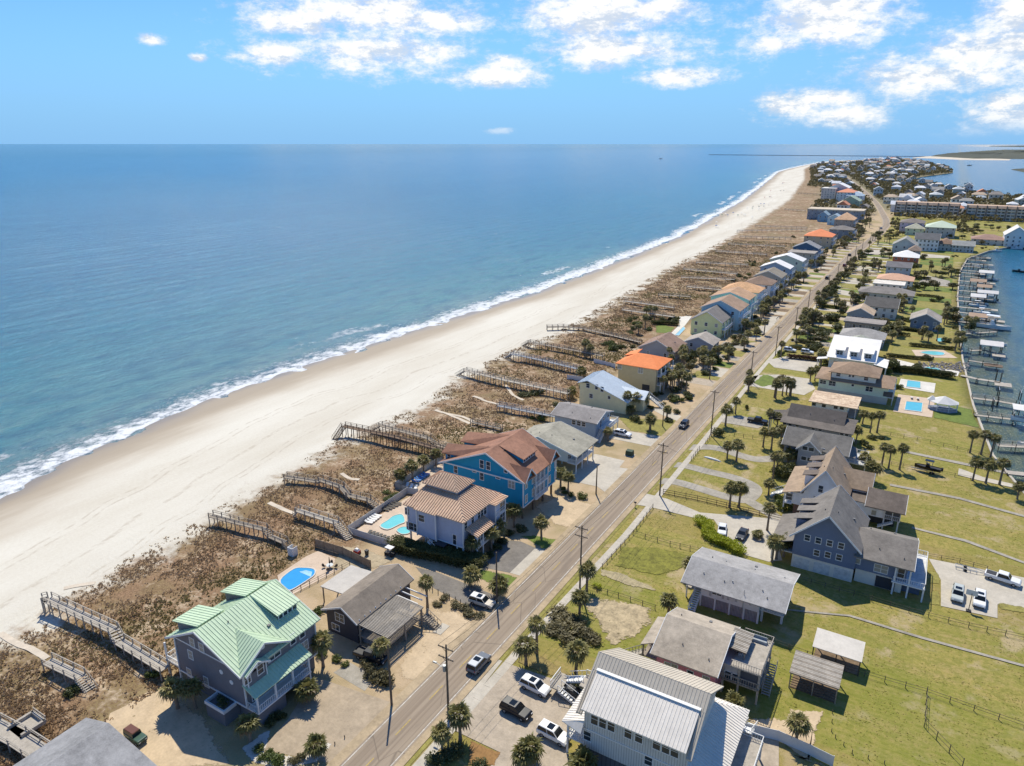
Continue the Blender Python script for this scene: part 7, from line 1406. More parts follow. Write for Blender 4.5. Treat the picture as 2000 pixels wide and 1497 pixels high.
fence('long white vinyl wall behind the white board house', fp('c4', (1150,1270),(1400,1330),(1600,1420),(1760,1500)), 1.9, 2.4, VINW, panel=VINW); fence('white vinyl fence before the orange roofed house', fp('f4', (440,280),(640,300)), 1.8, 2.4, VINW, panel=VINW); fence('white vinyl fence running to the tan wall of the orange roofed house', fp('f4', (780,60),(1050,130)), 1.8, 2.4, VINW, panel=VINW)
fence('low dark wire fence round the green lawn corner', fp('d3', (655,795),(510,990),(285,1235)), 1.1, 2.2); fence('low dark fence splitting the two lawns', fp('d3', (510,990),(780,1070),(1000,1120)), 1.1, 2.4); fence('split rail fence beside the loop drive', fp('d3', (730,690),(980,740),(1190,790),(1600,890)), 1.3, 2.4, rails=3, mat=WOODB); fence('short rail fence at the loop drive mouth', fp('d3', (1040,330),(1080,270)), 1.2, 2.0); fence('short rail fence by the upturned canoe', fp('d3', (935,450),(995,370)), 1.2, 2.0); fence('thin fence across the lawn of the dark roofed house', fp('d3', (1250,270),(1590,320)), 1.1, 2.6)
fence('thin wire fence above the scrubby sand patch', fp('c4', (150,330),(360,390),(600,470)), 1.0, 2.4); fence('dark fence along the path behind the grey cottage', fp('c5', (190,280),(560,380),(920,490),(1310,590),(1674,670)), 1.1, 2.8); fence('dark wire fence crossing the big lawn past the carports', fp('c5', (20,690),(500,870),(1035,1025),(1674,1250)), 1.1, 3.0); fence('tall dark fence leg running down the big lawn', fp('c5', (1035,1025),(1020,1240),(1270,1500)), 1.5, 2.4)
fence('row of short stumpy bollard posts on the sandy edge', fp('c5', (420,1150),(415,1270),(440,1310),(550,1410),(760,1480)), .6, 1.7, rails=0); fence('rail fence across the green field to the palms', fp('d4', (800,250),(1090,300),(1380,370),(1620,430)), 1.1, 3.0); fence('dark fence along the navy house side lawn', fp('d4', (1130,1150),(1400,1195),(1600,1250)), 1.0, 2.8); fence('low fence beside the boat trailer', fp('d4', (900,480),(1250,545),(1480,590)), 1.0, 3.0)
fence('short timber posts lining the asphalt drive', fp('c3', (520,270),(680,340),(830,420)), 1.0, 1.4, rails=0); fence('dark metal fence at the pool behind the pergola', fp('d1', (640,1430),(830,1330),(1060,1215)), 1.1, 2.0)
fence('rope and post line along the white shell bed', fp('c2', (1130,1440),(1340,1300)), .5, 1.5, rails=0)

# ================================================================== POOLS, LOUNGERS
def water(name, col):
    m, t, b = newmat(name); pos = t.n('NewGeometry').outputs['Position']; t.set(b, 'Base Color', t.mix(t.noise(pos, .7, 3), col, tuple(c * 1.25 for c in col))); b.inputs['Roughness'].default_value = .08
    t.set(b, 'Normal', t.n('Bump', {'Strength': .25, 'Distance': .1, 'Height': t.noise(pos, 2.2, 3)}).outputs[0]); return m
PW = water('pool_water_blue', (.045,.30,.60)); PW2 = water('pool_water_teal', (.16,.52,.52)); COPE = M('pool_coping', (.64,.58,.49), .8, .08, 1, 5, .1)
def pool(label, pts, wm, spa=None):
    if len(pts) > 4:
        q = [Vector(p) for p in pts]; n = len(q); s_ = []
        for i in range(n):
            a, b, c_, d = q[i-1], q[i], q[(i+1) % n], q[(i+2) % n]
            for k in range(4): u = k / 4; s_.append(tuple(.5 * (2*b + (c_-a)*u + (2*a-5*b+4*c_-d)*u*u + (3*b-a-3*c_+d)*u**3)))
        pts = s_
    c_ = sum((Vector((p[0], p[1], 0)) for p in pts), Vector()) / len(pts); t = Thing('swimming_pool', label, 'pool', (c_.x, c_.y, .1)); mb = MB(); n = len(pts)
    o = [(c_.x + (p[0]-c_.x) * 1.09, c_.y + (p[1]-c_.y) * 1.09) for p in pts]
    for i in range(n): j = (i+1) % n; mb.hexa([(*o[i],.02),(*o[j],.02),(*pts[j],.02),(*pts[i],.02)], [(*o[i],.26),(*o[j],.26),(*pts[j],.26),(*pts[i],.26)])
    t.part('coping', mb, COPE); t.part('water', MB().slab([(*p, .2) for p in pts], .1), wm); return t
p = pool('blue kidney shaped pool behind the green roofed house', fp('d1', (555,1330),(650,1250),(720,1240),(795,1250),(800,1285),(760,1320),(640,1395),(600,1390)), PW); st = [G('d1', x, y, .22) for x, y in ((690,1262),(740,1250),(785,1262),(775,1300))]; p.part('pool_step', MB().slab([st[0]+Vector((0,0,.01)), st[1]+Vector((0,0,.01)), st[2]+Vector((0,0,.01)), st[3]+Vector((0,0,.01))], .05), M('pool_step_pale', (.30,.55,.72)))
pool('teal free form pool beside the lavender house', fp('d1', (1285,930),(1340,890),(1380,860),(1440,850),(1460,900),(1420,920),(1340,955)), PW2); pool('round hot tub with pale rim beside the teal pool', fp('d1', (1405,965),(1430,945),(1470,940),(1500,960),(1490,985),(1440,990)), PW2)
pool('square turquoise pool before the gazebo', fp('e4', (600,1225),(755,1240),(745,1325),(585,1305)), water('pool_water_aqua', (.10,.42,.52))); pool('narrow turquoise pool behind the mint house', fp('e4', (610,1020),(735,1035),(735,1095),(600,1080)), water('pool_water_aqua2', (.13,.46,.50)))
pool('curved teal pool by the rock garden', fp('e4', (770,900),(850,890),(930,915),(930,940),(850,940)), PW2); pool('long curved pool before the grey slate gable house', fp('e4', (740,745),(850,735),(960,750),(950,770),(850,770)), PW2); pool('small bright pool behind the lagoon hedge', fp('e4', (890,610),(960,605),(970,640),(910,640)), PW2); pool('lap pool on the terrace by the yellow gabled house', fp('f5', (590,770),(700,660),(720,690),(640,775)), water('pool_water_pale', (.30,.52,.55)))
def lounger_proto(col):
    t = Thing('sun_lounger', None, None, (0,0,0)); m = M('lounger_' + col, rgb(col), .7, .05, 2, 6, .05); t.part('seat', MB().box(-.95,.35,-.33,.33,.3,.38), m); t.part('backrest', MB().hexa([(.35,-.33,.3),(.95,-.33,.65),(.95,.33,.65),(.35,.33,.3)],[(.35,-.33,.38),(.92,-.33,.73),(.92,.33,.73),(.35,.33,.38)]), m)
    for x in (-.85, .3):
        for y in (-.28, .28): t.part('leg', MB().box(x-.03,x+.03,y-.03,y+.03,0,.3), METALG)
    return park(t.o)
LW, LB, LK = lounger_proto('e6e4df'), lounger_proto('4f86c6'), lounger_proto('4a4742')
def row(proto, c, a, b, n, rz, label, group):
    A, B = G(c, *a), G(c, *b)
    for k in range(n): o = inst(proto, tuple(A + (B - A) * (k / max(1, n-1)) + Vector((0,0,.08))), rz, 1, label, group, 'lounger'); o.name = 'sun_lounger'
row(LK, 'd1', (1205,985), (1335,1030), 6, -1.2, 'dark lounger in the row at the near end of the lavender pool deck', 'dark loungers, near row'); row(LW, 'd1', (1200,910), (1265,860), 5, 3.4, 'white lounger along the vinyl fence of the lavender pool deck', 'white loungers by the fence'); row(LK, 'd1', (1320,815), (1410,770), 5, 3.4, 'brown lounger in the far row along the vinyl fence', 'brown loungers by the fence'); row(LB, 'd1', (1540,610), (1620,555), 6, 3.4, 'blue lounger on the teal house terrace', 'blue loungers'); row(LW, 'd1', (1480,640), (1540,660), 3, 2.0, 'white lounger at the corner of the teal house terrace', 'white terrace loungers'); row(LW, 'e4', (650,1195), (710,1205), 2, -1.5, 'pale lounger at the head of the square pool', 'pool head loungers')
g = G('d1', 915, 1235); t = Thing('patio_table', 'round patio table with closed umbrella on the blue pool deck', 'table', tuple(g)); t.part('top', MB().tube((g.x,g.y,.72),(g.x,g.y,.77),.7,.7,14), METALG); t.part('stand', MB().tube((g.x,g.y,0),(g.x,g.y,.72),.08,.08,6), DARKW); t.part('closed_umbrella', MB().tube((g.x,g.y,.77),(g.x,g.y,1.2),.03,.03,6).tube((g.x,g.y,1.2),(g.x,g.y,2.6),.16,.04,8), DARKW)
for k in range(4): a = k * 1.57 + .5; q = Vector((g.x + math.cos(a)*1.1, g.y + math.sin(a)*1.1, 0)); t2 = Thing('patio_chair', 'dark patio chair at the round umbrella table', 'chair', tuple(q), 'chairs at the umbrella table'); t2.part('seat', MB().box(q.x-.24,q.x+.24,q.y-.24,q.y+.24,.4,.46), DARKW); t2.part('backrest', MB().hexa([(q.x+math.cos(a)*.22-.2,q.y+math.sin(a)*.22-.2,.46),(q.x+math.cos(a)*.22+.2,q.y+math.sin(a)*.22-.2,.46),(q.x+math.cos(a)*.22+.2,q.y+math.sin(a)*.22+.2,.46),(q.x+math.cos(a)*.22-.2,q.y+math.sin(a)*.22+.2,.46)],[(q.x+math.cos(a)*.3-.15,q.y+math.sin(a)*.3-.15,.95),(q.x+math.cos(a)*.3+.15,q.y+math.sin(a)*.3-.15,.95),(q.x+math.cos(a)*.3+.15,q.y+math.sin(a)*.3+.15,.95),(q.x+math.cos(a)*.3-.15,q.y+math.sin(a)*.3+.15,.95)]), DARKW); [t2.part('leg', MB().box(q.x+sx-.02,q.x+sx+.02,q.y+sy-.02,q.y+sy+.02,0,.4), DARKW) for sx in (-.2,.2) for sy in (-.2,.2)]
# beach umbrellas far up the beach
ru = random.Random(4)
for q, n in (((1425,422),5),((1455,427),4),((1470,410),5),((1495,404),6),((1510,388),4),((1405,443),2),((1365,450),1),((1520,375),3),((1535,360),3)):
    p = G('p', *q, -.3)
    for k in range(n):
        x, y = p.x + ru.uniform(-14, 14), p.y + ru.uniform(-10, 30); z = tz(x, y); col = ru.choice(('2f5f9a','a03030','e8e4da','2d6a5a','384050')); t = Thing('beach_umbrella', 'far beach umbrella standing on the pale sand, ' + {'2f5f9a':'blue','a03030':'red','e8e4da':'white','2d6a5a':'green','384050':'dark'}[col], 'umbrella', (x, y, z), 'umbrellas far up the beach'); m = MB()
        for a in range(8): m.add([(x+math.cos(a*.785)*1.5,y+math.sin(a*.785)*1.5,z+2.0),(x+math.cos(a*.785+.785)*1.5,y+math.sin(a*.785+.785)*1.5,z+2.0),(x,y,z+2.7)],[(0,1,2)])
        t.part('canopy', m, M('canopy_' + col, rgb(col), .8, .1, 2, 5, 0)); t.part('pole', MB().tube((x,y,z-.2),(x,y,z+2.65),.04,.04,5), METALG)

# ================================================================== VEGETATION
palms('c2', 'sabal palm standing before the front corner of the green roofed house', None, (680,1320,1195)); palms('c2', 'sabal palm in the shade against the dark south wall', 'palms by the south wall', (170,1090,950), (295,1090,955)); palms('c2', 'leafy sabal palm between the green roofed house and the bungalow', None, (1190,800,620)); palms('c2', 'small palm among white stones at the end of the porch', None, (1105,1030,950)); palms('c2', 'low bushy palm in the white shell bed', None, (1130,1420,1345))
palms('c3', 'round crowned palm at the corner of the pergola stair', None, (485,385,205)); palms('c3', 'palm leaning over the dark pickup before the pergola', None, (165,760,650)); palms('c3', 'short thick palm at the edge of the asphalt drive', None, (780,235,160)); palms('c3', 'palm growing round the plain service pole', None, (975,300,220)); palms('c3', 'sabal palm on the verge by the sidewalk', 'palms on the sidewalk verge', (1250,705,500), (1175,785,650)); palms('c3', 'lone palm on the straw lawn above the parked cars', None, (1525,840,690)); palms('c3', 'palm at the edge of the scrubby thicket by the sidewalk', None, (1550,430,320)); palms('c3', 'slim palm beside the crossarm pole on the sandy corner', None, (1600,265,120)); palms('c3', 'tall palm between utility pole and paved court', None, (715,1310,1150)); palms('c3', 'bushy palm at the foot of the transformer pole', None, (590,1400,1270)); palms('c3', 'palm in the rust mulch bed', 'palms in the mulch bed', (1130,1500,1420), (1205,1497,1400)); palms('c3', 'palm crown against the white board wall', None, (1560,1560,1460))
palms('c4', 'palm beside the pink cottage and grey cottage', None, (685,520,420)); palms('c4', 'palm at the street end of the grey cottage', None, (815,262,170)); palms('c4', 'lone palm on the sand above the vinyl wall', None, (1520,1345,1225)); palms('c4', 'low palm beside the garden porch roof', None, (1090,1150,1075))
palms('d2', 'palm at the lavender house porch', 'palms at the lavender house porch', (650,1180,1050), (785,1110,980), (845,1030,940)); palms('d2', 'small palm below the teal corner', None, (950,935,815)); palms('d2', 'big shaggy palm on the lawn by the teal house drive', None, (1150,1020,905)); palms('d2', 'palm in the bed beside the teal house piers', 'palms by the teal house piers', (1290,645,545), (1345,685,570)); palms('d1', 'spindly young palm along the vinyl fence', 'young palms along the vinyl fence', (1520,595,490), (1600,545,450), (1430,615,560), (1690,490,400), (480,690+880,680+880))
palms('d3', 'palm on the lawn of the pale yellow house', 'palms on the pale yellow house lawn', (630,240,150), (755,140,75)); palms('d3', 'palm by the sidewalk opposite the dark SUV', 'palms opposite the dark SUV', (1185,195,80), (1258,108,15)); palms('d3', 'palm beside the upturned canoe', 'palms beside the canoe', (1197,432,345), (1265,455,335)); palms('d3', 'palm inside the loop drive bend', 'palms inside the loop bend', (1215,790,650), (1283,790,650)); palms('d3', 'palm in the middle of the concrete drive', None, (1490,960,800)); palms('d3', 'palm at the porch of the navy house', 'palms at the navy porch', (1525,1190,1045), (1555,1170,1050), (1610,1150,1040), (1425,1010,980)); palms('d3', 'palm in the grove before the grey gabled house', 'grove before the grey gabled house', (1460,350,240), (1520,370,240), (1530,590,420), (1500,700,620), (1590,300,220), (1600,420,330), (1560,230,130), (1500,230,100), (1640,470,400), (1560,520,420))
palms('d4', 'palm on the green field beside the dark roofed house', 'palms by the dark roofed house', (745,245,125), (795,245,115), (690,180,110), (640,330,230)); palms('d4', 'palm in the trio on the dry lawn by the boat trailer', 'trio of palms by the boat', (830,485,350), (880,505,370), (960,515,360)); palms('d4', 'palm in the row along the sea wall', 'row along the sea wall', (1475,392,260), (1555,405,260), (1625,425,285)); palms('d4', 'palm in the row above the boat ramp', 'row above the boat ramp', (1495,595,465), (1590,615,480), (1690,625,470), (1820,730,640)); palms('d4', 'palm behind the white gabled house', 'palms behind the white gabled house', (735,590,490), (772,605,510), (700,520,430))
palms('f4', 'palm beside the deck of the pale yellow house', 'palms beside the pale yellow deck', (605,245,165), (635,475,360), (512,505,420)); palms('f4', 'palm against the yellow wall near the front wing', 'palms by the front wing', (1205,690,470), (1310,655,500), (1390,640,540), (1270,720,650)); palms('f4', 'palm on the mulch by the road before the yellow house', 'palms before the yellow house', (1500,905,760), (1712,755,650)); palms('f4', 'shaggy palm beside the blue grey bungalow stair', None, (960,1055,930))
NP = [95, 0]; KEEP = []
def grove(c, x, y, rx, ry, n, kinds, label, group, h=(3.6, 6.2)):
    rr = random.Random(int(x * 3 + y))
    for k in range(n):
        a = rr.uniform(0, 6.28); r = math.sqrt(rr.random()); g = G(c, x + math.cos(a)*r*rx, y + math.sin(a)*r*ry); q = rr.choice(kinds)
        if any(p < g.x < s_ and t_ < g.y < u for p, s_, t_, u in FOOT) or abs(g.x + 55) < 4.5: continue
        if q == 'p' and NP[0] > 315: q = 't'
        if q == 't' and NP[1] > 280: q = 'd'
        NP[0] += q == 'p'; NP[1] += q == 't'; KEEP.append((g.x, g.y))
        if q == 'p': palm(g, rr.uniform(*h), 'palm in ' + label, 'palms in ' + group)
        elif q == 't': tree(g, rr.uniform(2.0, 3.6), rr.uniform(3.2, 6.4), 'leafy tree in ' + label, 'trees in ' + group)
        else: shrub(g, rr.uniform(.9, 2.1), {'d':'dark','g':'green','o':'olive'}[q], {'d':'dark green','g':'fresh green','o':'olive'}[q] + ' shrub in ' + label, {'d':'dark','g':'green','o':'olive'}[q] + ' shrubs in ' + group, .9)
GA = 'the grove beside the orange roofed house'
grove('e2', 950, 870, 180, 90, 15, 'pppptd', GA, GA); grove('e2', 880, 1080, 150, 80, 11, 'pppd', GA, GA); grove('e2', 700, 1090, 50, 80, 6, 'ppd', GA, GA); grove('e2', 1180, 960, 60, 40, 3, 'pd', GA, GA); grove('e2', 920, 1200, 140, 40, 6, 'ddg', GA, GA)
GB = 'the front garden of the grey garage wing'; grove('e2', 1290, 790, 110, 60, 9, 'pptdo', GB, GB); grove('e2', 1060, 730, 60, 60, 4, 'pp', GB, GB); grove('e2', 1450, 690, 110, 60, 9, 'podo', GB, GB)
GC = 'the dune garden by the yellow gabled house'; grove('e2', 500, 530, 130, 60, 10, 'dddgp', GC, GC); grove('e2', 600, 410, 60, 50, 4, 'ppd', GC, GC); grove('e2', 780, 440, 120, 25, 7, 'dd', GC, GC); grove('e2', 220, 690, 110, 40, 6, 'ddg', GC, GC); grove('e2', 1650, 30, 60, 10, 1, 'd', GC, GC)
GH = 'the poolside gardens by the docks'; grove('e4', 390, 640, 90, 30, 6, 'ppt', GH, GH); grove('e4', 500, 600, 50, 30, 3, 'pp', GH, GH); grove('e4', 800, 640, 100, 30, 4, 'pt', GH, GH); grove('e4', 1110, 720, 40, 50, 4, 'pp', GH, GH); grove('e4', 1200, 520, 60, 40, 5, 'ppt', GH, GH); grove('e4', 980, 430, 40, 50, 5, 'ppd', GH, GH); grove('e4', 430, 900, 50, 60, 5, 'dgt', GH, GH); grove('e4', 500, 1080, 30, 40, 3, 'gd', GH, GH); grove('e3', 830, 480, 100, 60, 10, 'pppd', GH, GH); grove('e3', 900, 600, 110, 60, 8, 'ptdd', GH, GH); grove('e3', 780, 600, 60, 60, 5, 'pdg', GH, GH); grove('e3', 1040, 840, 50, 40, 3, 'pd', GH, GH); grove('e3', 610, 780, 60, 25, 4, 'pgg', GH, GH); grove('e3', 640, 1180, 90, 40, 6, 'pp', GH, GH); grove('e3', 930, 1020, 25, 20, 2, 'pg', GH, GH); grove('e3', 290, 1120, 50, 25, 3, 'pd', GH, GH); grove('e3', 640, 1020, 30, 14, 3, 'o', GH, GH)
GD = 'the planting along the light blue houses'; grove('e2', 1600, 560, 110, 60, 9, 'ppdpt', GD, GD); grove('e2', 1680, 420, 60, 70, 6, 'ppd', GD, GD); grove('e2', 1780, 250, 70, 80, 9, 'pptd', GD, GD); grove('m3', 620, 1180, 120, 110, 14, 'ppptd', GD, GD); grove('m3', 850, 920, 130, 80, 12, 'ppptd', GD, GD)
GE = 'the trees before the white metal roofs'; grove('m3', 1190, 690, 90, 90, 12, 'ppptg', GE, GE); grove('m3', 1330, 540, 90, 40, 6, 'pptg', GE, GE); grove('m3', 1440, 470, 40, 40, 4, 'ptd', GE, GE)
GF = 'the row of trees on the lagoon side verge'; grove('m3', 1040, 1430, 130, 60, 10, 'pppd', GF, GF); grove('m3', 1210, 1220, 60, 60, 6, 'ppt', GF, GF); grove('m3', 1290, 1100, 50, 40, 4, 'pp', GF, GF); grove('m3', 1410, 1040, 60, 30, 4, 'ptd', GF, GF); grove('m3', 1470, 880, 50, 60, 6, 'ppt', GF, GF); grove('m3', 1570, 780, 60, 50, 5, 'ptd', GF, GF); grove('m3', 1660, 690, 50, 50, 6, 'ppt', GF, GF); grove('m3', 1750, 560, 50, 50, 5, 'ppt', GF, GF); grove('m3', 1510, 1290, 60, 70, 5, 'ppd', GF, GF); grove('m3', 1430, 1230, 25, 20, 2, 'p', GF, GF); grove('m3', 1820, 960, 50, 50, 4, 'ppt', GF, GF); grove('m3', 1660, 1170, 40, 30, 3, 'pp', GF, GF)
GG = 'the gardens between the lagoon houses'; grove('m1', 850, 590, 80, 40, 8, 'ppt', GG, GG); grove('m1', 950, 440, 60, 50, 6, 'ptt', GG, GG); grove('m1', 720, 670, 50, 30, 3, 'tp', GG, GG); grove('m1', 800, 330, 80, 60, 5, 'pp', GG, GG); grove('m1', 950, 310, 40, 30, 3, 'p', GG, GG); grove('m1', 1390, 800, 150, 40, 10, 'ttdg', GG, GG); grove('m1', 1120, 1010, 60, 60, 7, 'ppo', GG, GG); grove('m1', 1100, 1130, 200, 50, 8, 'dogp', GG, GG); grove('m1', 1260, 560, 50, 60, 6, 'td', GG, GG); grove('m1', 1560, 560, 30, 30, 2, 'p', GG, GG); grove('m1', 1660, 680, 50, 40, 4, 'pt', GG, GG); grove('m1', 1620, 1120, 60, 60, 6, 'ppt', GG, GG); grove('m1', 1430, 600, 60, 30, 3, 'tp', GG, GG); grove('m1', 1300, 480, 60, 25, 4, 'td', GG, GG); grove('m1', 1700, 460, 60, 20, 3, 'dd', GG, GG); grove('m1', 1460, 370, 60, 14, 4, 'dd', GG, GG)
GI = 'the trees lining the road at the far bend'; grove('m1', 740, 130, 100, 110, 30, 'ttp', GI, GI, (5, 8)); grove('m1', 620, 250, 60, 60, 8, 'tpp', GI, GI); grove('m1', 1060, 150, 60, 90, 14, 'ttp', GI, GI, (5, 8)); grove('m1', 420, 60, 90, 40, 6, 't', GI, GI); grove('m1', 1780, 150, 90, 50, 10, 'tp', GI, GI, (5, 8)); grove('m1', 470, 280, 60, 30, 6, 'td', GI, GI)
GJ = 'the low scrub behind the sea side houses'
for q in ((640,80,60,10),(820,60,60,10)): pass
for c_, x, y, rx, ry, n, k in (('e2',420,420,60,30,5,'dd'),('e2',350,700,90,25,5,'dg'),('e2',1560,30,40,14,3,'d'),('m3',300,640,90,60,7,'dog'),('m3',620,520,60,14,3,'d'),('m3',900,310,60,14,4,'do'),('m3',60,880,40,30,2,'d'),('m3',230,820,80,40,5,'dg'),('e1',1500,760,60,40,4,'dp'),('e1',1700,700,80,60,7,'ddg'),('e1',1000,1390,60,30,3,'g')): grove(c_, x, y, rx, ry, n, k, GJ, GJ)
GK = 'the dense planting along the sea side fronts'
for c_, x, y, rx, ry, n, k in (('m3',520,1320,60,40,5,'pd'),('m3',700,1080,130,60,10,'pptd'),('m3',960,880,90,50,8,'ppd'),('m3',1080,620,60,40,5,'tg'),('m3',1250,590,90,40,6,'ptg'),('m3',1480,440,110,30,9,'tdp'),('m3',1600,330,110,50,12,'tpd'),('m3',1730,240,60,80,10,'ttp'),('m3',1400,370,60,20,4,'td'),('e2',1460,640,90,40,6,'pdo'),('e2',1330,720,60,40,5,'dd'),('e2',1200,880,50,50,5,'pg')): grove(c_, x, y, rx, ry, n, k, GK, GK)
GM = 'the green belt before the condominium blocks'
for c_, x, y, rx, ry, n, k in (('e6',1250,760,300,30,16,'ttd'),('e6',1650,750,250,30,14,'ttd'),('e6',1550,900,250,20,9,'td'),('e6',950,780,60,30,5,'t'),('e6',1450,690,60,20,4,'t'),('e6',1800,880,120,20,6,'td'),('e6',1300,880,90,20,5,'td')): grove(c_, x, y, rx, ry, n, k, GM, GM)
GL = 'the yards of the lagoon side houses'
for c_, x, y, rx, ry, n, k in (('m1',480,690,50,40,5,'pt'),('m1',400,760,40,40,4,'pt'),('m1',640,460,60,50,7,'pt'),('m1',560,590,60,50,6,'ptd'),('m1',720,420,40,30,3,'p'),('m1',880,240,60,40,4,'tp'),('m1',1000,240,60,50,7,'tt'),('m1',1120,190,60,40,6,'t'),('m1',1480,200,120,20,6,'td'),('m1',1700,250,90,20,5,'td'),('m1',1880,200,70,40,6,'tp'),('m1',1350,300,60,20,3,'d'),('m1',1340,700,80,30,4,'tp'),('m1',1500,680,60,20,3,'pd'),('m1',1660,800,40,30,3,'td'),('m1',1480,930,70,20,3,'pd'),('m1',1700,1200,40,50,4,'pd'),('m1',640,960,50,40,5,'pp'),('m1',470,1060,40,40,4,'pt'),('m1',380,1180,60,50,5,'ppd'),('m1',160,1180,90,60,9,'ppd'),('m1',880,1230,50,30,4,'dp'),('m1',1190,1190,40,40,3,'dg'),('m1',1040,1290,60,30,3,'pd'),('m1',660,800,40,40,4,'td'),('m1',1220,880,50,50,5,'pd'),('m1',380,860,50,40,4,'pt'),('m1',290,930,50,40,4,'pt'),('m1',220,1010,50,40,4,'ptd'),('e3',1000,600,60,60,5,'pd'),('e3',1000,720,60,30,4,'dd'),('e3',1180,560,30,40,3,'pd'),('e3',920,700,80,16,4,'d'),('e4',300,640,60,20,3,'pd'),('e4',560,440,60,40,4,'do'),('e4',1000,640,40,20,3,'d'),('e4',640,900,120,16,5,'d'),('e4',830,800,90,14,4,'do')): grove(c_, x, y, rx, ry, n, k, GL, GL)
for k_, (c_, L_) in enumerate((('e3',((720,700),(850,720),(990,735))),('m1',((250,1000),(330,1010),(420,1020))),('m1',((940,1220),(1080,1240),(1190,1250))),('m1',((1250,690),(1330,700),(1420,705))),('m1',((1560,600),(1640,605),(1740,610))),('e4',((380,560),(520,575),(620,585))),('m1',((690,540),(780,545),(880,550))),('m1',((640,720),(700,725),(780,730))),('m1',((1280,880),(1400,890),(1500,900))))): leafy_hedge(('low', 'long', 'narrow', 'clipped', 'dense', 'thick', 'thin', 'shaggy', 'straight')[k_] + ' dark hedge along a lot line among the lagoon houses', [G(c_, x, y) for x, y in L_], 1.5, 1.3 + .1 * (k_ % 4), LEAFD)
leafy_hedge('long dark hedge between two lagoon lots near the flat grey roof', [G('m1', x, y) for x, y in ((190,1130),(300,1140),(420,1160))], 1.4, 1.3, LEAFD); leafy_hedge('dark hedge on the lot line before the cottage with tan gable', [G('m1', x, y) for x, y in ((200,1260),(280,1270),(350,1275))], 1.4, 1.3, LEAFD); leafy_hedge('dark hedge before the white van drive', [G('e3', x, y) for x, y in ((790,640),(880,660),(1000,680))], 1.6, 1.5, LEAFD); leafy_hedge('clipped green hedge behind the lawn of the yellow gabled house', [G('e2', x, y) for x, y in ((620,470),(740,470),(860,480))], 2.2, 1.8, LEAFD)
shrubs('c2', 'round clipped shrub in the white shell bed', 'shell bed shrubs', 'green', (740,1380,.9), (810,1420,.9), (850,1470,1.5), (760,1440,.7)); shrubs('c2', 'orange brown grassy tuft in the shell bed', 'shell bed tufts', 'olive', (1030,1450,1.0), (970,1470,.8)); shrubs('c2', 'bushy clump beside the short concrete pad', 'bushes by the concrete pad', 'olive', (1530,860,1.8), (1600,900,2.0), (1480,790,1.2), (1640,920,1.5)); shrubs('c2', 'small shrub at the foot of the dark garage wall', 'garage wall shrubs', 'dark', (860,1160,1.1), (820,1210,.9), (900,1150,.9)); shrubs('c1', 'dark round bush beside the short boardwalk stair', None, 'dark', (545,970,1.6)); shrubs('c1', 'green bush where the long boardwalk meets the house', None, 'green', (1120,840,1.3)); shrubs('c2', 'shrub between the dark house and bungalow', 'shrubs between dark house and bungalow', 'green', (1160,420,1.2), (1170,720,1.3), (1290,760,1.0), (1350,790,.8))
shrubs('c3', 'tangled brown thicket on the sandy corner', 'thicket on the sandy corner', 'olive', (1400,430,2.2,.5), (1430,500,2.4,.5), (1500,560,2.6,.5), (1600,590,2.2,.5), (1370,560,2.0,.5), (1450,600,2.2,.5), (1650,620,1.8,.5), (1540,500,2.0,.5)); shrubs('c3', 'low scrub along the timber posts', 'scrub along the timber posts', 'olive', (600,330,1.2,.6), (680,370,1.3,.6), (740,390,1.2,.6), (780,440,1.4,.6), (850,450,1.2,.6), (560,370,1.0,.6)); shrubs('c3', 'bright yellow green shrub by the wire fence', None, 'bright', (1670,240,1.0)); shrubs('c3', 'dark undergrowth at the foot of the transformer pole', 'undergrowth by the transformer pole', 'dark', (690,1400,1.5,.6), (620,1450,1.6,.6), (540,1460,1.5,.6), (860,1490,1.2,.6))
shrubs('d2', 'shrub in the planting beside the lavender porch', 'shrubs beside the lavender porch', 'dark', (860,1050,1.3), (820,1100,1.4), (920,990,1.2), (1000,960,1.5), (770,1150,1.2)); shrubs('d2', 'round shrub in the bed by the teal piers', 'shrubs by the teal piers', 'green', (1320,690,.9), (1370,710,1.0), (1455,725,1.4), (1310,660,.8)); shrubs('d2', 'green dune shrub behind the pale fence', 'shrubs behind the pale fence', 'green', (30,740,1.2,.6), (60,720,1.1,.6), (90,700,1.0,.6), (20,690,1.2,.6)); shrubs('d3', 'dark ball shaped bush beside the sidewalk pole', None, 'dark', (1135,265,2.0,1.0)); shrubs('d3', 'dark round bush on the mulch by the road', 'round bushes by the road', 'dark', (770,165,1.5), (830,100,1.4)); shrubs('d3', 'bright green bush at the white porch', 'bushes at the white porch', 'green', (1600,800,2.0,1.0), (1580,740,1.6)); shrubs('d3', 'dense dark tree bush before the grey wall', 'bushes before the grey wall', 'dark', (1620,560,2.6,1.1), (1560,570,2.2,1.1), (1660,520,2.0,1.1)); shrubs('d3', 'tiny dark cone tree on the side lawn', None, 'dark', (1340,75,.7,2.2))
shrubs('e1', 'dark dune bush beside the long boardwalk', 'dune bushes by the long boardwalk', 'dark', (880,1180,2.4,.6), (960,1160,2.6,.6), (1020,1140,2.0,.6), (1180,1260,1.8,.6)); shrubs('f4', 'shrub in the planting along the pale yellow wall', 'shrubs along the pale yellow wall', 'dark', (830,610,1.6), (920,620,1.8), (1020,640,1.8), (1500,640,1.3), (1640,610,1.5), (1560,480,1.4), (1300,790,2.0), (1370,830,1.0), (1730,700,1.0))
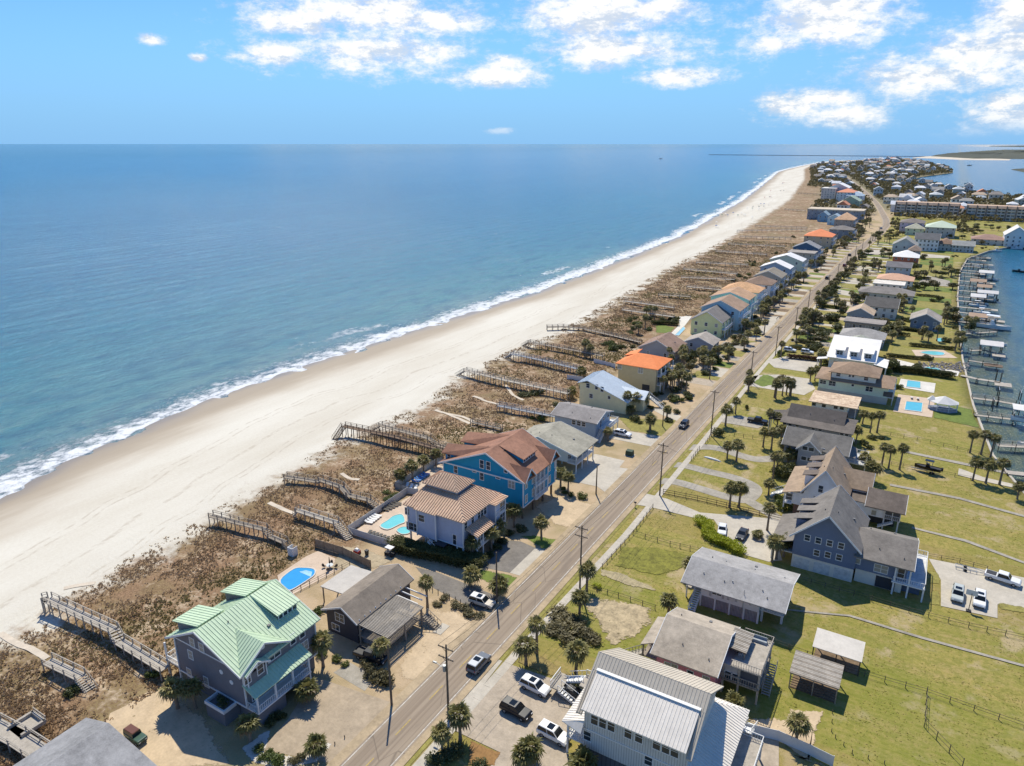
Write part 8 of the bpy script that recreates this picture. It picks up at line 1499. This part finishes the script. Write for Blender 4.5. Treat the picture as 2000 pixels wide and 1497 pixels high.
shrubs('d4', 'shrub at the edge of the trio of palms', 'shrubs by the trio of palms', 'dark', (760,290,1.4), (700,330,1.5), (740,360,1.3), (830,290,1.0)); shrubs('e3', 'clipped red purple bush on the pale forecourt', 'forecourt bushes', 'olive', (640,1040,1.0), (670,1050,.8))
leafy_hedge('dense dark hedge along the base of the lavender house', [G('d2', x, y) for x, y in ((90,1090),(200,1130),(400,1160),(600,1210),(690,1220))], 3.4, 2.3, LEAFD); leafy_hedge('curving bright green clipped hedge beside the white car', [G('d3', x, y) for x, y in ((990,900),(1060,950),(1050,1000),(1120,1050),(1220,1080),(1290,1130))], 2.4, 1.5, LEAFB)
leafy_hedge('purple brown clipped hedge before the white van', [G('e3', x, y) for x, y in ((700,800),(850,815),(1000,830))], 1.8, 1.7, foliage('purple_leaf', (.06,.025,.02), (.13,.06,.04))); leafy_hedge('dark hedge hiding the curved pool', [G('e4', x, y) for x, y in ((470,930),(700,950),(1040,1000))], 2.4, 2.4, LEAFD); leafy_hedge('dark hedge along the lagoon garden', [G('e4', x, y) for x, y in ((640,680),(850,700),(1060,720))], 1.6, 1.4, LEAFD); leafy_hedge('low dark hedge by the long curved pool', [G('e4', x, y) for x, y in ((420,780),(700,810),(830,820))], 1.6, 1.2, LEAFD); leafy_hedge('rounded hedge at the drive of the garage wing', [G('f5', x, y) for x, y in ((990,1130),(1070,1110),(1150,1140))], 3.0, 2.0, LEAFG); leafy_hedge('dark hedge behind the slate gable house', [G('m1', x, y) for x, y in ((940,1230),(1200,1260),(1420,1290))], 1.8, 1.4, LEAFD)
# rock garden by the docks
rg = MB(); rr = random.Random(9)
for k in range(260):
    p = G('e4', rr.uniform(700, 1200), 0, 0) if 0 else G('e4', rr.uniform(720, 1220), rr.uniform(850, 920) + rr.uniform(-20, 20)); s_ = rr.uniform(.2, .6); q = [(p.x+math.cos(a)*s_*rr.uniform(.7,1.2), p.y+math.sin(a)*s_*rr.uniform(.7,1.2)) for a in (0,1.57,3.14,4.71)]; rg.hexa([(a,b,0) for a,b in q], [(p.x+(a-p.x)*.6,p.y+(b-p.y)*.6,s_*rr.uniform(.6,1.1)) for a,b in q])
tag(link('rock_garden', rg.mesh('rock_garden', M('pale_rock', (.36,.32,.28), .9, .25, 2, 5, .2))), 'pale boulders spread between the pools and the docks', 'rocks', kind='stuff')

PATHS = [[G(c, x, y) for x, y in L] for c, L in (('c1', ((0,520),(120,600),(230,650),(350,720))), ('c1', ((470,190),(560,170),(700,150))), ('d1', ((470,770),(560,810),(650,845))), ('d1', ((1000,560),(1060,590),(1130,600))), ('e1', ((0,1310),(130,1350),(240,1400),(340,1450))), ('e1', ((370,1180),(500,1230),(620,1260))), ('e1', ((690,1070),(760,1170),(860,1220))), ('d2', ((420,100),(560,130),(680,190))))]
PM = M('path_sand', (.62,.53,.41), .95, .1, 1, 4, .3); PPTS = []
for L in PATHS:
    P = bez([(p.x, p.y) for p in L], 8); PPTS += P; mb = MB(); rr = random.Random(len(P))
    for i in range(len(P) - 1):
        a, b = Vector(P[i]), Vector(P[i+1]); n = Vector((-(b-a).y, (b-a).x)).normalized() * .55; q = [a - n, b - n, b + n, a + n]; mb.add([(v.x, v.y, tz(v.x, v.y) + .09) for v in q], [(0,1,2,3)])
    link('sand_path', mb.mesh('sand_path', PM))['kind'] = 'structure'
PARR = np.array(PPTS)
# dune plants: tufts nobody could count, thick near the camera
def dune_plants():
    rr = np.random.default_rng(3); V1 = []; F1 = []; V2 = []; F2 = []; V3 = []; F3 = []
    ys = 22 + (640 - 22) * rr.random(88000) ** 1.9; u = rr.random(88000)
    for k in range(88000):
        y = ys[k]; a = xd(y) - 3; x = a + (interp(BACK, y) + .5 - a) * u[k]; cl = mnoise.noise(Vector((x * .13, y * .13, 5))) + .6 * mnoise.noise(Vector((x * .5, y * .5, 9)))
        e = x - xd(y)
        if cl + rr.normal() * .18 < (-.16 if e > 8 else .22 - .03 * e): continue
        if y < 260 and np.min((PARR[:,0]-x)**2 + (PARR[:,1]-y)**2) < .9: continue
        sc = 1 + max(0, y - 130) / 260; g = cl + rr.normal() * .3 > .5; z = tz(x, y); gp_ = mnoise.noise(Vector((x * .035, y * .03, 21))) + rr.normal() * .12; V, F = (V3, F3) if gp_ > .2 and e > 4 else (V2, F2) if g and e > 6 else (V1, F1); r = rr.uniform(.15, .38) * sc; h = rr.uniform(.08, .27) * min(1.5, sc)
        for j in range(5):
            an = rr.uniform(0, 6.283); rad = r * rr.uniform(.2, 1); bx, by = x + math.cos(an) * rad * .5, y + math.sin(an) * rad * .5; w = r * rr.uniform(.25, .5); o = len(V); c, s_ = math.cos(an + 1.57) * w, math.sin(an + 1.57) * w
            V += [(bx - c, by - s_, z - .05), (bx + c, by + s_, z - .05), (x + math.cos(an) * rad * 1.3 + c * .5, y + math.sin(an) * rad * 1.3 + s_ * .5, z + h), (x + math.cos(an) * rad * 1.2 - c * .5, y + math.sin(an) * rad * 1.2 - s_ * .5, z + h * .9)]; F.append((o, o + 1, o + 2, o + 3))
    for nm, V, F, mt, lb in (('dune_grass', V1, F1, foliage('dune_straw', (.35,.235,.13), (.62,.465,.285), .2), 'dry straw brown dune grass between beach and houses'), ('dune_scrub', V2, F2, foliage('dune_brush', (.22,.14,.075), (.38,.26,.14), .15), 'darker woody dune scrub between beach and houses'), ('dune_herbs', V3, F3, foliage('dune_green', (.20,.165,.06), (.36,.29,.12), .2), 'patches of greenish dune herbs between beach and houses')):
        me = bpy.data.meshes.new(nm); me.from_pydata(V, [], F); me.materials.append(mt); tag(link(nm, me), lb, 'dune plants', kind='stuff')
dune_plants()
# rough grass on lawns: short blades, thick near the camera
PAVED = []
for o in COL.objects:
    if o.get('kind') == 'structure' and o.data and o.name.split('.')[0] in ('driveway','loop_drive','path','parking_court','concrete_apron','sand_lot','sand_patch','side_yard','pool_deck','boat_ramp','verge','road'):
        me = o.data; P_ = np.array([v.co[:2] for v in me.vertices]); PAVED.append((P_.min(0), P_.max(0), [P_[list(p.vertices)] for p in me.polygons]))
def bare(x, y):
    for lo, hi, polys in PAVED:
        if lo[0] <= x <= hi[0] and lo[1] <= y <= hi[1]:
            for q in polys:
                c = [(q[(i+1) % len(q)][0]-q[i][0])*(y-q[i][1]) - (q[(i+1) % len(q)][1]-q[i][1])*(x-q[i][0]) for i in range(len(q))]
                if min(c) >= 0 or max(c) <= 0: return False
    return True
def lawn_grass():
    rr = np.random.default_rng(11); V = []; F = []
    n = 0
    while n < 70000:
        n += 1; y = 60 + 190 * rr.random() ** 1.3; x = rr.uniform(-50, 32)
        if mnoise.noise(Vector((x * .2, y * .2, 2))) + rr.normal() * .35 < .1: continue
        if on_paving(x, y) or not bare(x, y): continue
        w = rr.uniform(.08, .22); h = rr.uniform(.04, .11); a = rr.uniform(0, 3.14); c, s_ = math.cos(a) * w, math.sin(a) * w; o = len(V); V += [(x - c, y - s_, .0), (x + c, y + s_, .0), (x + c * .6 + .05, y + s_ * .6 - .05, h)]; F.append((o, o+1, o+2))
    me = bpy.data.meshes.new('lawn_grass'); me.from_pydata(V, [], F); me.materials.append(foliage('lawn_blade', (.20,.195,.035), (.38,.33,.10), .25)); tag(link('lawn_grass', me), 'rough tufts of grass over the lawns', 'grass', kind='stuff')

HOUSEBOX = [(-31,-12,68,85),(-31,-12,89,103),(-31,-12,110,124),(-20,9,132,148),(-22,4,155,171),(-28,-6,182,196),(-35,-11,200,214),(-10,1,98,112),(-48,-16,66,90)]
def on_paving(x, y): return any(a < x < b and c_ < y < d for a, b, c_, d in HOUSEBOX)
lawn_grass()

for o in PROTOS:                      # the patterns the copies were made from
    for ch in list(o.children): bpy.data.objects.remove(ch, do_unlink=True)
    bpy.data.objects.remove(o, do_unlink=True)
